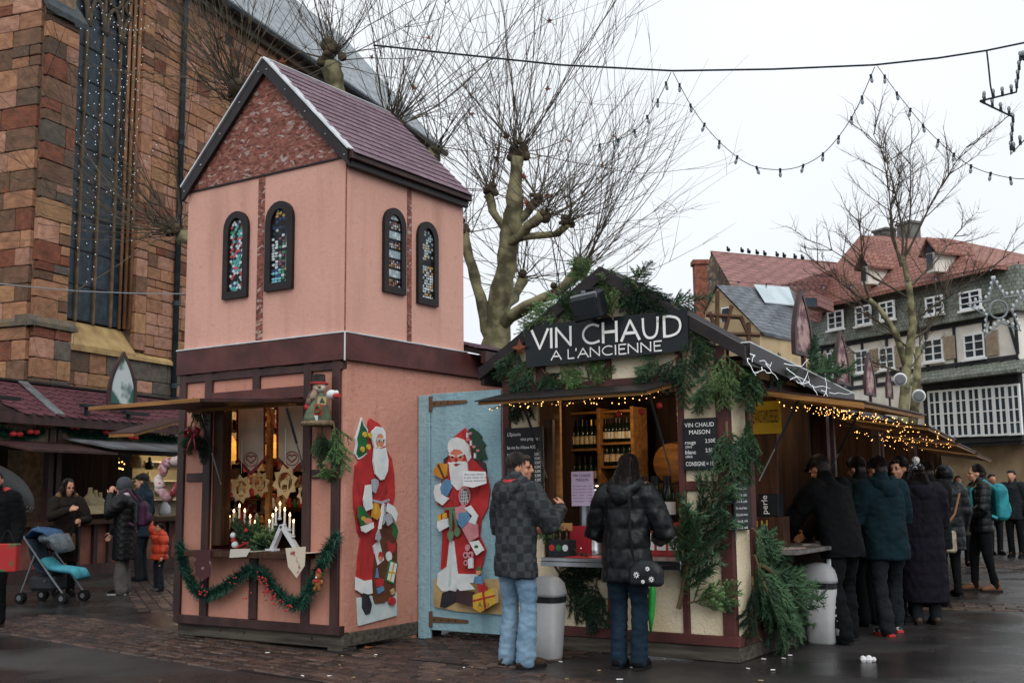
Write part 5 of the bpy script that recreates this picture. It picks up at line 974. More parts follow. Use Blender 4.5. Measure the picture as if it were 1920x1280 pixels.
painted(s2, P2, V((0, -1, 0)), [('base', 'tan', [(50, 1022), (85, 1015), (480, 1020), (500, 1250), (330, 1240), (200, 1228), (60, 1200), (50, 1180)]), ('tree', 'dgreen', [(275, 55), (300, 40), (340, 70), (362, 95), (360, 115), (388, 150), (375, 170), (398, 240), (350, 252), (305, 215)]), ('sack', 'sackd', [(115, 245), (150, 220), (300, 240), (340, 245), (385, 270), (396, 330), (300, 330), (120, 275)]),
 ('robe', 'red', [(190, 95), (255, 42), (295, 110), (300, 240), (330, 262), (390, 330), (417, 440), (402, 560), (360, 640), (350, 740), (390, 830), (352, 992), (210, 985), (182, 760), (130, 960), (98, 955), (110, 720), (95, 670), (130, 560), (80, 540), (65, 470), (100, 400), (120, 300), (150, 240), (150, 140)]),
 ('robe_fold', 'dred', [(180, 450), (215, 540), (200, 620), (185, 540)]), ('robe_fold', 'dred', [(250, 690), (300, 780), (290, 950), (262, 960), (272, 800)]), ('robe_fold', 'dred', [(330, 300), (352, 420), (335, 470), (322, 380)]), ('robe_fold', 'dred', [(140, 730), (150, 740), (120, 930), (112, 930)]), ('robe_fold', 'dred', [(240, 60), (262, 70), (286, 140), (262, 130)]),
 ('underskirt', 'white', [(160, 760), (186, 770), (212, 985), (345, 988), (330, 1042), (230, 1050), (200, 1100), (110, 1097), (75, 1055), (85, 980), (140, 940)]), ('skirt_shade', 'ice', [(168, 780), (182, 790), (170, 1060), (150, 1075)]), ('boots', 'black', [(112, 1110), (160, 1090), (222, 1105), (226, 1150), (130, 1205), (98, 1197), (105, 1150)]),
 ('hood_fur', 'white', [(150, 140), (170, 112), (205, 102), (250, 118), (285, 155), (300, 235), (278, 262), (262, 215), (190, 178), (160, 212), (147, 180)]), ('face', 'rosy', ell(207, 225, 47, 46)), ('beard', 'white', [(155, 262), (205, 288), (274, 262), (280, 340), (247, 430), (212, 446), (172, 402), (160, 320)]), ('moustache', 'white', [(148, 268), (205, 258), (272, 258), (250, 278), (205, 272), (165, 284)]), ('mouth', 'red', ell(204, 284, 12, 5)), ('brow', 'white', [(155, 210), (195, 220), (196, 228), (158, 220)]), ('brow', 'white', [(212, 222), (252, 205), (254, 214), (216, 231)]), ('eye', 'black', ell(180, 231, 7, 5)), ('eye', 'black', ell(232, 230, 7, 5)), ('nose', 'red', ell(205, 248, 10, 13)),
 ('bell', 'gold', [(60, 315), (92, 268), (150, 275), (146, 350), (125, 374), (95, 360), (62, 342)]), ('bell_band', 'brown', [(84, 282), (96, 272), (135, 362), (125, 372)]), ('cuff', 'white', [(70, 415), (108, 398), (128, 478), (162, 500), (120, 542), (75, 512), (62, 460)]), ('glove', 'blue', [(122, 388), (140, 372), (168, 382), (180, 430), (152, 482), (115, 470), (105, 430)]), ('racket', 'pink', ell(262, 480, 38, 66)), ('racket_net', 'black', ell(266, 486, 27, 50))] +
 [('racket_string', 'white', [(244+i*11, 440+i*3), (248+i*11, 440+i*3), (252+i*11, 535-i*3), (248+i*11, 535-i*3)]) for i in range(4)]+[('racket_string', 'white', [(242, 456+i*20), (290, 450+i*20), (290, 454+i*20), (242, 460+i*20)]) for i in range(4)] +
 [('rope', 'sea', [(135, 558), (270, 548), (270, 562), (138, 572)]), ('rope', 'sea', [(172, 570), (190, 572), (186, 702), (170, 700)]), ('rope', 'sea', [(192, 572), (210, 574), (226, 690), (212, 692)]), ('tassel', 'sea', ell(178, 736, 19, 34)), ('tassel', 'sea', ell(222, 714, 18, 30)), ('pink_box', 'pink', [(210, 560), (268, 535), (300, 640), (355, 665), (358, 747), (300, 780), (215, 620)]), ('pocket', 'white', [(95, 640), (160, 625), (166, 680), (110, 712), (92, 680)]), ('small_gift', 'yellow', [(98, 602), (150, 590), (154, 622), (98, 644)]), ('small_ribbon', 'red', [(120, 596), (128, 594), (128, 632), (120, 634)]),
 ('cuff', 'white', [(270, 560), (310, 543), (358, 610), (342, 667), (298, 650), (322, 610)]), ('glove', 'blue', [(235, 592), (290, 583), (312, 630), (258, 692), (230, 660)]), ('paper', 'white', [(303, 778), (360, 768), (397, 830), (350, 865)]), ('holly', 'green', ell(350, 808, 14, 10)), ('toy', 'pink', ell(292, 815, 15, 22)), ('toy', 'pink', ell(282, 862, 18, 22)), ('toy', 'pink', ell(314, 862, 16, 24)), ('toy', 'pink', ell(284, 912, 15, 20)), ('toy_eye', 'black', ell(282, 862, 7, 9)), ('toy_eye', 'black', ell(314, 862, 6, 9)), ('toy_eye', 'black', ell(284, 912, 6, 8)), ('jar', 'white', [(300, 885), (330, 880), (332, 945), (302, 948)]),
 ('crate', 'sackd', [(225, 1085), (335, 1100), (330, 1192), (225, 1167)]), ('cloth', 'white', [(212, 1050), (300, 1038), (342, 1082), (250, 1092)]), ('doll_skirt', 'red', [(358, 1045), (405, 1038), (412, 1100), (370, 1104)]), ('doll_shirt', 'blue', [(345, 1000), (390, 993), (398, 1050), (336, 1042)]), ('doll_head', 'skin', ell(370, 970, 15, 20)), ('doll_cap', 'green', [(352, 962), (372, 932), (388, 960)]), ('parcel', 'yellow', [(336, 1118), (470, 1073), (484, 1170), (382, 1232), (335, 1202)]), ('parcel_side', 'tan', [(470, 1073), (498, 1085), (500, 1165), (484, 1172)]), ('parcel_ribbon', 'red', [(396, 1098), (408, 1094), (424, 1208), (412, 1215)]), ('parcel_ribbon', 'red', [(338, 1150), (482, 1115), (484, 1124), (338, 1162)]), ('bow', 'red', [(385, 1090), (400, 1078), (424, 1060), (430, 1085), (405, 1098)])] +
 [('tree_candle', 'white', [(x, y), (x+9, y), (x+9, y+32), (x, y+32)]) for x, y in ((295, 75), (318, 125), (345, 205), (300, 165))]+[('tree_ball', 'pink', ell(x, y, 9, 9)) for x, y in ((320, 80), (345, 165), (305, 120), (370, 190))])
text(s2, 'parcel_lettering', 'A.Lu', PC['black'], P2(388, 1195)+V((0, -.14, 0)), (1, 0, .12), (0, 0, 1), .05)
nt_ = thing('paper_note', 'white handwritten paper note pinned on the blue gate board', 'note', onY(905, 905, 8.78)); pts = [P2(x, y)+V((0, -.135, 0)) for x, y in ((285, 320), (435, 325), (440, 400), (352, 428), (290, 415))]
b = B(); b.prism(pts, (0, -.002, 0)); b.build('sheet', mt('note_paper', '#d6d8da', None, rough=.8), nt_)
for i, (x, y, s) in enumerate(((300, 348, 'Bonnes fetes'), (296, 368, 'le ptit chalet du lutin'), (298, 388, 'vous attend ici'))): text(nt_, 'handwriting', s, INK, P2(x, y)+V((0, -.139, 0)), (1, 0, 0), (0, 0, 1), .014, width=.3 if i else .22, ext=.001)

# ================================================================ fir branches
FIRM = [mt('fir_needle_%d' % i, a, b, 5, .6, rv=.2) for i, (a, b) in enumerate((('#4a6848', '#304a36'), ('#7a9660', '#4f6f49'), ('#36503c', '#22362b')))]; STEM = mt('fir_stem', '#6a5a40', '#4f4231', 8, .9)
def bough(seed, L_=.6, tw_=.55, ntw=11, droop=.18, nl=.033, dens=.003, m=0, name='fir_bough'):
    rg = random.Random(seed); b = B()
    def needles(p0, p1):
        d = (p1-p0); ln = d.length; d.normalize(); s1_ = d.orthogonal().normalized(); s2_ = d.cross(s1_)
        for i in range(int(ln/dens)):
            p = p0.lerp(p1, min(i*dens/ln, 1)); a = rg.uniform(0, 2*math.pi); o = (s1_*math.cos(a)+s2_*math.sin(a)*.75+d*.75).normalized(); l_ = nl*rg.uniform(.75, 1.15); sd = o.cross(d).normalized()*.0042
            b.add([p-sd, p+sd, p+o*l_], [(0, 1, 2)])
    stem = [V((0, 0, 0))]; d = V((1, 0, 0)); n = 10
    for i in range(n): d = (d+V((0, rg.gauss(0, .05), -droop/n*1.5))).normalized(); stem.append(stem[-1]+d*L_/n)
    for i in range(2, n): needles(stem[i], stem[i+1])
    for k in range(ntw):
        f = .12+.86*k/ntw; i = min(int(f*n), n-1); p = stem[i].lerp(stem[i+1], f*n-i); dd = (stem[i+1]-stem[i]).normalized()
        for s_ in (-1, 1, 0) if k % 2 else (-1, 1):
            ln = tw_*(1-.75*f)*rg.uniform(.7, 1.15)*L_; q = p; e = (dd*rg.uniform(.55, 1.1)+V((0, s_+rg.uniform(-.35, .35), rg.uniform(-.7, .5)+(.9 if s_ == 0 else 0)))*.75).normalized(); sg = []
            for j in range(4): e = (e+V((.05, 0, -.1*droop*6)) *.3).normalized(); r_ = q+e*ln/4; needles(q, r_); sg.append((q, r_)); q = r_
            if ln > .16:
                for j in (1, 2, 3):
                    for s3 in (-1, 1): e2 = ((sg[j][1]-sg[j][0]).normalized()+V((.4, s3*.8, -.1))).normalized(); needles(sg[j][0], sg[j][0]+e2*ln*.32*rg.uniform(.7, 1.1))
            b.k = 1; b.tube([p, sg[1][1], q], [.004, .003, .001], 3, caps=False); b.k = 0
    b.k = 1; b.tube(stem, [.011-.008*i/n for i in range(n+1)], 5); return b.mesh(name, [FIRM[m], STEM], recalc=False)
BO = [bough(1, m=0), bough(2, tw_=.6, ntw=10, m=1), bough(3, tw_=.42, ntw=12, droop=.3, m=0), bough(4, tw_=.6, ntw=9, droop=.25, m=2)]
def hang(name, label, p, dirv, nn, ln, var, grp='fir branches on the wine stall', roll=0.0):
    x = V(dirv).normalized(); z = (V(nn)-x*V(nn).dot(x)).normalized(); y = z.cross(x); M = frame_m(p, x, y, z) @ Matrix.Rotation(roll, 4, 'X') @ Matrix.Diagonal((ln/.6, max(ln/.6, .75), max(ln/.6, .75), 1))
    o = bpy.data.objects.new(name, BO[var]); col.objects.link(o); o.matrix_world = M; ORG[o.name] = V(p); tag(o, label, 'branch', grp); return o
def hangpx(a, c, plane, off, var, label, roll=0.0):
    if plane == 'Y': p, q = onY(*a, YS-off), onY(*c, YS-off); n_ = V((0, -1, 0))
    else: p, q = onX(*a, SXR+off), onX(*c, SXR+off); n_ = V((1, 0, 0))
    d = q-p; hang('fir_branch', label, p, d+n_*d.length*.15, n_, d.length*1.05, var, roll=roll)
FR = [((1075, 548), (995, 606), .04, 1, 'fir branch left of the floodlight reaching down the left roof edge'), ((1045, 590), (975, 622), .05, 1, 'fir tuft above the left end of the black sign'), ((978, 635), (930, 705), .06, 0, 'fir branch hanging at the left end of the roof edge'), ((1000, 665), (940, 745), .07, 2, 'fir branch left below the sign beside the dead leaf'), ((1005, 685), (965, 790), .05, 3, 'fir branch hanging above the chalkboard'), ((1015, 690), (1050, 745), .06, 0, 'short fir branch under the left half of the sign'), ((1045, 680), (1095, 740), .07, 1, 'fir branch below the words at the sign middle'), ((1090, 680), (1140, 705), .06, 1, 'small fir sprig under the sign centre'), ((1030, 700), (1000, 745), .05, 3, 'dark fir sprig beside the left stud'),
 ((1110, 545), (1085, 480), .05, 1, 'fir tip standing up left of the gable peak'), ((1140, 545), (1135, 505), .08, 1, 'bright fir tuft behind the floodlight top'), ((1150, 600), (1140, 540), .12, 1, 'bright green fir tuft right of the floodlight'), ((1090, 620), (1060, 540), .1, 0, 'fir branch behind the floodlight left side'), ((1150, 520), (1230, 575), .07, 2, 'fir branch along the right roof edge near the peak'), ((1180, 520), (1250, 600), .1, 3, 'dark fir branch over the right roof edge'), ((1230, 560), (1160, 570), .06, 3, 'dark fir branch right of the peak pointing back'), ((1190, 530), (1215, 490), .05, 2, 'thin fir tip rising above the right roof edge'), ((1250, 575), (1330, 560), .08, 2, 'fir tip sticking out over the right roof edge'), ((1285, 605), (1330, 690), .07, 0, 'fir branch at the right end of the sign'), ((1240, 660), (1190, 715), .08, 0, 'fir branch under the last letters of the sign'), ((1270, 665), (1225, 735), .09, 3, 'dark fir branch below the right sign corner'), ((1290, 650), (1275, 760), .07, 2, 'long fir branch hanging down beside the right stud'), ((1335, 690), (1300, 770), .07, 0, 'fir branch beside the corner post top'), ((1360, 650), (1350, 760), .08, 1, 'fir branch draped over the corner post'),
 ((1362, 790), (1372, 930), .07, 2, 'fir branch hanging right of the price board'), ((1272, 1140), (1350, 900), .1, 0, 'large fir branch leaning against the corner panel'), ((1330, 1010), (1260, 1000), .09, 0, 'fir side branch pointing at the handbag'), ((1290, 1130), (1390, 1120), .09, 1, 'low fir sprig across the corner panel bottom'), ((1040, 1060), (1120, 1170), .05, 3, 'dark fir branch hanging under the counter beside the bin'), ((1030, 1090), (1135, 1080), .05, 3, 'dark fir branch lying under the counter edge'), ((1120, 1080), (1110, 1190), .06, 3, 'dark fir branch hanging low under the counter'), ((1020, 960), (1032, 1020), .1, 1, 'small fir sprig left of the beer carrier'), ((1022, 1010), (1080, 1060), .07, 0, 'fir sprig below the left counter end')]
for a, c, off, var, lab in FR: hangpx(a, c, 'Y', off, var, lab, rnd.uniform(-.4, .4))
for a, c, off, var, lab in [((1395, 660), (1400, 760), .08, 1, 'fir branch hanging at the near end of the side eave'), ((1420, 680), (1385, 750), .1, 0, 'fir branch hanging behind the corner post'), ((1440, 690), (1480, 720), .12, 2, 'fir branch lying along the side eave'), ((1500, 700), (1570, 715), .14, 2, 'fir branch on the side eave under the first arch'), ((1410, 990), (1450, 1060), .1, 0, 'fir branch at the side counter corner'), ((1415, 1040), (1440, 1170), .1, 0, 'fir branch hanging below the side counter'), ((1430, 1060), (1500, 1130), .12, 0, 'fir branch spreading toward the second bin'), ((1430, 1090), (1470, 1215), .14, 0, 'lowest fir branch touching the ground by the side wall'), ((1450, 1110), (1520, 1180), .16, 2, 'fir branch in front of the second bin'), ((1410, 1080), (1410, 1200), .06, 3, 'dark fir branch against the side wall base'), ((1405, 770), (1390, 900), .07, 0, 'fir branch hanging down beside the yellow banner')]: hangpx(a, c, 'X', off, var, lab, rnd.uniform(-.4, .4))
lf = put(LME, 'maple_leaf', None, frame_m(onY(975, 655, YS-.14), V((.1, 0, 0)), V((0, -.03, .1)), V((0, -.1, -.03)))); tag(lf, 'large dry brown leaf caught left of the sign', 'leaf')

# ================================================================ sign, floodlight, boards
sg_ = thing('sign_board', 'long black sign board with white lettering across the wine stall gable', 'sign', onY(1137, 690, YS-.12))
c4 = [onY(984, 612, YS-.12), onY(1289, 579, YS-.12), onY(1291, 656, YS-.12), onY(986, 689, YS-.12)]
b = B(); b.prism(c4, (0, .025, 0)); b.build('board', mt('glossy_black_board', '#14181b', '#1c2225', 3, .25), sg_)
def stroke_text(root, s, o, rx, uz, h, m, wmul=1.0):
    def chk(P_):
        for _ in range(2): P_ = [P_[0]]+[q for i in range(len(P_)-1) for q in ((P_[i][0]*.75+P_[i+1][0]*.25, P_[i][1]*.75+P_[i+1][1]*.25), (P_[i][0]*.25+P_[i+1][0]*.75, P_[i][1]*.25+P_[i+1][1]*.75))]+[P_[-1]]
        return P_
    G = {'V': ([[(0, 1), (.36, 0), (.75, 1)]], .8), 'I': ([[(.1, 0), (.1, 1)]], .28), 'N': ([[(.05, 0), (.05, 1), (.7, .03), (.7, 1)]], .88), 'C': ([[(.72, .88), (.5, 1), (.25, .93), (.06, .68), (.04, .38), (.2, .1), (.45, 0), (.75, .1)]], .86), 'H': ([[(.06, 0), (.06, 1)], [(.06, .52), (.66, .52)], [(.66, 0), (.66, 1)]], .84), 'A': ([[(0, 0), (.38, 1), (.76, 0)], [(.16, .36), (.6, .36)]], .86), 'U': ([[(.06, 1), (.07, .35), (.2, .06), (.38, 0), (.56, .08), (.66, .35), (.68, 1)]], .86), 'D': ([[(.07, 0), (.07, 1)], [(.07, .985), (.3, 1), (.66, .86), (.76, .48), (.64, .12), (.3, 0), (.07, .015)]], .88), 'L': ([[(.07, 1), (.07, 0), (.5, .02)]], .56), 'E': ([[(.55, 1), (.07, 1), (.07, 0), (.55, 0)], [(.07, .52), (.48, .52)]], .66), "'": ([[(.1, 1.05), (.08, .8)]], .22), ' ': ([], .34)}
    for c_ in 'CUD': G[c_] = ([chk(q) if len(q) > 3 else q for q in G[c_][0]], G[c_][1])
    x = 0; nn = V(rx).cross(V(uz)).normalized(); tot = sum(G[c][1] for c in s)
    for c in s:
        for pl in G[c][0]:
            P = [V(o)+V(rx)*((x+px_)*h*wmul)+V(uz)*(py_*h)+nn*.004 for px_, py_ in pl]; b = B(); t_ = h*.06
            for i in range(len(P)-1):
                d = (P[i+1]-P[i]).normalized(); s_ = d.cross(nn); w0 = t_*(1.25 if i == 0 else 1); w1 = t_*(1.25 if i == len(P)-2 else 1); e_ = d*t_*.6
                q_ = nn*(.0002*(i+30*G[c][0].index(pl))); b.quad(P[i]-e_+s_*w0+q_, P[i+1]+e_+s_*w1+q_, P[i+1]+e_-s_*w1+q_, P[i]-e_-s_*w0+q_)
            b.build('letter' if c != "'" else 'apostrophe', WHITEP, root, recalc=False)
        x += G[c][1]
    return tot
ux = (c4[1]-c4[0]).normalized(); o1 = onY(998, 655, YS-.123); e1_ = onY(1284, 625, YS-.123); hh = .195
stroke_text(sg_, 'VIN CHAUD', o1, ux, ZV, hh*.92, WHITEP, (e1_-o1).length/(hh*.92*(.8+.28+.88+.34+.86+.84+.86+.86+.88)))
o2 = onY(1034, 675, YS-.123); e2_ = onY(1244, 656, YS-.123); h2_ = .085
stroke_text(sg_, "A L'ANCIENNE", o2, ux, ZV, h2_, WHITEP, (e2_-o2).length/(h2_*(.86+.34+.56+.22+.86+.88+.86+.28+.66+.88+.88+.66)))
fd = thing('floodlight', 'boxy black floodlight mounted above the sign', 'lamp', onY(1102, 600, YS-.3)); b = B(); p = onY(1104, 573, YS-.3); b.obox(p, (.15, 0, .015), (-.0, .07, .03), (-.01, -.03, .115), .02); b.build('housing', BLACK, fd)
b = B(); b.obox(p+V((0, -.065, -.03)), (.125, 0, .012), (0, .012, 0), (-.008, -.03, .075), .008); b.build('lens', mt('lamp_lens', '#2a2f33', None, rough=.12), fd); b = B(); b.obox(p+V((0, -.09, .065)), (.13, 0, .012), (0, .012, .01), (0, .02, -.022), .004); b.build('hood', mt('grey_trim', '#6d7174', None, rough=.4), fd)
b = B(); b.obox(p+V((0, -.07, .06)), (.02, 0, 0), (0, .03, 0), (0, -.01, .06), .006); b.build('latch', STEEL, fd); b = B(); b.tube([p+V((-.06, .03, .1)), p+V((-.05, .05, .16)), p+V((.05, .05, .16)), p+V((.06, .03, .1))], .012, 6); b.tube([p+V((0, .06, .14)), p+V((0, .28, .1))], .014, 6); b.build('bracket', BLACK, fd)
def board(label, l, t, r, b0, Y, lines, name='chalkboard'):
    t_ = thing(name, label, 'price board', onY((l+r)/2, b0, Y)); p, q = onY(l, t, Y), onY(r, b0, Y); bx(t_, 'panel', BLACK, p.x, q.x, Y-.015, Y, q.z, p.z, .003); w_, h_ = q.x-p.x, p.z-q.z
    for (s, u, v_, hh, ww) in lines: text(t_, 'lettering', s, WHITEP, V((p.x+u*w_, Y-.0165, q.z+v_*h_)), (1, 0, 0), (0, 0, 1), hh*h_, None if not ww else ww*w_, .001)
    return t_
board('black price board beside the corner post listing mulled wine prices', 1281, 785, 1347, 880, YS-.04, [('VIN CHAUD', .06, .83, .085, .88), ('MAISON', .18, .69, .085, .62), ('rouge', .05, .5, .075, .32), ('(20cl)', .06, .43, .045, .2), ('2.50\u20ac', .66, .52, .075, .3), ('blanc', .05, .31, .08, .32), ('(20cl)', .06, .24, .045, .2), ('2.50\u20ac', .66, .34, .075, .3), ('CONSIGNE = 1\u20ac', .06, .08, .085, .84)])
rows = ['Sylvaner', 'Riesling', 'Pinot blanc', 'Pinot gris', 'Pinot noir', 'Gewurz', 'Vendanges']
board('black chalkboard listing Alsace wines left of the opening', 948, 803, 1021, 955, YS-.05, [("L'Epicerie", .07, .9, .045, .35), ('vous propose :', .42, .84, .045, .5), ('Ses vins fins d\'Alsace AOC', .06, .74, .04, .75)]+[(s, .06, .655-.052*i, .032, .28) for i, s in enumerate(rows)]+[('3,50\u20ac', .78, .655-.052*i, .034, .16) for i in range(7)]+[('2,00\u20ac', .78, .2-.05*i, .034, .16) for i in range(3)])
# yellow welcome banner and side menu boards
yb = thing('yellow_banner', 'yellow welcome banner hanging under the side flap', 'banner', (-3.8, 10.2, 1.8)); p, q = onY(1385, 755, 10.2), onY(1466, 812, 10.2)
bx(yb, 'cloth', mt('yellow_plastic', '#c4a92e', '#a98f24', 3, .5), p.x, q.x, 10.195, 10.205, q.z, p.z, .001); text(yb, 'lettering', 'BIENVENUE A NOS AMIS BELGES', INK, V((p.x+.02, 10.19, (p.z+q.z)/2-.05)), (1, 0, 0), (0, 0, 1), .13, width=q.x-p.x-.05)
mb = thing('menu_board', 'tall dark menu board with white smoke picture on the side post', 'menu board', onX(1372, 990, SXR+.05)); p, q = onX(1372, 830, SXR+.04), onX(1408, 992, SXR+.04); bx(mb, 'panel', BLACK, SXR+.03, SXR+.045, p.y, q.y, q.z, p.z, .002)
bx(mb, 'photo_strip', mt('smoky_print', '#8f9498', '#3d4245', 6, .5), SXR+.0455, SXR+.047, p.y+.01, q.y-.01, p.z-.2, p.z-.02, .0005)
for i in range(9): text(mb, 'lettering', rnd.choice(('Chocolat chaud', 'Vin chaud blanc', 'Jus de pomme', 'Th\u00e9 & caf\u00e9')), WHITEP, V((SXR+.047, p.y+.02, p.z-.28-.055*i)), (0, 1, 0), (0, 0, 1), .022, width=(q.y-p.y)*.7, ext=.001)
# ================================================================ warm fairy lights
WARM = mt('warm_bulb', '#ffcf8a', None, rough=.3, emit=4.5, ecol='#ffb765')
def fairy(label, pts, bulbs, r_=.0045):
    t = thing('fairy_lights', label, 'string lights', pts[0], 'warm fairy lights'); b = B(); b.tube(pts, .0025, 3); b.build('wire', mt('brown_wire', '#2a2018', None, rough=.7), t); b = B()
    for p in bulbs: b.ball(p, r_*rnd.uniform(.8, 1.25), 6, 4)
    tag(b.build('bulbs', WARM, t), kind='stuff')
rg = random.Random(9); P = []
for i in range(70): f = i/69; y = 8.36+.52*rg.random(); P.append(V((fx0+.06+(fx1-fx0-.12)*f, y, fz0+(fz1-fz0)*(y-fy)/(YS-.05-fy)-.02-.05*rg.random())))
fairy('warm fairy lights clipped under the front flap', P, P)
P = []
for i in range(120): f = i/119; P.append(V((-3.45+.75*rg.random(), 9.5+1.95*f, 2.2-.06*rg.random()-.14*0)))
for p in P: p.z = 2.27-.167*(p.x-SXR)-.03-.07*rg.random()
fairy('dense warm fairy lights under the side flap', P[::4], P)
P = []
for i in range(100): f = i/99; P.append(V((-3.55+.95*rg.random()-.14*4.6*f, 11.75+4.6*f, 2.1-.1*rg.random()-.05*f)))
fairy('dense warm fairy lights under the second stall flap', P[::5], P)
# ================================================================ warm lamps inside the stalls
def lamp(name, p, e, r_=.06, c=(1, .68, .38)):
    l = bpy.data.lights.new(name, 'POINT'); l.energy = e; l.color = c; l.shadow_soft_size = r_; o = bpy.data.objects.new(name, l); col.objects.link(o); o.location = p
lamp('lamp_candle_room', (-8.35, 8.5, 2.42), 24); lamp('lamp_wine_bar', (-4.9, 9.5, 2.18), 15); lamp('lamp_side_bar', (-4.1, 10.7, 2.1), 5); lamp('lamp_jewellery', W(CF-.3, a6+.4, 2.35), 28, c=(1, .8, .55)); lamp('lamp_jewellery_left', W(CF-.3, a6-3.2, 2.35), 5, c=(1, .8, .55))

# ================================================================ candle display in the pink stall
zs_ = zs
SHR = mt('sheer_white_banner', '#cdbfae', '#b6a793', 3, .9, alpha=.8); PLAID = mt('red_plaid_trim', '#84343a', '#5d2329', 40, .9, kind='checker'); PINKINK = mt('embroidery_red', '#8e3f48', None, rough=.9)
def banner(label, l, r, t, mid, tip, Y):
    t_ = thing('hanging_banner', label, 'banner', onY((l+r)/2, t, Y), 'sheer banners in the candle stall'); c = (l+r)/2; b = B(); O = [(l, t), (r, t), (r, mid), (c, tip), (l, mid)]; I = [(l+4, t), (r-4, t), (r-4, mid-3), (c, tip-9), (l+4, mid-3)]
    b.prism([onY(x, y, Y) for x, y in I], (0, .003, 0)); b.build('cloth', SHR, t_); b = B(); n = 5
    b.add([onY(x, y, Y-.004) for x, y in O]+[onY(x, y, Y-.004) for x, y in I], [(k, (k+1) % n, n+(k+1) % n, n+k) for k in range(1, 5)]); b.build('plaid_border', PLAID, t_)
    b = B(); hp_ = [(c+9*math.sin(a)**3, mid-2-8*(13*math.cos(a)-5*math.cos(2*a)-2*math.cos(3*a)-math.cos(4*a))/16) for a in [i*2*math.pi/20 for i in range(21)]]; b.tube([onY(x, y, Y-.008) for x, y in hp_], .006, 4); b.tube([onY(c+13*math.cos(i*.35), mid-1+13*math.sin(i*.35), Y-.008) for i in range(19)], .004, 4); b.build('heart_emblem', PINKINK, t_)
banner('left sheer banner with heart emblem and plaid border', 443, 498, 762, 862, 892, 8.05); banner('right sheer banner with heart emblem and plaid border', 518, 576, 760, 860, 890, 8.05)
PLY = mt('plywood_cutout', '#c0a378', '#a2865c', 6, .7)
def star_cut(label, cx, cy, r_, Y, fig, n=8):
    t_ = thing('wooden_star', label, 'star ornament', onY(cx, cy+r_, Y), 'wooden stars in the candle stall'); c = onY(cx, cy, Y); R_ = abs(onY(cx+r_, cy, Y).x-c.x)*1.15; b = B(); m = 2*n
    O = [c+V((math.cos(math.pi*i/n+.2), 0, math.sin(math.pi*i/n+.2)))*(R_ if i % 2 == 0 else R_*.72) for i in range(m)]; I = [c+V((math.cos(math.pi*i/n+.2), 0, math.sin(math.pi*i/n+.2)))*R_*.56 for i in range(m)]
    for o in (0, .008): b.add([p+V((0, o, 0)) for p in O+I], [(k, (k+1) % m, m+(k+1) % m, m+k) for k in range(m)])
    b.add([p+V((0, o, 0)) for o in (0, .008) for p in O], [(k, (k+1) % m, m+(k+1) % m, m+k) for k in range(m)]); b.add([p+V((0, o, 0)) for o in (0, .008) for p in I], [(k, (k+1) % m, m+(k+1) % m, m+k) for k in range(m)]); b.build('ring', PLY, t_); b = B()
    for q in fig: b.prism([c+V((x*R_*.56, .001, z*R_*.56)) for x, z in q], (0, .006, 0))
    b.build('figure', PLY, t_); b = B(); b.tube([c+V((0, 0, R_)), c+V((0, 0, R_+.35))], .0015, 3); b.build('thread', WHITEP, t_)
TREE = [[(-.5, -.6), (.5, -.6), (0, .1)], [(-.4, -.15), (.4, -.15), (0, .45)], [(-.28, .25), (.28, .25), (0, .8)], [(-.9, -.75), (.9, -.75), (.9, -.6), (-.9, -.6)]]; HORSE = [[(-.7, -.3), (.5, -.3), (.6, .2), (.2, .35), (-.5, .1)], [(.2, .2), (.6, .2), (.75, .6), (.45, .65)], [(-.6, -.8), (-.45, -.8), (-.4, -.3), (-.6, -.3)], [(.3, -.8), (.45, -.8), (.45, -.3), (.3, -.3)], [(-.9, -.9), (.9, -.9), (.9, -.78), (-.9, -.78)]]; SLED = [[(-.8, -.4), (.8, -.4), (.6, -.1), (-.6, -.1)], [(-.2, -.1), (.2, -.1), (.1, .5), (-.1, .5)], [(-.7, -.7), (.7, -.7), (.7, -.55), (-.7, -.55)]]
star_cut('wooden star ornament with little fir trees', 452, 916, 17, 7.95, TREE); star_cut('wooden star ornament with sledge scene', 487, 907, 16, 8.1, SLED); star_cut('wooden star ornament with rocking horse', 534, 903, 21, 7.92, HORSE); star_cut('wooden star half hidden at the right window edge', 572, 926, 14, 7.95, TREE)
CAN = mt('candle_white', '#d8d2c6', None, rough=.5); FLM = mt('candle_bulb_glow', '#ffd9a0', None, rough=.3, emit=14, ecol='#ffc378')
def candle_arch(label, base, tops, Y, m, feet, apex):
    t_ = thing('candle_arch', label, 'candle arch', onY(*base, Y), 'electric candle arches'); b = B(); A, Z0, Z1 = onY(*apex, Y), onY(*feet[0], Y), onY(*feet[1], Y); Z0.z = Z1.z = zs_+.01
    for z in (Z0, Z1): d = (A-z); b.obox((A+z)/2+V((0, .02, 0)), d/2*1.02, (0, .025, 0), d.cross(V((0, 1, 0))).normalized()*.02)
    for z in (Z0, Z1): b.obox(z+V((0, .02, .0)), (.06, 0, 0), (0, .04, 0), (0, 0, .012))
    b.build('stand', m, t_)
    for i, (x, y) in enumerate(tops):
        p = onY(x, y, Y+.02); b = B(); b.lathe(p-ZV*.13, [(.012, -.03), (.022, -.02), (.012, -.008), (.022, 0)], 8); b.build('candle_cup', m, t_); b = B(); b.tube([p-ZV*.13, p-ZV*.015], .0105, 8); c_ = b.build('candle', CAN, t_); b = B(); b.tube([p-ZV*.015, p, p+ZV*.018], [.006, .009, .001], 7); b.build('flame_bulb', FLM, c_)
candle_arch('white seven-candle arch on the window sill', (528, 1020), [(505, 976), (511.5, 965), (517.5, 954), (525, 943), (534, 954), (543.5, 964), (550.5, 976)], 7.86, mt('white_lacquer', '#c9cbce', None, rough=.35), ((508, 1020), (556, 1020)), (527, 985))
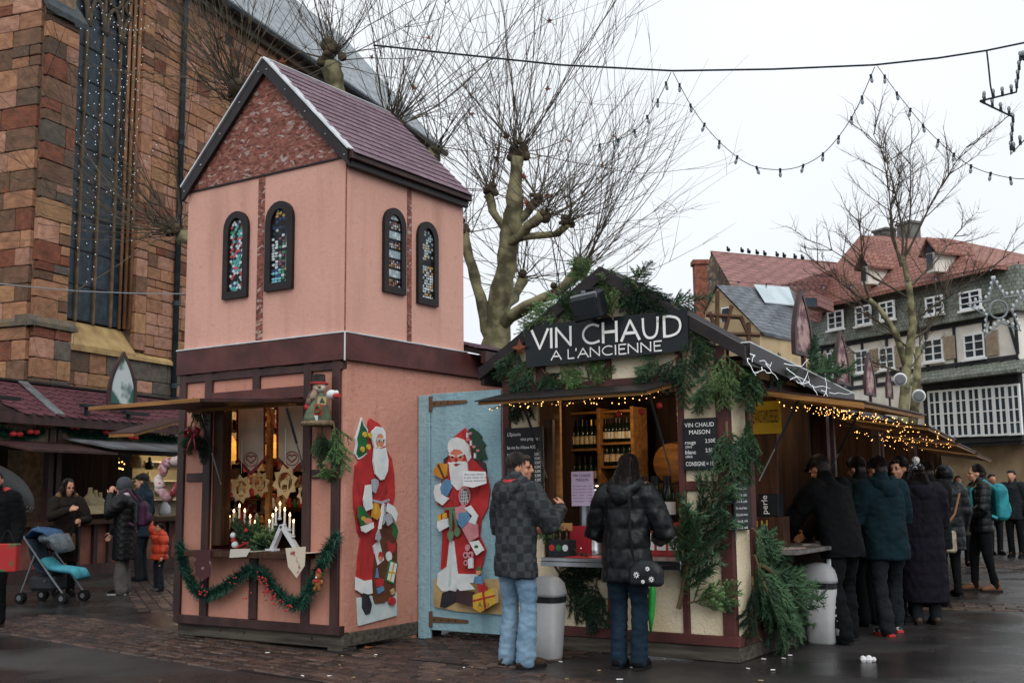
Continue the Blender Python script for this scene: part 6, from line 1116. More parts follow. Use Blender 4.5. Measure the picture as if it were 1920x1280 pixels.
candle_arch('dark red seven-candle arch behind the fir arrangement', (440, 1018), [(421.5, 979), (430, 967), (438.5, 957), (449, 947), (459, 956), (469, 967), (478, 977)], 7.98, mt('dark_red_lacquer', '#5b1f24', None, rough=.35), ((418, 1016), (482, 1016)), (449, 985))
fa = thing('fir_arrangement', 'fir table arrangement with red ribbon and small baubles on the sill', 'table decoration', V((onY(474, 1020, 7.84).x, 7.84, zs_))); c = ORG[fa.name]
for i in range(22):
    a = i*2.4; e = rnd.uniform(.15, 1.3); d = V((math.cos(a)*math.cos(e), math.sin(a)*math.cos(e)*.6, math.sin(e))); l_ = rnd.uniform(.2, .36)*(1.15 if e > .9 else 1); z_ = d.orthogonal().normalized(); y_ = z_.cross(d); put(BO[i % 4], 'sprig', fa, frame_m(c+ZV*.03, d, y_, z_) @ Matrix.Diagonal((l_/.6, .45, .45, 1)))
for dx, dz, r_, m in ((-.12, .06, .035, 'white'), (-.15, .15, .03, 'white'), (-.14, .1, .028, 'red'), (.03, .2, .02, 'red')):
    b = B(); b.ball(c+V((dx, -.12, dz)), r_, 10, 7); b.build('bauble', PC[m], fa, True)
b = B(); b.tube([c+V((.02+.09*math.sin(i*.9), -.16, .05+.04*math.cos(i*.7))) for i in range(14)], .005, 4); b.build('ribbon', PC['red'], fa)
CLO = mt('cream_runner', '#bfb4a2', '#8e4a4e', 9, .9, lo=.6, hi=.66); 
for lab, pts, Y, m in (('cream table runner end with red embroidery hanging at the right sill corner', [(535, 1027), (573, 1024), (571, 1060), (556, 1083), (540, 1062)], 7.575, CLO), ('dark patterned runner end hanging at the left sill corner', [(362, 1032), (395, 1031), (394, 1078), (378, 1090), (365, 1075)], 7.575, mt('dark_runner', '#4a2c2e', '#8d7f78', 12, .9, lo=.6, hi=.7)), ('small white cloth tag hanging over the sill middle', [(432, 1029), (470, 1028), (462, 1043), (430, 1045)], 7.575, mt('white_cloth', '#bdb9ae', None, rough=.9))):
    b = B(); b.prism([onY(x, y, Y) for x, y in pts], (0, .004, 0)); P_ = [onY(x, y, Y) for x, y in pts[:2]]; b.quad(V((P_[0].x, Y, zs_+.004)), V((P_[1].x, Y, zs_+.004)), V((P_[1].x, Y+.3, zs_+.004)), V((P_[0].x, Y+.3, zs_+.004))); tag(b.build('table_runner', m), lab, 'cloth')
# hangings and goods deeper in that stall
for i in range(60):
    x, y = 425+i % 12*13+rnd.uniform(-3, 3), 785+i//12*40+rnd.uniform(-8, 8); p = onX(x, y, XL+.1); b = B(); s = rnd.uniform(.045, .075); b.obox(p, (.008, 0, 0), (0, s*1.3, 0), (0, 0, s*rnd.uniform(.8, 1.3)), .004); o = b.build('picture_tile', mt('tile_%d' % (i % 4), ('#7c4a42', '#9a8a74', '#6d5a44', '#8f3d3d')[i % 4], '#c0ae90', 18, .8, lo=.5, hi=.6), tw)
vb(tw, 'inner_post', YWOOD, 8.2, 500, 508, 900, 765, 1010, .02, .03)
# ================================================================ garland, doll and swags on the pink stall
TIN = mt('garland_green', '#1f4d3d', '#12332a', 8, .5); 
gl = thing('garland', 'bushy dark green garland with red berries looped under the candle window', 'garland', onY(480, 1150, YT-.1)); gp = [(338, 1022), (343, 1050), (352, 1082), (368, 1108), (392, 1116), (418, 1104), (445, 1082), (470, 1066), (495, 1078), (515, 1104), (538, 1126), (560, 1134), (580, 1108), (597, 1072), (614, 1032), (634, 1002)]
P = [onY(x, y, YT-.12) for x, y in gp]; PP = [P[i].lerp(P[i+1], k/12) for i in range(len(P)-1) for k in range(12)]; b = B(); rg = random.Random(3)
for p in PP:
    for k in range(34):
        d = V((rg.gauss(0, 1), rg.gauss(0, 1), rg.gauss(0, 1))).normalized(); l_ = rg.uniform(.055, .105); s = d.orthogonal().normalized()*.006; q = p+V((rg.gauss(0, .012), rg.gauss(0, .012), rg.gauss(0, .012))); b.add([q-s, q+s, q+d*l_], [(0, 1, 2)])
b.build('foliage', TIN, gl, recalc=False); b = B()
for (x, y, n) in ((378, 1110, 12), (490, 1085, 16), (500, 1105, 22), (515, 1125, 12), (540, 1140, 8), (440, 1085, 6), (460, 1112, 5)):
    for i in range(n): b.ball(onY(x+rg.gauss(0, 5), y+rg.gauss(0, 7), YT-.205), .009, 6, 4)
tag(b.build('berries', PC['red'], gl), kind='stuff')
FELT = mt('ginger_felt', '#8a5a32', '#6d4526', 20, .95)
def bear(label, c, s, m):
    t_ = thing('bear_ornament', label, 'ornament', c); b = B(); b.ball(c+ZV*.06*s, (.045*s, .035*s, .055*s), 10, 7); b.ball(c+ZV*.14*s, (.04*s, .035*s, .038*s), 10, 7)
    for sx_ in (-1, 1): b.ball(c+V((sx_*.032*s, 0, .172*s)), .014*s, 7, 5); b.ball(c+V((sx_*.055*s, -.01*s, .08*s)), (.022*s, .018*s, .03*s), 7, 5); b.ball(c+V((sx_*.03*s, -.02*s, .01*s)), (.022*s, .024*s, .028*s), 7, 5)
    b.build('body', m, t_, True); b = B(); b.ball(c+V((0, -.036*s, .13*s)), .012*s, 6, 5); b.build('muzzle', CAN, t_); b = B(); b.obox(c+V((0, -.03*s, .1*s)), (.03*s, 0, 0), (0, .01, 0), (0, 0, .012*s)); b.build('bow', PC['red'], t_); b = B(); b.tube([c+V((-.02*s, 0, .18*s)), c+V((0, 0, .21*s)), c+V((.02*s, 0, .18*s))], .018*s, 6); b.build('cap', PC['red'], t_)
bear('little ginger bear ornament hanging on the garland', onY(597, 1105, YT-.22), .85, FELT)
# snowman doll
def P_(x, y, dy=0): return onY(560+x/5.57, 690+y/5.57, YT-.1-dy)
sd = thing('snowman_doll', 'snowman doll with tall hat and green coat hanging on the post', 'doll', P_(215, 600)); c0 = P_(215, 570); u_ = (P_(315, 400)-P_(115, 400)).length/200
H_ = lambda y: P_(215, y).z
b = B(); cx_ = P_(215, 400).x; yy = YT-.12; b.lathe((cx_, yy, 0), [(115*u_, H_(560)), (108*u_, H_(520)), (85*u_, H_(420)), (55*u_, H_(290)), (36*u_, H_(240))], 14); b.build('coat', mt('sage_felt', '#66705a', '#545e49', 14, .95), sd, True)
b = B(); b.ball((P_(242, 195).x, yy-.01, H_(198)), (52*u_, 46*u_, 45*u_), 12, 8); b.build('head', mt('snowman_white', '#cfc8ba', None, rough=.9), sd, True)
b = B(); b.tube([P_(225, 198, .06), P_(190, 185, .14)], [.014, .003], 7); b.build('carrot_nose', mt('carrot', '#b5642c', None, rough=.8), sd)
b = B(); b._lathe((P_(232, 170).x, yy-.01, 0), [(72*u_, H_(172)), (72*u_, H_(162)), (52*u_, H_(160)), (50*u_, H_(75)), (46*u_, H_(70))], 14, V((0, 0, 1))); b.build('hat', mt('hat_tweed', '#3d3a36', '#24211f', 16, .95), sd); b = B(); b._lathe((P_(232, 170).x, yy-.01, 0), [(74*u_, H_(176)), (76*u_, H_(166)), (58*u_, H_(150))], 14, V((0, 0, 1))); b.build('hat_brim', PC['dred'], sd)
b = B(); b.tube([P_(185, 255, .05), P_(140, 300, .09), P_(105, 380, .1)], [.05, .045, .035], 8); b.build('arm', mt('plaid_sleeve', '#5d4540', '#8a7a68', 12, .95, kind='checker'), sd, True); b = B(); b.ball(P_(95, 405, .1), .035, 8, 6); b.build('mitten', PC['red'], sd, True)
for nm, q, m in (('tree_patch', ((200, 300), (290, 295), (285, 385), (192, 372)), 'tan'), ('wreath_patch', ((165, 378), (245, 380), (240, 490), (155, 487)), 'red'), ('white_tag', ((105, 490), (200, 492), (195, 545), (88, 548)), 'white')): b = B(); b.prism([P_(x, y, .13) for x, y in q], (0, .004, 0)); b.build(nm, PC[m], sd)
b = B(); b.prism([P_(x, y, .136) for x, y in ((215, 360), (270, 360), (243, 305))], (0, .003, 0)); b.build('felt_tree', PC['dgreen'], sd); b = B(); b.tube([P_(200+26*math.cos(i*.5), 432+34*math.sin(i*.5), .135) for i in range(14)], .009, 5); b.build('felt_wreath', PC['green'], sd)
b = B(); b.tube([(cx_+115*u_*math.cos(i*.45), yy+100*u_*math.sin(i*.45), H_(578)) for i in range(15)], .028, 7); b.build('fur_hem', mt('fur_trim', '#8a7860', '#6d5d49', 30, 1, 1, 80), sd, True)
b = B(); b.ball(P_(345, 275, .1), (.055, .05, .045), 9, 6); b.ball(P_(395, 255, .12), .022, 7, 5); b.build('bird', PC['white'], sd, True); b = B(); b.tube([P_(370, 290, .13), P_(400, 285, .14), P_(425, 285, .14)], .022, 6); b.build('red_scarf', PC['red'], sd)
rg = random.Random(6)
for i, (x, y, dx, dy, v_, lab) in enumerate(((605, 800, -20, 80, 2, 'holly greenery hanging under the snowman doll'), (625, 790, 5, 90, 1, 'fir sprig trailing right of the snowman doll'), (595, 810, 25, 60, 3, 'dark sprig trailing below the snowman hem'), (612, 870, -5, 30, 1, 'small sprig on the rail below the snowman doll'))):
    p, q = onY(x, y, YT-.08), onY(x+dx, y+dy, YT-.09); hang('green_sprig', lab, p, q-p, (0, -1, 0), (q-p).length*1.1, v_, 'greenery around the snowman doll')
for i, (x, y, dx, dy, v_, lab) in enumerate(((362, 745, 8, 60, 2, 'fir sprig above the red bow on the left post'), (360, 790, -18, 55, 0, 'fir sprig left of the red bow'), (365, 800, 8, 65, 3, 'dark fir sprig hanging below the red bow'))):
    p, q = onY(x, y, YT-.07), onY(x+dx, y+dy, YT-.1); hang('green_sprig', lab, p, q-p, (0, -1, 0), (q-p).length*1.1, v_, 'greenery with the red bow')
rb = thing('red_bow', 'shiny red ribbon bow on the left corner panel', 'bow', onY(362, 830, YT-.15)); RIB = mt('red_satin', '#a5303a', '#7c1f28', 9, .3)
for s in (-1, 1): b = B(); c = onY(362, 812, YT-.15); b.tube([c, c+V((s*.05, -.03, .05)), c+V((s*.1, -.02, .03)), c+V((s*.08, -.02, -.03)), c], [.006, .028, .03, .026, .006], 6, sx=.4); b.build('loop', RIB, rb, True); b = B(); b.tube([c, c+V((s*.04, -.01, -.1)), c+V((s*.07-.02, -.01, -.2))], [.008, .014, .01], 5, sx=.3); b.build('tail', RIB, rb, True)
# soft wreath of stuffed cloth hanging at the stall left corner
wr = thing('cloth_wreath', 'stuffed cloth wreath in pink and white left of the pink stall', 'wreath', (-9.35, 7.9, 1.2)); c = onY(322, 895, 8.3); CWH = mt('spotted_white_cloth', '#b9aca8', '#9a4450', 30, .95, lo=.6, hi=.64)
for k in range(6):
    b = B(); a0 = k*1.05+.9; b.tube([c+V(((.2+.02*math.sin(k*9+i))*math.cos(a0+i*.105), .22*math.sin(a0+i*.105)*.25, (.2+.02*math.cos(k*5+i*.5))*math.sin(a0+i*.105))) for i in range(11)], [.03+.028*math.sin(math.pi*i/10)**.6 for i in range(11)], 9); b.build('cloth_roll', (CWH, mt('pink_cloth', '#96606a', '#b9a4a4', 26, .9, lo=.5, hi=.56), CWH, mt('pale_pink_cloth', '#a88a8c', '#8a6468', 20, .9), mt('red_spot_cloth', '#8a3540', '#b09a98', 24, .9, lo=.55, hi=.6), CWH)[k], wr, True)

# ================================================================ wine stall goods
GB = mt('dark_bottle_glass', '#12180f', '#1c2417', 5, .12); LBL = mt('cream_label', '#c0b090', '#9a8560', 14, .7); FOIL = mt('gold_foil', '#a27f35', None, rough=.3, metal=.8); FOILB = mt('black_foil', '#201a1c', None, rough=.4); LBW = mt('white_label', '#c6c4bd', None, rough=.7)
bb_ = B(); bb_.tube([(0, 0, z) for z in (0, .17, .2, .235, .25, .305)], [.037, .037, .033, .016, .0135, .0135], 10); BM = bb_.mesh('bottle', GB, smooth=True); bb_ = B(); bb_.tube([(0, 0, .05), (0, 0, .135)], .0377, 10, caps=False); LM = {k: bb_.mesh('label', m) for k, m in (('c', LBL), ('w', LBW))}; bb_ = B(); bb_.tube([(0, 0, .245), (0, 0, .31)], .0148, 8); FM = {k: bb_.mesh('foil', m) for k, m in (('g', FOIL), ('b', FOILB))}
ORD = 'first second third fourth fifth sixth seventh eighth'.split()
def bottle(p, label, grp, lab='c', foil='b', s=1.0):
    o = bpy.data.objects.new('wine_bottle', BM); col.objects.link(o); o.location = p; o.scale = (s, s, s); o.rotation_euler = (0, 0, rnd.uniform(0, 6)); tag(o, label, 'bottle', grp); ORG[o.name] = V()
    for me, nm in ((LM[lab], 'label'), (FM[foil], 'foil')): c = bpy.data.objects.new(nm, me); col.objects.link(c); c.parent = o
SH = 10.15
u0, u1, u2 = onY(1061, 800, SH).x, onY(1123, 800, SH).x, onY(1186, 800, SH).x; zt_ = onY(1120, 765, SH).z
shf = thing('bottle_shelf', 'open wooden shelf unit full of wine bottles inside the stall', 'shelf', ((u0+u2)/2, SH+.2, .14))
for x in (u0, u1, u2): bx(shf, 'upright', YWOOD, x-.018, x+.018, SH-.02, SH+.3, .14, zt_)
zl1, zr1, zr2, zl2 = onY(1090, 841, SH).z, onY(1150, 829, SH).z, onY(1150, 873, SH).z, onY(1090, 905, SH).z
for a, c, z in ((u0, u1, zl1), (u1, u2, zr1), (u1, u2, zr2), (u0, u1, zl2), (u0, u1, zt_-.03), (u1, u2, zt_-.03)): bx(shf, 'shelf_board', YWOOD, a+.018, c-.018, SH-.02, SH+.3, z-.025, z)
bx(shf, 'back_panel', DWOOD, u0, u2, SH+.3, SH+.32, .14, zt_)
for i in range(6): bottle((u0+.06+i*(u1-u0-.1)/5.4, SH+.05, zl1), ORD[i]+' wine bottle from the left on the upper left shelf', 'bottles on the upper left shelf', 'c', 'g' if i > 3 else 'b', .98)
for i in range(8): bottle((u1+.05+i*(u2-u1-.09)/7.2, SH+.05, zr1), ORD[i]+' slim bottle from the left on the upper right shelf', 'bottles on the upper right shelf', 'w' if i % 3 else 'c', 'b', .82)
for i in range(5): bottle((u1+.06+i*(u2-u1-.1)/4.4, SH+.05, zr2), ORD[i]+' wine bottle from the left on the middle right shelf', 'bottles on the middle right shelf', 'c', 'g' if i == 3 else 'b', .9)
for i in range(5): bottle((u0+.06+i*(u1-u0-.1)/4.4, SH+.05, zl2), ORD[i]+' bottle from the left on the lower left shelf behind the urn', 'bottles on the lower left shelf', 'c', 'b', .9)
ctz = cz; CTY = YS+.2
for i in range(7): p = onY(1192+i*11.5, 960, CTY+.25+.05*(i % 2)); bottle((p.x, CTY+.2+.09*(i % 2), ctz+.30), ORD[i]+' tall wine bottle from the left at the counter end', 'bottles at the counter end', 'w', 'b', 1.35)
rs_ = thing('bottle_crate', 'low wooden riser under the bottle row on the counter', 'crate', (-4.4, CTY+.25, ctz)); p, q = onY(1186, 1000, CTY+.2), onY(1268, 1000, CTY+.2); bx(rs_, 'box', PC['dred'], p.x, studs[3][0]-.02, CTY+.1, CTY+.42, ctz+.001, ctz+.295); 
for i in range(4): bx(rs_, 'box_label', LBW, p.x+.18+i*.115, p.x+.27+i*.115, CTY+.094, CTY+.0995, ctz+.05, ctz+.2, .001)
ur = thing('drinks_urn', 'tall stainless steel mulled wine urn on the counter', 'urn', (onY(1098, 980, CTY).x, CTY+.12, ctz)); c = ORG[ur.name]; b = B(); b.tube([c+ZV*z for z in (0, .02, .05, .56, .58)], [.15, .155, .14, .14, .145], 22); b.build('body', STEEL, ur, True); b = B(); b.tube([c+ZV*z for z in (.582, .6, .64, .665, .67)], [.15, .148, .12, .05, .02], 22); b.build('lid', CHROME, ur, True); b = B(); b.ball(c+ZV*.69, .024, 8, 6); b.build('knob', BLACK, ur); 
for s in (-1, 1): b = B(); b.tube([c+V((s*.14, 0, .5)), c+V((s*.2, -.02, .5)), c+V((s*.21, -.02, .48))], .014, 6); b.build('handle', BLACK, ur)
b = B(); b.tube([c+V((0, -.14, .1)), c+V((0, -.2, .1)), c+V((0, -.21, .06))], .014, 7); b.build('tap', CHROME, ur)
ps = thing('price_sheet', 'lilac paper price sheet taped on the steel urn', 'price sheet', c+V((-.04, -.16, .15))); p, q = onY(1071, 884, CTY-.03), onY(1114, 948, CTY-.03); bx(ps, 'sheet', mt('lilac_paper', '#b7a4bd', None, rough=.8), p.x, q.x, CTY-.032, CTY-.03, q.z, p.z, .0005); wq = q.x-p.x
text(ps, 'lettering', 'VIN CHAUD', INK, V((p.x+.02, CTY-.033, p.z-.05)), (1, 0, 0), (0, 0, 1), .028, width=wq*.8); text(ps, 'lettering', 'MAISON', INK, V((p.x+.05, CTY-.033, p.z-.09)), (1, 0, 0), (0, 0, 1), .028, width=wq*.55)
for i in range(6): text(ps, 'lettering', ('vin chaud rouge  2,50', 'vin chaud blanc  2,50', 'jus de pomme  2,00', 'the  cafe  1,50', 'chocolat  2,00', 'consigne  1,00')[i], INK, V((p.x+.015, CTY-.033, p.z-.14-.028*i)), (1, 0, 0), (0, 0, 1), .011, width=wq*.85)
# beer carrier
def carrier(label, p, ax, n=3):
    t_ = thing('beer_carrier', label, 'beer carrier', p); ax = V(ax); nn = V((ax.y, -ax.x, 0)); b = B(); b.obox(p+ZV*.075, ax*.105, nn*.07, ZV*.075, .004); b.build('tray', mt('carrier_card_dark', '#20242a', None, rough=.7), t_); b = B(); b.obox(p+ZV*.265, ax*.105, nn*.008, ZV*.035, .003); b.build('handle_card', mt('kraft_card', '#9a7448', None, rough=.8), t_); text(t_, 'lettering', '(perle)', INK, p+ZV*.25+ax*-.08+nn*.009, ax, ZV, .035, width=.1, ext=.001)
    for i in range(n):
        q = p+ax*(-.07+.07*i)+nn*.04; b = B(); b.tube([q+ZV*z for z in (.01, .14, .18, .24)], [.031, .031, .014, .012], 9); o = b.build('beer_bottle', mt('brown_bottle', '#26160c', None, rough=.15), t_, True); b = B(); b.tube([q+ZV*.241, q+ZV*.252], .014, 8); b.build('cap', PC[('red', 'green', 'dred')[i % 3]], o)
        b = B(); b.tube([p+ax*(-.07+.07*i)+nn*.071+ZV*.08, p+ax*(-.07+.07*i)+nn*.0725+ZV*.08], .03, 12); b.build('round_label', PC[('red', 'green', 'white')[i % 3]], t_)
carrier('beer carrier with three round labels on the counter left end', V((onY(1057, 1030, YS-.08).x, YS-.1, cz)), (1, 0, 0))
b = B(); p, q = onY(1068, 985, YS+.1), onY(1108, 1028, YS+.1); b.box(p.x, q.x, YS+.1, YS+.115, cz+.001, p.z); tag(b.build('red_print', mt('red_printed_card', '#93232c', '#b98a8a', 11, .6, lo=.64, hi=.68)), 'red printed card standing behind the beer carrier', 'card')
b = B(); p, q = onY(1060, 1046, YS-.25), onY(1130, 1046, YS-.25); b.box(p.x, q.x, YS-.29, YS+.05, cz+.002, cz+.006); tag(b.build('counter_mat', PC['red']), 'red bar mat lying on the steel counter', 'mat')
brl = thing('barrel', 'wooden barrel end standing in the back of the stall', 'barrel', (onY(1258, 870, 10.4).x, 10.5, 1.35)); c = onY(1258, 868, 10.4); b = B(); b.tube([c+V((0, y, 0)) for y in (0, .02, .2, .4, .42)], [.2, .205, .23, .205, .2], 20); b.build('staves', YWOOD, brl, True)
for y in (.03, .34): b = B(); b.tube([c+V((0, y, 0)), c+V((0, y+.035, 0))], .216, 20); b.build('hoop', DARKM, brl)
bx(brl, 'rack', DWOOD, c.x-.25, c.x+.25, 10.42, 10.8, 1.2, c.z-.2)
for i, (x, y) in enumerate(((1236, 760), (1203, 772), (1160, 776))): b = B(); b.ball(onY(x, y, YS-.1), .028, 10, 7); tag(b.build('red_bauble', PC['red'], None, True), ('red bauble beside the right flap strut', 'red bauble hanging in the middle of the opening', 'red bauble left among the fairy lights')[i], 'bauble', 'red baubles under the front flap')
bx(st, 'door_post', YWOOD, onY(1039, 900, YS+.1).x, onY(1051, 900, YS+.1).x, YS+.1, YS+.14, 1.2, 2.3)
# bins
def bin_(label, c, s=1.0):
    t_ = thing('litter_bin', label, 'bin', c, 'grey swing-lid bins'); b = B(); N_ = 16
    def sq(z, r_, k=.8): return [V(c)+V((math.copysign(abs(math.cos(a))**.55, math.cos(a))*r_, math.copysign(abs(math.sin(a))**.55, math.sin(a))*r_*k, z)) for a in [2*math.pi*i/N_+.01 for i in range(N_)]]
    def loft(rings): bb = B(); vs = [p for r_ in rings for p in r_]; n = len(rings); bb.add(vs, [(i*N_+k, i*N_+(k+1) % N_, (i+1)*N_+(k+1) % N_, (i+1)*N_+k) for i in range(n-1) for k in range(N_)]+[tuple(range(N_)), tuple(range((n-1)*N_, n*N_))]); return bb
    G = mt('grey_plastic', '#9c9ea0', '#7c7d7c', 3, .45, lo=.4, hi=.8)
    loft([sq(0, .115*s), sq(.02, .12*s), sq(.48*s, .155*s)]).build('body', G, t_, True); loft([sq(.481*s, .158*s), sq(.53*s, .158*s)]).build('band', BLACK, t_); loft([sq(.531*s, .165*s), sq(.56*s, .165*s), sq(.64*s, .145*s), sq(.69*s, .1*s), sq(.705*s, .03*s)]).build('lid', G, t_, True)
bin_('grey swing-lid bin behind the man in jeans', V((-5.15, 8.38, 0))); bin_('grey swing-lid bin beside the queue at the stall side', V((-3.42, 10.45, 0)), 1.05)
# side counter goods
bt = thing('perle_crate', 'black beer crate with white lettering on the side shelf', 'crate', (-3.8, 10.05, 1.2)); p, q = onY(1421, 925, 10.05), onY(1460, 968, 10.05); bx(bt, 'box', BLACK, p.x, q.x, 10.05, 10.2, q.z, p.z); text(bt, 'lettering', 'perle', WHITEP, V((p.x+.09, 10.047, q.z+.02)), (0, 0, 1), (-1, 0, 0), .06, width=(p.z-q.z)*.8)
bx(bt, 'stand', DWOOD, p.x-.05, q.x+.05, 10.02, 10.2, .9, q.z-.002)
for i in range(4): p = onX(1403+i*12, 1020, SXR-.05); bottle((SXR-.1, 9.6+i*.13, .895), ORD[i]+' small beer bottle from the corner on the side counter', 'bottles on the side counter', 'w', 'g', .8)
for i, (x0, y0) in enumerate(((SXR+.05, 9.62), (SXR+.12, 9.85), (SXR+.1, 10.6))): b = B(); b.obox((x0+.05, y0, .8965+.002*i), (.11, .02*i, 0), (-.02*i, .15, 0), (0, 0, .0012)); tag(b.build('leaflet', mt('leaflet_%d' % i, ('#a58f86', '#b9b4ae', '#c8c8c6')[i], '#6d4a44', 14, .6)), ('brown leaflet on the near end of the side counter', 'pale leaflet next to the brown one on the side counter', 'white paper under the hand of the man in black')[i], 'leaflet')
# ================================================================ next stalls in the row
TH2 = R(7.5); DV1, NV1 = DV, NV; DV2 = V((-math.sin(TH2), math.cos(TH2), 0)); NV2 = V((DV2.y, -DV2.x, 0))
def row_stall(label, flab, o, ln, zf, lights):
    DV, NV = DV2, NV2; t_ = thing('row_stall', label, 'market stall', o); P = lambda a, c, z: V(o)+DV*a+NV*c+ZV*z
    def ob(nm, m, a0, a1, c0, c1, z0, z1): b = B(); b.obox(P((a0+a1)/2, (c0+c1)/2, (z0+z1)/2), DV*(a1-a0)/2, NV*(c1-c0)/2, ZV*(z1-z0)/2, .004); b.build(nm, m, t_)
    ob('lower_wall', BROWN, 0, ln, -.05, 0, 0, .9); ob('counter', DWOOD, 0, ln, -.3, .3, .9, .94); ob('back_wall', INT, 0, ln, -1.6, -1.55, 0, 2.5); ob('side_wall', DWOOD, 0, .05, -1.55, -.05, 0, 2.5); ob('side_wall', DWOOD, ln-.05, ln, -1.55, -.05, 0, 2.5)
    for a in (.0, ln-.1): ob('post', BROWN, a, a+.1, -.06, .04, .94, 2.3)
    b = B(); b.prism([P(-.05, .15, 2.42), P(-.05, -.9, 2.62), P(-.05, -1.7, 2.42)], DV*(ln+.1)); b.build('roof', DARKM, t_); ob('fascia', BROWN, -.04, ln+.04, .05, .1, 2.28, 2.42)
    f = thing('folding_flap', flab, 'shutter', P(ln/2, .5, zf)); b = B(); b.prism([P(.05, .06, zf+.16), P(.05, 1.0, zf), P(.05, 1.0, zf+.03), P(.05, .06, zf+.19)], DV*(ln-.1)); b.build('panel', YWOOD, f); b = B(); b.prism([P(.03, .06, zf+.192), P(.03, 1.02, zf+.032), P(.03, 1.02, zf+.045), P(.03, .06, zf+.205)], DV*(ln-.06)); b.build('cover_sheet', BROWN, f)
    lamp('lamp_row_stall', P(ln/2, -.5, 2.1), lights)
    for i in range(5): ob('hanging_goods', PC[('red', 'gold', 'brown', 'white', 'tan')[i]], .3+i*ln/6, .55+i*ln/6, -.9, -.8, 1.3+.1*(i % 2), 1.75+.15*(i % 3))
row_stall('second stall in the row behind the queue with lit interior', 'folding flap of the second stall behind the queue', V((-3.72, 11.95, 0)), 3.6, 2.02, 14)
row_stall('third stall in the row further down the market', 'folding flap of the third stall further down the row', V((-3.72, 11.95, 0))+DV2*3.9, 4.0, 1.98, 14)
row_stall('last stall in the row near the timber house', 'folding flap of the last stall near the timber house', V((-3.72, 11.95, 0))+DV2*8.2, 5.0, 1.95, 12)
PICR = mt('red_painted_picture', '#a88a84', '#5d2f38', 7, .5, detail=3, lo=.42, hi=.58)
for i, (x, y, tp, lab) in enumerate(((1506, 668, 540, 'tallest dark pointed arch picture standing on the side eave'), (1580, 722, 618, 'second pointed arch picture standing on the side roof'), (1632, 742, 660, 'third pointed arch picture along the side roofs'), (1668, 747, 692, 'smallest pointed arch picture farthest along the side roofs'))):
    D_ = .80*FPX/(y-tp); p = at(x, y, D_); arch_sign('arch_ornament', lab, p, (.02, 1, 0), .80, .62, BROWN, PICR, 'arch pictures on the side roofs')
    b = B(); b.tube([p+ZV*.02, V((p.x, p.y, p.z-.25))], .03, 6); b.build('stand', BROWN, bpy.data.objects[[o.name for o in bpy.data.objects if o.name.startswith('arch_ornament')][-1]])
wt = thing('white_light_twig', 'white lit twig ornament on the side eave', 'light ornament', onX(1440, 690, -3.4)); LED = mt('cold_led_twig', '#dfe5ea', None, rough=.4, emit=.5)
rg = random.Random(2)
for k in range(16):
    b = B(); p = onX(1398+k*11+rg.uniform(-8, 8), 660+k*5+rg.uniform(-12, 14), -3.38); pts = [p]; d = V((rg.uniform(.1, .5), rg.uniform(-.5, .9), rg.uniform(-.9, .6)))
    for i in range(6): d = d+V((rg.gauss(0, .25), rg.gauss(0, .5), rg.gauss(-.05, .5))); pts.append(pts[-1]+d.normalized()*.045)
    b.tube(pts, [.0034-.0003*i for i in range(7)], 5); b.build('twig', LED, wt)
for i, (x, y, lab) in enumerate(((1688, 711, 'white cylindrical loudspeaker on the bare tree trunk'), (1723, 742, 'smaller white loudspeaker right of the bare tree'))):
    p = at(x, y, 28.5); t_ = thing('loudspeaker', lab, 'loudspeaker', p, 'white loudspeakers by the bare tree'); b = B(); ax = (CAM-p).normalized(); b.lathe(p-ax*.25, [(.13, 0), (.15, .05), (.17, .4)], 14, ax); b.build('body', WFR, t_, True); b = B(); b.lathe(p+ax*.151, [(.14, 0), (.1, .02)], 14, ax); b.build('grille', mt('grey_mesh', '#6d7072', None, rough=.7), t_)
# litter
for i in range(26):
    p = onG(rnd.uniform(500, 1500), rnd.uniform(1222, 1278)); b = B(); b.obox(p+ZV*.012, (rnd.uniform(.008, .02), rnd.uniform(-.01, .01), 0), (0, .006, 0), (0, 0, .003)); tag(b.build('litter_scrap', (WHITEP, PC['tan'])[i % 2]), 'tiny pale scrap of litter on the wet pavement', 'litter', 'litter scraps on the pavement')
b = B(); p = onG(1628, 1240); rg = random.Random(12)
for i in range(7): b.ball(p+V((rg.gauss(0, .03), rg.gauss(0, .03), .02)), rg.uniform(.015, .035), 6, 4)
tag(b.build('crumpled_napkin', mt('napkin', '#c9c9ca', None, rough=.9)), 'crumpled white napkin on the wet asphalt', 'napkin')
for i, (x, y, lab) in enumerate(((690, 1218, 'small orange leaf beside the base of the pink stall'), (775, 1198, 'brown leaf on the pavers before the blue gate'), (345, 1192, 'yellow leaf at the left base corner of the pink stall'))): put(LME, 'fallen_leaf', None, Matrix.Translation(onG(x, y)+ZV*.025) @ Matrix.Rotation(i*1.3, 4, 'Z') @ Matrix.Scale(.075, 4)); tag(bpy.data.objects[[o.name for o in bpy.data.objects if o.name.startswith('fallen_leaf')][-1]], lab, 'leaf', 'fallen leaves')

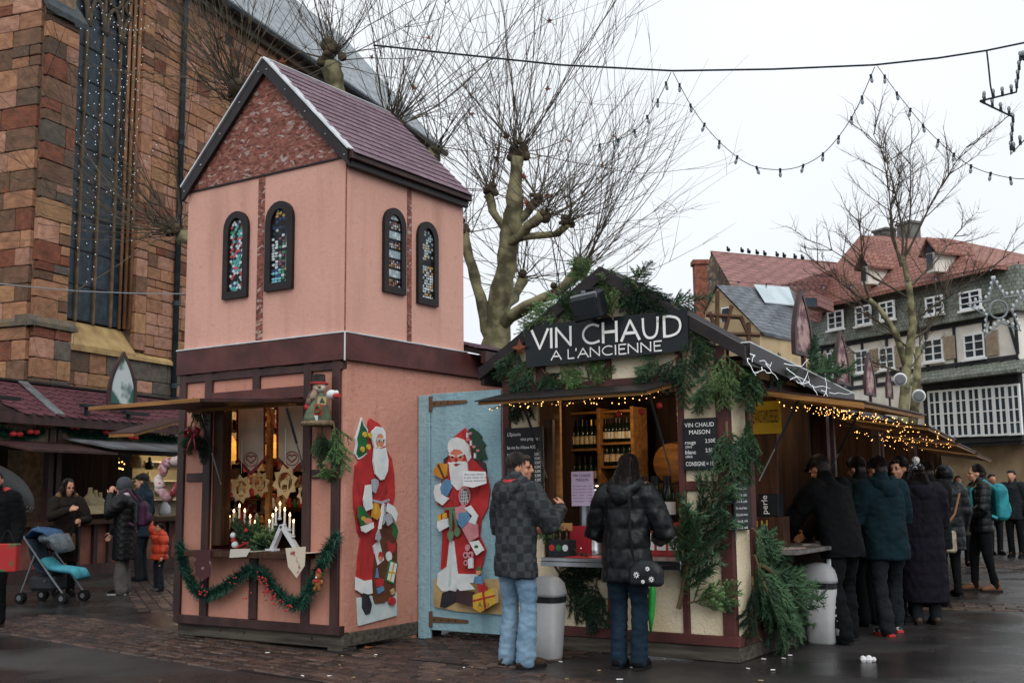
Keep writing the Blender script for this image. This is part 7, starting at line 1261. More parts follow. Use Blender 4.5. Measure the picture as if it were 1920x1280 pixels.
def tinsel(label, pix, F, m, r_, bows, name='garland', grp=None):
    t_ = thing(name, label, 'garland', F(*pix[len(pix)//2]), grp); P = [F(*q) for q in pix]; b = B(); rg = random.Random(len(label))
    for i in range(len(P)-1):
        for k in range(10):
            p = P[i].lerp(P[i+1], k/10)
            for j in range(26):
                d = V((rg.gauss(0, 1), rg.gauss(0, 1), rg.gauss(0, 1))).normalized(); s = d.orthogonal().normalized()*r_*.09; b.add([p-s, p+s, p+d*r_*rg.uniform(.6, 1.3)], [(0, 1, 2)])
    b.build('foliage', m, t_, recalc=False)
    for (x, y) in bows: b = B(); p = F(x, y)+NV*.12; [b.ball(p+DV*s*.07, (.05, .07, .05), 7, 5) for s in (-1, 1)]; b.build('red_flower', PC['red'], t_, True)
FG = lambda x, y: onN(x, y, NV, CF+.14)
tinsel('green garland with red flowers on the left header of the jewellery stall', [(-10, 806), (15, 812), (40, 818), (62, 814), (82, 806)], FG, TIN, .13, [(52, 810), (20, 814)])
tinsel('green garland with large red flower right of the roof flashing', [(118, 800), (145, 812), (175, 818), (205, 816), (235, 812), (262, 818), (300, 822), (330, 826)], FG, TIN, .14, [(193, 810), (130, 800), (240, 820)])
fairy('few gold bulbs hanging inside the jewellery stall', [onN(212+2*i, 862+4*i, NV, CF-.5) for i in range(9)], [onN(rnd.uniform(205, 235), rnd.uniform(858, 905), NV, CF-.5) for i in range(22)], .016)

for (x, y, s, lab) in ((430, 838, .11, 'glowing golden cut-out lantern at the left of the candle stall'), (513, 836, .1, 'glowing golden cut-out lantern between the banners')):
    t_ = thing('golden_lantern', lab, 'lantern', onX(x, y+20, XL+.25), 'golden lanterns'); c = onX(x, y, XL+.25); b = B(); b.lathe(c-ZV*s*1.3, [(s*.6, 0), (s, s*.5), (s*.9, s*1.4), (s*.4, s*2.2), (.01, s*2.6)], 8); b.build('shade', mt('lantern_glow', '#d89a3c', '#7a4a1c', 12, .6, emit=.9, ecol='#e8a040', lo=.45, hi=.55), t_); b = B(); b.tube([c+ZV*s*1.3, c+ZV*.6], .004, 4); b.build('cord', INK, t_)
for k, (xa, xb, y) in enumerate(((425, 500, 935), (508, 580, 955), (425, 498, 985))):
    p, q = onX(xa, y, XL+.18), onX(xb, y, XL+.18); bx(tw, 'shelf', DWOOD, XL+.052, XL+.24, p.y, q.y, p.z-.02, p.z)
    for i in range(7):
        b = B(); y_ = p.y+(q.y-p.y)*(i+.5)/7; s = rnd.uniform(.03, .055); b.lathe((XL+.16, y_, p.z), [(s*.7, 0), (s, s*.8), (s*.5, s*1.8), (s*.55, s*2.3), (s*.1, s*2.9)], 8); tag(b.build('figurine', PC[('red', 'white', 'gold', 'tan', 'dred', 'green')[(i+k) % 6]], None, True), ORD[i]+(' figurine from the left on the left back shelf', ' figurine from the left on the right back shelf', ' figurine from the left on the low shelf behind the fir')[k], 'figurine', ('figurines on the left shelf', 'figurines on the right shelf', 'figurines on the low shelf')[k])
# ================================================================ people
from mathutils import noise as mnoise
SKIN = mt('skin', '#b98a72', '#a8755e', 6, .55); SKIN2 = mt('skin_pale', '#c29880', '#b07d68', 6, .55)
def cloth(name, c, d=None, sc_=5, bump=.35, bsc=16, rough=.85, **k): return mt(name, c, d or c, sc_, rough, bump, bsc, spec=.12, **k)
def remesh(b, vox, sm=4, disp=None):
    me = b.mesh('tmp', SKIN); o = bpy.data.objects.new('tmp', me)
    m = o.modifiers.new('r', 'REMESH'); m.mode = 'VOXEL'; m.voxel_size = vox; m.use_smooth_shade = True
    if sm: q = o.modifiers.new('s', 'SMOOTH'); q.iterations = sm; q.factor = .5
    r_ = evald(o)
    r_.materials.clear()
    if disp:
        n = len(r_.vertices); co = np.empty(n*3, np.float32); no = np.empty(n*3, np.float32); r_.vertices.foreach_get('co', co); r_.vertices.foreach_get('normal', no); co = co.reshape(-1, 3); no = no.reshape(-1, 3)
        dd = np.array([disp(V(c)) for c in co.tolist()], np.float32); co += no*dd[:, None]; r_.vertices.foreach_set('co', co.ravel()); r_.update()
    r_.polygons.foreach_set('use_smooth', [True]*len(r_.polygons)); return r_
def limb(b, pts, rad, n=12, sx=1.0, ref=None):
    b.tube(pts, rad, n, sx, ref)
    b.ball(pts[0], rad[0]*.98 if sx == 1 else rad[0]*min(sx, 1), 10, 7); b.ball(pts[-1], rad[-1]*.98 if sx == 1 else rad[-1]*min(sx, 1), 10, 7)
def wrinkle(a=.008, f=9, sz=.5, seed=0): return lambda c: a*(mnoise.noise(V((c.x*f+seed, c.y*f, c.z*f*sz)))+.5*mnoise.noise(V((c.x*f*2.3, c.y*f*2.3+seed, c.z*f*2.3*1.6))))
def quilt(a=.012, step=.085, a2=.004):
    return lambda c: a*(abs(math.sin(math.pi*c.z/step))**.6-.6)+a2*mnoise.noise(V((c.x*22, c.y*22, c.z*14)))
def diamond(a=.007, step=.07):
    return lambda c: a*(abs(math.sin(math.pi*(c.z+c.x+c.y)/step))**.5*abs(math.sin(math.pi*(c.z-c.x-c.y)/step))**.5-.5)
def hand(b, w_, d, side, s, curl=.5):
    d = V(d).normalized(); up_ = V((side*.9, 0, .2)); n_ = (up_-d*up_.dot(d)).normalized(); t_ = d.cross(n_)
    b.tube([w_, w_+d*.03*s, w_+d*.085*s], [.024*s, .036*s, .036*s], 10, .5, t_)
    for i, (o, l_) in enumerate(((-.03, .065), (-.01, .078), (.011, .074), (.031, .058))):
        p = w_+d*.08*s+t_*o*s; q = p+(d*math.cos(curl*.6)-n_*math.sin(curl*.6))*l_*.5*s; r_ = q+(d*math.cos(curl*1.8)-n_*math.sin(curl*1.8))*l_*.55*s; b.tube([p, q, r_], [.0105*s, .0098*s, .008*s], 7); b.ball(r_, .0082*s, 6, 4)
    p = w_+d*.025*s-t_*.03*s; q = p+(d*.6-t_*.7-n_*.2).normalized()*.04*s; r_ = q+(d*.9-t_*.2-n_*.4).normalized()*.035*s; b.tube([p, q, r_], [.013*s, .0115*s, .009*s], 7); b.ball(r_, .009*s, 6, 4)
def person(label, loc, face, H=1.72, lean=0.0, yaw=0.0, pitch=0.0, arms=None, jacket=None, trousers=None, shoes=None, hair=None, hood=None, hat=None, scarf=None, skin=SKIN, vox=.012, girth=1.0, stance=.1, step=0.0, stripe=None, grp=None, detail=True):
    """jacket = (material, hem z, displacement, extra radius); trousers = (material, displacement, flare)"""
    s = H/1.72; arms = arms or {}
    def UP(p): p = V(p)-V((0, 0, .95)); c, s_ = math.cos(lean), math.sin(lean); return V((p.x, p.y*c+p.z*s_, p.z*c-p.y*s_+.95))*s
    def LO(p): return V(p)*s
    sh = {1: UP((.175*girth, 0, 1.41)), -1: UP((-.175*girth, 0, 1.41))}; A = {}
    for k in (1, -1):
        e, w_, hd = arms.get(k, ((.25, -.03, 1.13), (.25, .06, .88), (0, .15, -1))); A[k] = (V((k*e[0], e[1], e[2]))*s, V((k*w_[0], w_[1], w_[2]))*s, V((k*hd[0], hd[1], hd[2])))
    hipj = {k: LO((k*.09, 0, .93)) for k in (1, -1)}; kn = {k: LO((k*(stance+.0), .03+k*step*.5, .5)) for k in (1, -1)}; an = {k: LO((k*stance, k*step, .085)) for k in (1, -1)}
    neck, hc = UP((0, .01, 1.49)), UP((0, .035, 1.615))
    HM = Matrix.Rotation(yaw, 4, 'Z') @ Matrix.Rotation(-pitch-lean*.6, 4, 'X')
    HD = lambda x, y, z: hc+(HM @ V((x, y, z)))*s
    def hball(b, c, r_, n=12, m=8):
        t_ = B(); t_.ball((0, 0, 0), r_, n, m); b.add([HD(*(V(c)+V(v))) for v in t_.v], t_.f)
    b = B(); b.tube([UP((0, 0, z)) for z in (.86, .95, 1.08, 1.22, 1.36, 1.44, 1.49)], [r_*s*girth for r_ in (.135, .15, .13, .145, .165, .12, .06)], 16, .66, (1, 0, 0))
    limb(b, [UP((0, -.005, 1.42)), neck, hc], [.06*s, .055*s, .05*s]); hball(b, (0, -.012, .025), (.074, .093, .095), 16, 11); hball(b, (0, .022, -.045), (.056, .065, .066), 14, 9); hball(b, (0, .065, -.085), (.026, .024, .022))
    for k in (1, -1): hball(b, (k*.073, -.012, -.012), (.012, .022, .032)); hball(b, (k*.03, .07, .02), (.025, .02, .012)); hball(b, (k*.036, .058, -.03), (.024, .022, .022))
    hball(b, (0, .1, -.022), (.014, .018, .018)); hball(b, (0, .092, .0), (.01, .016, .03)); hball(b, (0, .082, -.062), (.024, .014, .008))
    for k in (1, -1):
        limb(b, [sh[k], A[k][0], A[k][1]], [.052*s, .042*s, .027*s]); hand(b, A[k][1], A[k][2], k, s); limb(b, [hipj[k], kn[k], an[k]], [.085*s, .056*s, .04*s]); limb(b, [an[k], an[k]+V((0, .13*s, -.04*s))], [.035*s, .03*s])
    body = bpy.data.objects.new('person', remesh(b, vox*s, 3)); body.data.materials.append(skin); col.objects.link(body); tag(body, label, 'person', grp); ORG[body.name] = V()
    body.location = loc; f = V(face); body.rotation_euler = (0, 0, math.atan2(-f.x, f.y))
    def part(name, bb, m, v_=.014, sm=4, disp=None):
        o = bpy.data.objects.new(name, remesh(bb, v_*s, sm, disp)); o.data.materials.append(m); col.objects.link(o); o.parent = body; ORG[o.name] = V(); return o
    if detail:
        EYE_ = mt('eye_dark', '#1d1714', None, rough=.3); LIP = mt('lips', '#8a4f47', None, rough=.5)
        for k in (1, -1): t_ = B(); hball(t_, (k*.031, .083, .008), (.012, .008, .007), 8, 5); t_.build('eye', EYE_, body, True); t_ = B(); hball(t_, (k*.032, .088, .03), (.019, .008, .004), 8, 5); t_.build('eyebrow', EYE_, body, True)
        t_ = B(); hball(t_, (0, .093, -.062), (.022, .008, .005), 8, 5); t_.build('mouth', LIP, body, True)
    if trousers:
        m, dp, fl_ = trousers; b = B(); b.tube([UP((0, 0, 1.02)), LO((0, -.005, .93)), LO((0, -.008, .85))], [.15*s*girth, .165*s*girth, .15*s*girth], 14, .75, (1, 0, 0))
        for k in (1, -1): limb(b, [hipj[k]+V((0, -.01, -.03)), kn[k].lerp(hipj[k], .4), kn[k], kn[k].lerp(an[k], .5), an[k]+V((0, -.01, -.02*s))], [.1*s, .09*s, .072*s, .066*s*fl_, .066*s*fl_])
        part('trousers', b, m, .013, 3, dp)
        if stripe:
            for k in (1, -1): b = B(); b.tube([p+V((k*r_*s*1.02, .0, 0)) for p, r_ in ((kn[k].lerp(hipj[k], .6), .095), (kn[k], .076), (kn[k].lerp(an[k], .5), .07), (an[k], .07))], .026*s, 8, .35, (0, 1, 0)); b.build('side_stripe', stripe, body, True)
    if shoes:
        m, sole = shoes
        for k in (1, -1):
            b = B(); a = V((an[k].x, an[k].y, 0)); limb(b, [a+V((0, -.045*s, .05*s)), a+V((0, .03*s, .06*s)), a+V((0, .11*s, .045*s)), a+V((k*.008, .165*s, .038*s))], [.045*s, .047*s, .043*s, .034*s], sx=.95); limb(b, [a+V((0, -.02*s, .05*s)), a+V((0, -.015*s, .12*s))], [.047*s, .05*s]); part('shoe', b, m, .01, 3)
            b = B(); b.prism([a+V((x*s, y*s, .002)) for x, y in ((-.035, -.085), (.035, -.085), (.045, .03), (.048, .13), (.03, .195), (-.03, .195), (-.048, .13), (-.045, .03))], (0, 0, .024*s)); b.build('sole', sole, body)
    if jacket:
        m, hem, dp, ex = jacket; b = B(); zz = [hem, (hem+.95)/2 if hem < .9 else .95, 1.0, 1.12, 1.26, 1.38, 1.45, 1.5]; zz = sorted(set(zz)); rr = []
        for z in zz: rr.append((.075 if z > 1.48 else .12 if z > 1.43 else .175 if z > 1.3 else .165 if z > 1.1 else .17 if z > .9 else .18)*girth+ex*(1 if z < 1.4 else .4))
        b.tube([(UP if z > .95 else LO)((0, -.004, z)) for z in zz], [r_*s for r_ in rr], 20, .7, (1, 0, 0))
        for k in (1, -1): limb(b, [sh[k]+V((0, 0, -.005)), sh[k].lerp(A[k][0], .5)+V((k*.01, 0, 0)), A[k][0], A[k][0].lerp(A[k][1], .55), A[k][1]-(A[k][1]-A[k][0]).normalized()*.02], [(.076+ex)*s, (.07+ex*.8)*s, (.064+ex*.7)*s, (.056+ex*.6)*s, (.046+ex*.4)*s])
        limb(b, [UP((0, -.02, 1.46)), UP((0, -.012, 1.53))], [.085*s, .078*s]); part('jacket', b, m, .014, 3, dp)
    if hair:
        m, kind = hair; b = B(); hball(b, (0, -.028, .043), (.083, .094, .088), 16, 10)
        if kind == 'short': hball(b, (0, -.05, -.02), (.072, .062, .07)); hball(b, (0, .045, .085), (.06, .04, .03))
        if kind in ('long', 'bob'):
            hball(b, (0, -.06, -.04), (.085, .06, .11))
            for k in (1, -1): hball(b, (k*.065, -.01, -.05), (.028, .05, .1))
            if kind == 'long': hball(b, (0, -.075, -.13), (.095, .05, .12)); [hball(b, (k*.07, -.02, -.13), (.035, .05, .09)) for k in (1, -1)]
        if kind == 'tied': hball(b, (0, -.06, -.01), (.075, .06, .08)); hball(b, (0, -.115, .01), (.035, .04, .04)); hball(b, (0, -.12, -.06), (.025, .025, .07))
        part('hair', b, m, .009, 2, wrinkle(.006, 40, .25)); sb = B(); rg = random.Random(int(H*1000)+len(label))
        for i in range(260 if detail else 0):
            a = rg.uniform(R(35), R(325))+R(90); t1 = R(rg.uniform(85, 118)) if kind == 'short' else R(rg.uniform(95, 110)); t0 = R(rg.uniform(3, 50)); q = []; k_ = rg.uniform(1.0, 1.07)
            for j in range(6): t_ = t0+(t1-t0)*j/5; q.append(V((.084*k_*math.sin(t_)*math.cos(a), -.028+.096*k_*math.sin(t_)*math.sin(a), .043+.09*k_*math.cos(t_))))
            if kind in ('bob', 'long'):
                dn = rg.uniform(.06, .13) if kind == 'bob' else rg.uniform(.12, .24)
                for j in (1, 2, 3): q.append(q[5]+V((q[5].x*.12*j*rg.uniform(0, 1.5), q[5].y*.1*j*rg.uniform(0, 1.5), -dn*j/3)))
            sb.tube([HD(*p) for p in q], [.0026*s*(1-.5*j/len(q)) for j in range(len(q))], 3, caps=False)
        if sb.v: tag(sb.build('hair_strands', m, body, recalc=False), kind='stuff')
    if hood:
        m, upq = hood; b = B()
        if upq: hball(b, (0, -.035, .03), (.118, .125, .13), 16, 10); hball(b, (0, -.03, -.08), (.11, .1, .1), 14, 9)
        else:
            for i in range(7): a = math.pi*(i/6)+math.pi; b.ball(UP((.115*math.cos(a), -.03+.1*math.sin(a), 1.49-.05*abs(math.sin(a)))), .058*s, 8, 6)
            b.ball(UP((0, -.13, 1.4)), (.11*s, .06*s, .1*s), 10, 7)
        part('hood', b, m, .013, 3, wrinkle(.008, 12))
    if hat:
        kind, m, m2 = hat; b = B()
        if kind == 'cap': hball(b, (0, -.012, .075), (.09, .105, .05), 16, 9); hball(b, (0, .1, .062), (.06, .055, .012)); part('cap', b, m, .009, 3)
        else:
            hball(b, (0, -.02, .06), (.093, .108, .085), 16, 10); b_ = B(); hball(b_, (0, -.02, .01), (.096, .112, .03), 16, 8); part('knitted_hat', b, m, .009, 2, wrinkle(.005, 50)); part('hat_cuff', b_, m, .009, 2); b = B(); hball(b, (0, -.05, .165), (.04, .04, .04)); part('pompom', b, m2, .007, 0, wrinkle(.012, 90, 1))
    if scarf:
        b = B(); b.tube([UP((.095*math.cos(a), .01+.085*math.sin(a), 1.49+.012*math.sin(a*2))) for a in [i*math.pi/8 for i in range(17)]], .04*s, 8); limb(b, [UP((-.03, .1, 1.46)), UP((-.05, .15, 1.32)), UP((-.05, .16, 1.16))], [.04*s, .04*s, .045*s], sx=.5); part('scarf', b, scarf, .011, 3, wrinkle(.006, 20))
    return body
BLK = cloth('black_fabric', '#0e1012', '#090a0c'); BLKP = mt('black_puffer_shell', '#101417', '#0b0e10', 6, .4, .25, 30); SOLE = mt('black_rubber', '#151515', None, rough=.8); BRN = mt('brown_leather', '#4a382c', '#33271f', 8, .5, .2, 30); DHAIR = mt('dark_hair', '#241b18', '#120d0c', 30, .45, .5, 60, stretch=(1, 1, .2)); GHAIR = mt('greying_hair', '#3a3634', '#26211f', 30, .5, .5, 60)
JEAN = cloth('faded_blue_jeans', '#7e97aa', '#5f7a90', 4, .5, 14); DJEAN = cloth('dark_blue_jeans', '#1c2d3b', '#121e28', 4, .5, 14); GREYT = cloth('dark_grey_trousers', '#1d2125', '#15181b')
CHECK = mt('checked_jacket', '#24272a', '#363a3d', 14, .8, .3, 20, kind='checker', lo=.4, hi=.6)
_h = _fh
def PX(x, y): p = onG(x, y); return (p.x, p.y, 0)
m1 = person('man in dark checked jacket and light blue jeans standing at the blue gate', PX(970, 1250), (.3, .95, 0), 1.73, .03, -.85, .0, {1: ((.29, .12, 1.14), (.16, .36, 1.28), (-.5, .5, .6)), -1: ((.28, .05, 1.12), (.16, .28, 1.08), (-.4, .8, .1))}, (CHECK, .72, wrinkle(.016, 8, .8), .035), (JEAN, wrinkle(.011, 12, 2.0), 1.22), (BRN, SOLE), (GHAIR, 'short'), (CHECK, False), vox=.009, stance=.115, girth=1.03)
b = B(); s_ = 1.0
for i in range(9): a = math.pi*i/8+math.pi; b.ball((.082*math.cos(a), -.012+.075*math.sin(a), 1.52-.015*abs(math.sin(a))), .026, 7, 5)
o = bpy.data.objects.new('red_hood_lining', remesh(b, .011, 2)); o.data.materials.append(PC['red']); col.objects.link(o); o.parent = m1
w1 = person('woman in black puffer jacket and dark jeans at the wine counter, seen from behind', PX(1180, 1254), (-.08, 1, 0), 1.70, .08, .2, .45, {1: ((.32, .06, 1.1), (.16, .32, 1.03), (-.5, .8, 0)), -1: ((.32, .06, 1.1), (.16, .32, 1.03), (-.5, .8, 0))}, (BLKP, .7, quilt(.009, .16, .012), .036), (DJEAN, wrinkle(.01, 12, 1.8), 1.08), (BLK, SOLE), (DHAIR, 'long'), (BLKP, False), girth=1.0, stance=.09)
c = V(PX(1180, 1252)); rtv = V((1, 0, 0)); hbag = thing('handbag', 'black handbag with white flower print on the hip of the woman in puffer jacket', 'bag', c+V((.2, -.1, .72)))
p = onY(1212, 1072, c.y-.18); b = B(); b.ball(p, (.15, .06, .1), 14, 9); b.obox(p+V((0, 0, -.04)), (.14, 0, 0), (0, .05, 0), (0, 0, .07), .03); o = bpy.data.objects.new('bag_body', remesh(b, .012, 3)); o.data.materials.append(mt('bag_leather', '#16181a', '#222528', 9, .4)); col.objects.link(o); o.parent = hbag; o.location = -ORG[hbag.name]
b = B(); b.tube([p+V((-.12, .02, .06)), onY(1181, 1000, c.y-.2), onY(1179, 930, c.y-.19), onY(1180, 908, c.y-.12), V((c.x-.0, c.y+.0, 1.52))], .013, 6, .4); b.build('strap', SOLE, hbag)
for dx, dz, r_ in ((-.06, -.02, .025), (.04, .03, .018), (.07, -.05, .022), (0, -.07, .015)):
    for k in range(8): b = B(); a = k*math.pi/4; q = p+V((dx, -.066+abs(dx)*.12, dz)); b.tube([q+V((math.cos(a)*r_*.35, 0, math.sin(a)*r_*.35)), q+V((math.cos(a)*r_, 0, math.sin(a)*r_))], .0035, 4); b.build('flower_petal', WHITEP, hbag)
um = thing('folded_umbrella', 'folded bright green umbrella hanging beside the woman at the counter', 'umbrella', onY(1222, 1185, c.y+.15)); b = B(); b.tube([onY(1224, 1095, c.y+.12), onY(1223, 1110, c.y+.12), onY(1221, 1150, c.y+.12), onY(1220, 1188, c.y+.12)], [.012, .035, .03, .006], 8); b.build('canopy', mt('bright_green_nylon', '#2f9a3f', '#1f7a30', 9, .5), um, True); b = B(); b.tube([onY(1224, 1095, c.y+.12), onY(1224, 1075, c.y+.12)], .008, 6); b.build('handle', SOLE, um)
TEAL = cloth('dark_teal_jacket', '#0f262d', '#0a1b21'); PURP = cloth('dark_plum_coat', '#17141e', '#100e16'); KNIT = mt('speckled_knit', '#26282c', '#b9bcc0', 60, .95, .5, 60, lo=.55, hi=.62)
LA = V((-1, .15, 0))
person('man in black jacket and side-striped track trousers leaning on the side counter', PX(1588, 1203), (-.93, .36, 0), 1.76, .3, .0, .35, {1: ((.22, .33, 1.12), (.12, .5, .97), (-.1, .8, -.5)), -1: ((.24, .35, 1.12), (.1, .55, .95), (-.1, .9, -.4))}, (BLK, .76, wrinkle(.016, 7, .8), .045), (BLK, wrinkle(.015, 9, 1.4), 1.3), (BLK, SOLE), (GHAIR, 'short'), None, ('cap', BLK, None), vox=.009, stripe=mt('pale_stripe', '#a9adb0', None, rough=.8), stance=.14, step=.08, girth=1.1)
SNK = mt('white_black_sneaker', '#b9bcbe', '#25282b', 16, .6, lo=.5, hi=.55)
person('person in dark teal jacket and white sneakers in the queue', PX(1672, 1188), (-.75, .65, 0), 1.72, .1, .2, .2, {1: ((.27, .1, 1.12), (.14, .3, 1.05), (-.5, .8, 0)), -1: ((.27, .1, 1.12), (.14, .3, 1.05), (-.5, .8, 0))}, (TEAL, .72, wrinkle(.016, 7, .8, 4), .045), (GREYT, wrinkle(.014, 9, 1.4), 1.2), (SNK, PC['red']), (DHAIR, 'short'), (TEAL, False), stance=.13, step=.12, girth=1.1)
person('man with dark hair standing behind the queue close to the stall', (-3.12, 12.45, 0), (-.5, -.86, 0), 1.74, 0, .2, .15, None, (BLK, .75, wrinkle(.01, 7), .025), (GREYT, wrinkle(.01, 9), 1), (BLK, SOLE), (DHAIR, 'short'))
person('woman in long plum coat and speckled pompom hat in the queue', PX(1738, 1170), (-.55, .83, 0), 1.66, .06, .1, .1, {1: ((.25, .1, 1.1), (.12, .28, 1.08), (-.5, .8, 0)), -1: ((.25, .1, 1.1), (.12, .28, 1.08), (-.5, .8, 0))}, (PURP, .24, quilt(.007, .13, .01), .065), (GREYT, None, 1), (BRN, SOLE), (DHAIR, 'bob'), (PURP, False), ('knit', KNIT, mt('white_pompom', '#c9c8c4', None, rough=1)), girth=1.02)
wb = person('woman in black hooded coat with a tan shoulder strap down the row', PX(1785, 1118), (-.7, .7, 0), 1.68, 0, .1, .1, None, (BLKP, .62, quilt(.009, .13, .008), .06), (BLK, wrinkle(.01, 9), .9), (BLK, SOLE), None, (BLKP, True))
c = V(PX(1785, 1118)); sb_ = thing('shoulder_bag', 'pale patterned shoulder bag hanging from a tan strap', 'bag', c+V((.2, -.25, .6))); p = at(1776, 1015, pj(c)[2]-.3); b = B(); b.obox(p, Rv*.11, _fh*.05, ZV*.14, .03); b.build('bag_body', mt('pale_print_bag', '#a79c88', '#5d554a', 12, .7), sb_); b = B(); b.tube([p+ZV*.13-Rv*.06, p+ZV*.35+Rv*.12, p+ZV*.62+Rv*.2], .014, 6, .5); b.build('strap', mt('tan_strap', '#8a6242', None, rough=.6), sb_)
wbp = person('woman with teal backpack and brown boots facing left on the open square', PX(1848, 1108), (-.85, -.45, 0), 1.72, 0, -.1, 0, {1: ((.25, .05, 1.12), (.14, .22, 1.02), (-.5, .7, -.2)), -1: ((.25, .05, 1.12), (.14, .22, 1.02), (-.5, .7, -.2))}, (BLKP, .8, quilt(.009, .1), .04), (BLK, wrinkle(.008, 10), .82), (mt('tan_boot', '#6d4a30', '#553822', 8, .6), SOLE), (DHAIR, 'tied'), skin=SKIN2, stance=.12, step=.1)
def backpack(label, who, m, z=1.2, s=1.0):
    L_ = who.matrix_basis; A_ = Matrix.Translation(who.location) @ Matrix.Rotation(who.rotation_euler.z, 4, 'Z'); t_ = thing('backpack', label, 'backpack', A_ @ V((0, -.25, .95))); b = B()
    b.obox((0, -.27*1, z), (.15*s, 0, 0), (0, .09*s, 0), (0, 0, .23*s), .05); b.ball((0, -.27, z+.2*s), (.15*s, .09*s, .08*s), 12, 7); b.ball((0, -.36*1, z-.08*s), (.12*s, .05*s, .12*s), 10, 7); me = remesh(b, .013, 3, wrinkle(.006, 14)); me.materials.append(m); o = bpy.data.objects.new('pack', me); col.objects.link(o); o.parent = t_; o.matrix_basis = Matrix.Translation(-ORG[t_.name]) @ A_
    for k in (1, -1): b = B(); b.tube([A_ @ V((k*.1, -.2, z+.2)), A_ @ V((k*.11, -.05, 1.52)), A_ @ V((k*.11, .15, 1.38)), A_ @ V((k*.13, .14, 1.15)), A_ @ V((k*.15, -.18, 1.0))], .02, 6, .4); b.build('strap', m, t_)
backpack('teal backpack worn by the woman on the square', wbp, mt('teal_nylon', '#2a8a92', '#1c6a74', 8, .6))
person('distant person in dark coat beside the woman with the backpack', at(1868, 1020, 24) * 1.0 * 0 + V((onG(1868, 1040).x, onG(1868, 1040).y, 0)), (.6, -.8, 0), 1.7, jacket=(BLK, .7, wrinkle(.01, 7), .03), trousers=(GREYT, None, 1), shoes=(BLK, SOLE), hair=(DHAIR, 'short'), vox=.02, detail=False)
person('distant man in dark jacket at the right edge', V((onG(1908, 1045).x, onG(1908, 1045).y, 0)), (-.2, -1, 0), 1.76, jacket=(cloth('charcoal_jacket', '#25292d', '#1c1f22'), .75, wrinkle(.01, 7), .03), trousers=(BLK, None, 1), shoes=(BLK, SOLE), hair=(DHAIR, 'short'), vox=.02, detail=False)
person('distant woman behind the black hooded coat', V((onG(1806, 1062).x, onG(1806, 1062).y, 0)), (.3, -1, 0), 1.62, jacket=(cloth('olive_coat', '#3a3a35', '#2b2b28'), .6, wrinkle(.01, 7), .03), trousers=(BLK, None, 1), shoes=(BLK, SOLE), hair=(mt('brown_hair', '#4a3426', '#35241a', 30, .5), 'bob'), vox=.02, detail=False)
for (x, y, Hh, fc, lab, hr) in ((1630, 1172, 1.74, (-.9, .3, 0), 'tall person in black coat between the leaning man and the teal jacket', 'short'), (1700, 1150, 1.7, (-.6, .8, 0), 'dark-haired person in charcoal coat behind the teal jacket', 'bob'), (1758, 1138, 1.72, (-.8, .5, 0), 'person in black coat behind the plum coat', 'short')):
    person(lab, PX(x, y), fc, Hh, .06, .1, .15, {1: ((.28, .1, 1.12), (.14, .3, 1.05), (-.5, .8, 0)), -1: ((.28, .1, 1.12), (.14, .3, 1.05), (-.5, .8, 0))}, (BLK, .68, wrinkle(.015, 6), .055), (BLK, None, 1.15), (BLK, SOLE), (DHAIR, hr), girth=1.1)
# left group
QUI = mt('black_quilted_coat', '#131517', '#0d0f10', 6, .5, .2, 30)
lady = person('woman in grey hood and black quilted coat holding a hand to her face', PX(230, 1114), (-.75, -.5, 0), 1.66, .04, .15, .2, {-1: ((.3, .14, 1.2), (.06, .22, 1.5), (-.2, -.1, 1)), 1: ((.28, .1, 1.12), (.3, .3, .92), (.1, .6, -1))}, (QUI, .52, diamond(.009, .1), .045), (cloth('wide_grey_trousers', '#5d5a56', '#4a4744'), wrinkle(.012, 8, .3), 1.45), (BLK, mt('white_sole', '#9a9a98', None, rough=.7)), None, (cloth('grey_hood', '#4b5055', '#3a3f44'), True), None, mt('pink_white_scarf', '#b98088', '#c9c4c2', 5, .9, lo=.45, hi=.5), skin=SKIN2, vox=.009, girth=1.08)
backpack('purple backpack on the woman in the grey hood', lady, mt('plum_nylon', '#401a36', '#2d1226', 8, .6), 1.15, .72)
BCOAT = cloth('dark_brown_coat', '#231d19', '#181411')
bw = person('black-haired woman in fur-hooded brown coat winding a dark scarf', (onG(118, 1118).x, onG(118, 1118).y, 0), (.8, -.3, 0), 1.66, .03, .2, .15, {1: ((.26, .18, 1.18), (.06, .38, 1.28), (-.4, .8, .3)), -1: ((.27, .12, 1.12), (.1, .38, 1.12), (-.4, .8, .0))}, (BCOAT, .5, wrinkle(.012, 7), .02), (BLK, None, 1), (BLK, SOLE), (DHAIR, 'bob'), (mt('brown_fur', '#8a6a4a', '#5d4530', 30, 1, 1, 70), False), vox=.009)
A_ = Matrix.Translation(bw.location) @ Matrix.Rotation(bw.rotation_euler.z, 4, 'Z'); b = B(); b.tube([A_ @ V(p) for p in ((-.02, .42, 1.34), (0, .45, 1.2), (.02, .44, .95), (.1, .46, .75), (.3, .5, .68), (.5, .45, .78))], .03, 7, .5); tag(b.build('dark_scarf', BLK), 'long dark scarf trailing from the hands of the black-haired woman', 'scarf')
b = B(); q = A_ @ V((.05, .2, .78)); b.obox(q, (.13, .05, 0), (-.03, .06, 0), (0, 0, .13), .03); tag(b.build('shoulder_bag', mt('caramel_bag', '#6d4c34', '#563a27', 8, .6)), 'brown leather bag at the hip of the black-haired woman', 'bag')
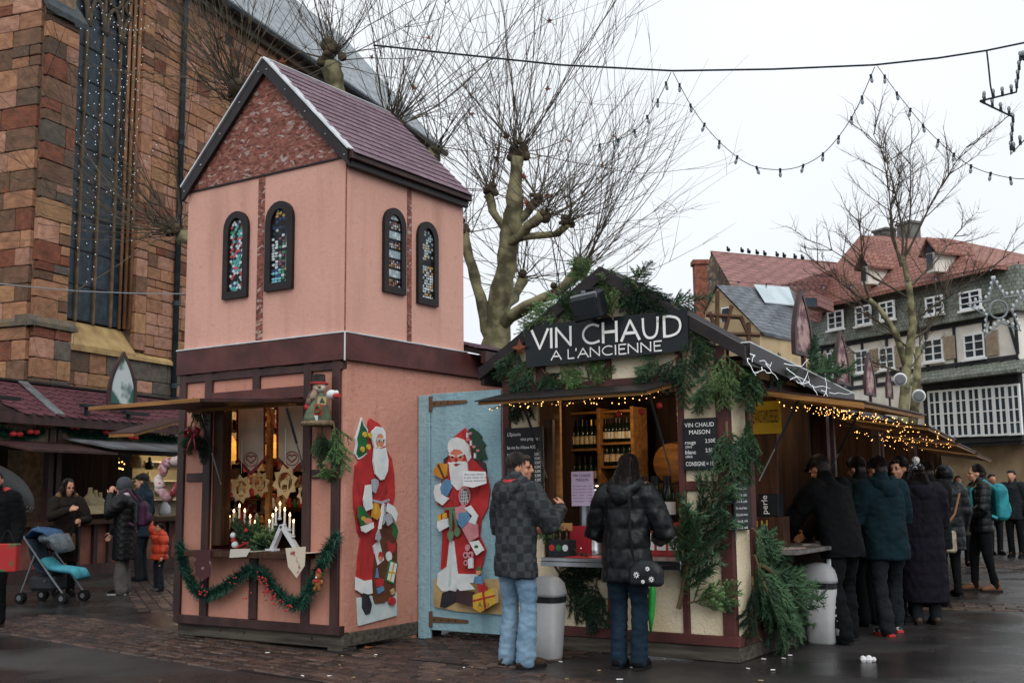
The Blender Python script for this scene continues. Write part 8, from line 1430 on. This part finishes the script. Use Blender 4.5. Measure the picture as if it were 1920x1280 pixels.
person('older man in dark navy jacket and flat cap at the jewellery counter', at(262, 1080, 18.6)*0+V((onG(264, 1090).x, onG(264, 1090).y, 0)), (-.7, -.45, 0), 1.78, .02, .2, .1, None, (cloth('navy_jacket', '#22303a', '#19242c'), .72, wrinkle(.01, 7), .035), (GREYT, None, 1.05), (BLK, SOLE), (GHAIR, 'short'), None, ('cap', cloth('dark_tweed', '#2a2d2c', '#1e2020'), None), skin=SKIN2)
person('small child in orange padded jacket reaching up with one arm', PX(297, 1108), (-.35, -.95, 0), 1.0, 0, .1, -.3, {1: ((.28, .08, 1.42), (.3, .14, 1.7), (0, .1, 1)), -1: ((.33, 0, 1.12), (.36, .06, .92), (.2, .2, -1))}, (mt('orange_padded_shell', '#cc4a2c', '#a83a24', 6, .5, .2, 20), .82, quilt(.022, .14), .06), (cloth('dark_child_trousers', '#1f242a', '#181c20'), wrinkle(.014, 8), 1.3), (mt('grey_boot', '#3a3c3e', None, rough=.7), SOLE), (DHAIR, 'short'), None, skin=SKIN2, girth=1.25, stance=.14, vox=.014)
pl = person('person in black jacket cut by the left edge carrying a red gift bag', PX(-22, 1174), (.75, -.65, 0), 1.72, jacket=(BLK, .7, wrinkle(.012, 7), .04), trousers=(BLK, wrinkle(.01, 9), 1.1), shoes=(BLK, SOLE), hair=(DHAIR, 'short'), vox=.012, detail=False, hood=(PC['red'], False))
gb = thing('gift_bag', 'red patterned gift bag held at the left edge', 'bag', at(12, 1080, 12.0)); p = at(12, 1045, 12.0); b = B(); b.obox(p, Rv*.13, _fh*.06, ZV*.15, .01); b.build('bag_body', mt('red_gift_print', '#9a2a2a', '#2f5a38', 7, .6, lo=.55, hi=.6), gb)
for k in (-1, 1): b = B(); b.tube([p+ZV*.17+Rv*k*.07, p+ZV*.27+Rv*k*.03, p+ZV*.29], .006, 5); b.build('handle', SOLE, gb)
un = thing('open_umbrella', 'open black umbrella with pale patterned rim at the left edge', 'umbrella', at(20, 930, 13.5)); c = at(-5, 872, 13.8); b = B(); nr, ns = 7, 16; vs = [c+ZV*.0]
tilt = Matrix.Rotation(R(38), 4, _fh.cross(ZV)*-1+Rv*0) ; tilt = Matrix.Rotation(R(25), 4, _fh)
def uring(rr, zz): return [c+(tilt @ (Rv*(rr*math.cos(a))+_fh*(rr*math.sin(a))+ZV*zz)) for a in [2*math.pi*i/ns for i in range(ns)]]
rings = [uring(.62*math.sin(t_), .36*math.cos(t_)-.36) for t_ in [math.pi/2*(i+1)/nr for i in range(nr)]]; vs += [p for r_ in rings for p in r_]
b.add(vs, [(0, 1+k, 1+(k+1) % ns) for k in range(ns)]+[(1+i*ns+k, 1+(i+1)*ns+k, 1+(i+1)*ns+(k+1) % ns, 1+i*ns+(k+1) % ns) for i in range(nr-2) for k in range(ns)]); b.build('canopy', mt('black_nylon', '#16191b', None, rough=.5), un, True)
b = B(); b.add(rings[-2]+rings[-1], [(k, (k+1) % ns, ns+(k+1) % ns, ns+k) for k in range(ns)]); b.build('rim', mt('patterned_rim', '#1d2022', '#a09a8c', 26, .6, lo=.55, hi=.6), un); b = B(); b.tube([c, c+tilt @ V((0, 0, -.85))], .008, 6); b.build('shaft', STEEL, un)
# ================================================================ pushchair
sr = thing('pushchair', 'blue and grey pushchair with an aqua footmuff', 'pushchair', PX(95, 1128)); c = ORG[sr.name]; fx = (Rv*.96-_fh*.25).normalized(); sy = ZV.cross(fx); FRMS = mt('pushchair_frame', '#6d7277', None, rough=.4, metal=.6)
Q = lambda x, y, z: c+fx*x+sy*y+ZV*z
for s in (-1, 1):
    b = B(); b.tube([Q(-.42, s*.2, 1.02), Q(-.38, s*.2, .95), Q(.15, s*.22, .35), Q(.36, s*.22, .12)], .014, 7); b.build('frame_tube', FRMS, sr); b = B(); b.tube([Q(-.12, s*.2, .68), Q(-.3, s*.24, .12)], .014, 7); b.build('frame_tube', FRMS, sr); b = B(); b.tube([Q(-.42, s*.2, 1.02), Q(-.5, s*.2, 1.0), Q(-.52, s*.2, .93)], .022, 7); b.build('handle', SOLE, sr)
    for x in (-.3, .36):
        for o in (-.03, .03): b = B(); b.lathe(Q(x, s*.23+o-.014, .075), [(.05, 0), (.075, .004), (.075, .024), (.05, .028)], 16, sy); w_ = b.build('wheel', SOLE, sr); b = B(); b.lathe(Q(x, s*.23+o-.0155, .075), [(.035, 0), (.035, .031)], 12, sy); b.build('rim', FRMS, w_)
for x, z in ((.05, .3), (-.3, .14)): b = B(); b.tube([Q(x, -.22, z), Q(x, .22, z)], .012, 6); b.build('cross_bar', FRMS, sr)
b = B(); b.tube([Q(-.28, 0, .85), Q(-.2, 0, .6), Q(-.1, 0, .42), Q(.1, 0, .38)], [.19, .2, .2, .19], 12, .22, sy); o = b.build('seat', mt('navy_canvas', '#22303c', '#18232d', 8, .8), sr, True)
b = B(); b.tube([Q(-.32, 0, .88), Q(-.2, 0, .98), Q(-.02, 0, .95), Q(.12, 0, .82)], [.2, .21, .21, .2], 14, .2, sy); b.build('canopy', mt('blue_canvas', '#34557a', '#263f5c', 6, .6), sr, True); b = B(); b.tube([Q(-.1, 0, .86), Q(.1, 0, .86), Q(.2, 0, .7)], [.2, .23, .2], 12, .35, sy); b.build('rain_cover', mt('clear_cover', '#5d6a70', '#8e989c', 5, .15, alpha=.6), sr, True)
b = B(); b.tube([Q(-.08, 0, .58), Q(.05, 0, .46), Q(.25, 0, .44), Q(.42, 0, .42), Q(.5, 0, .33)], [.15, .17, .18, .18, .16], 14, .3, sy); b.build('footmuff', mt('aqua_fleece', '#4a9aa8', '#367d8c', 7, .9, .4, 30), sr, True)
b = B(); b.obox(Q(-.05, 0, .26), fx*.2, sy*.17, ZV*.1, .04); b.build('shopping_basket', mt('grey_mesh_bag', '#2f3236', None, rough=.8), sr)
bpy.data.scenes.remove(TMP)
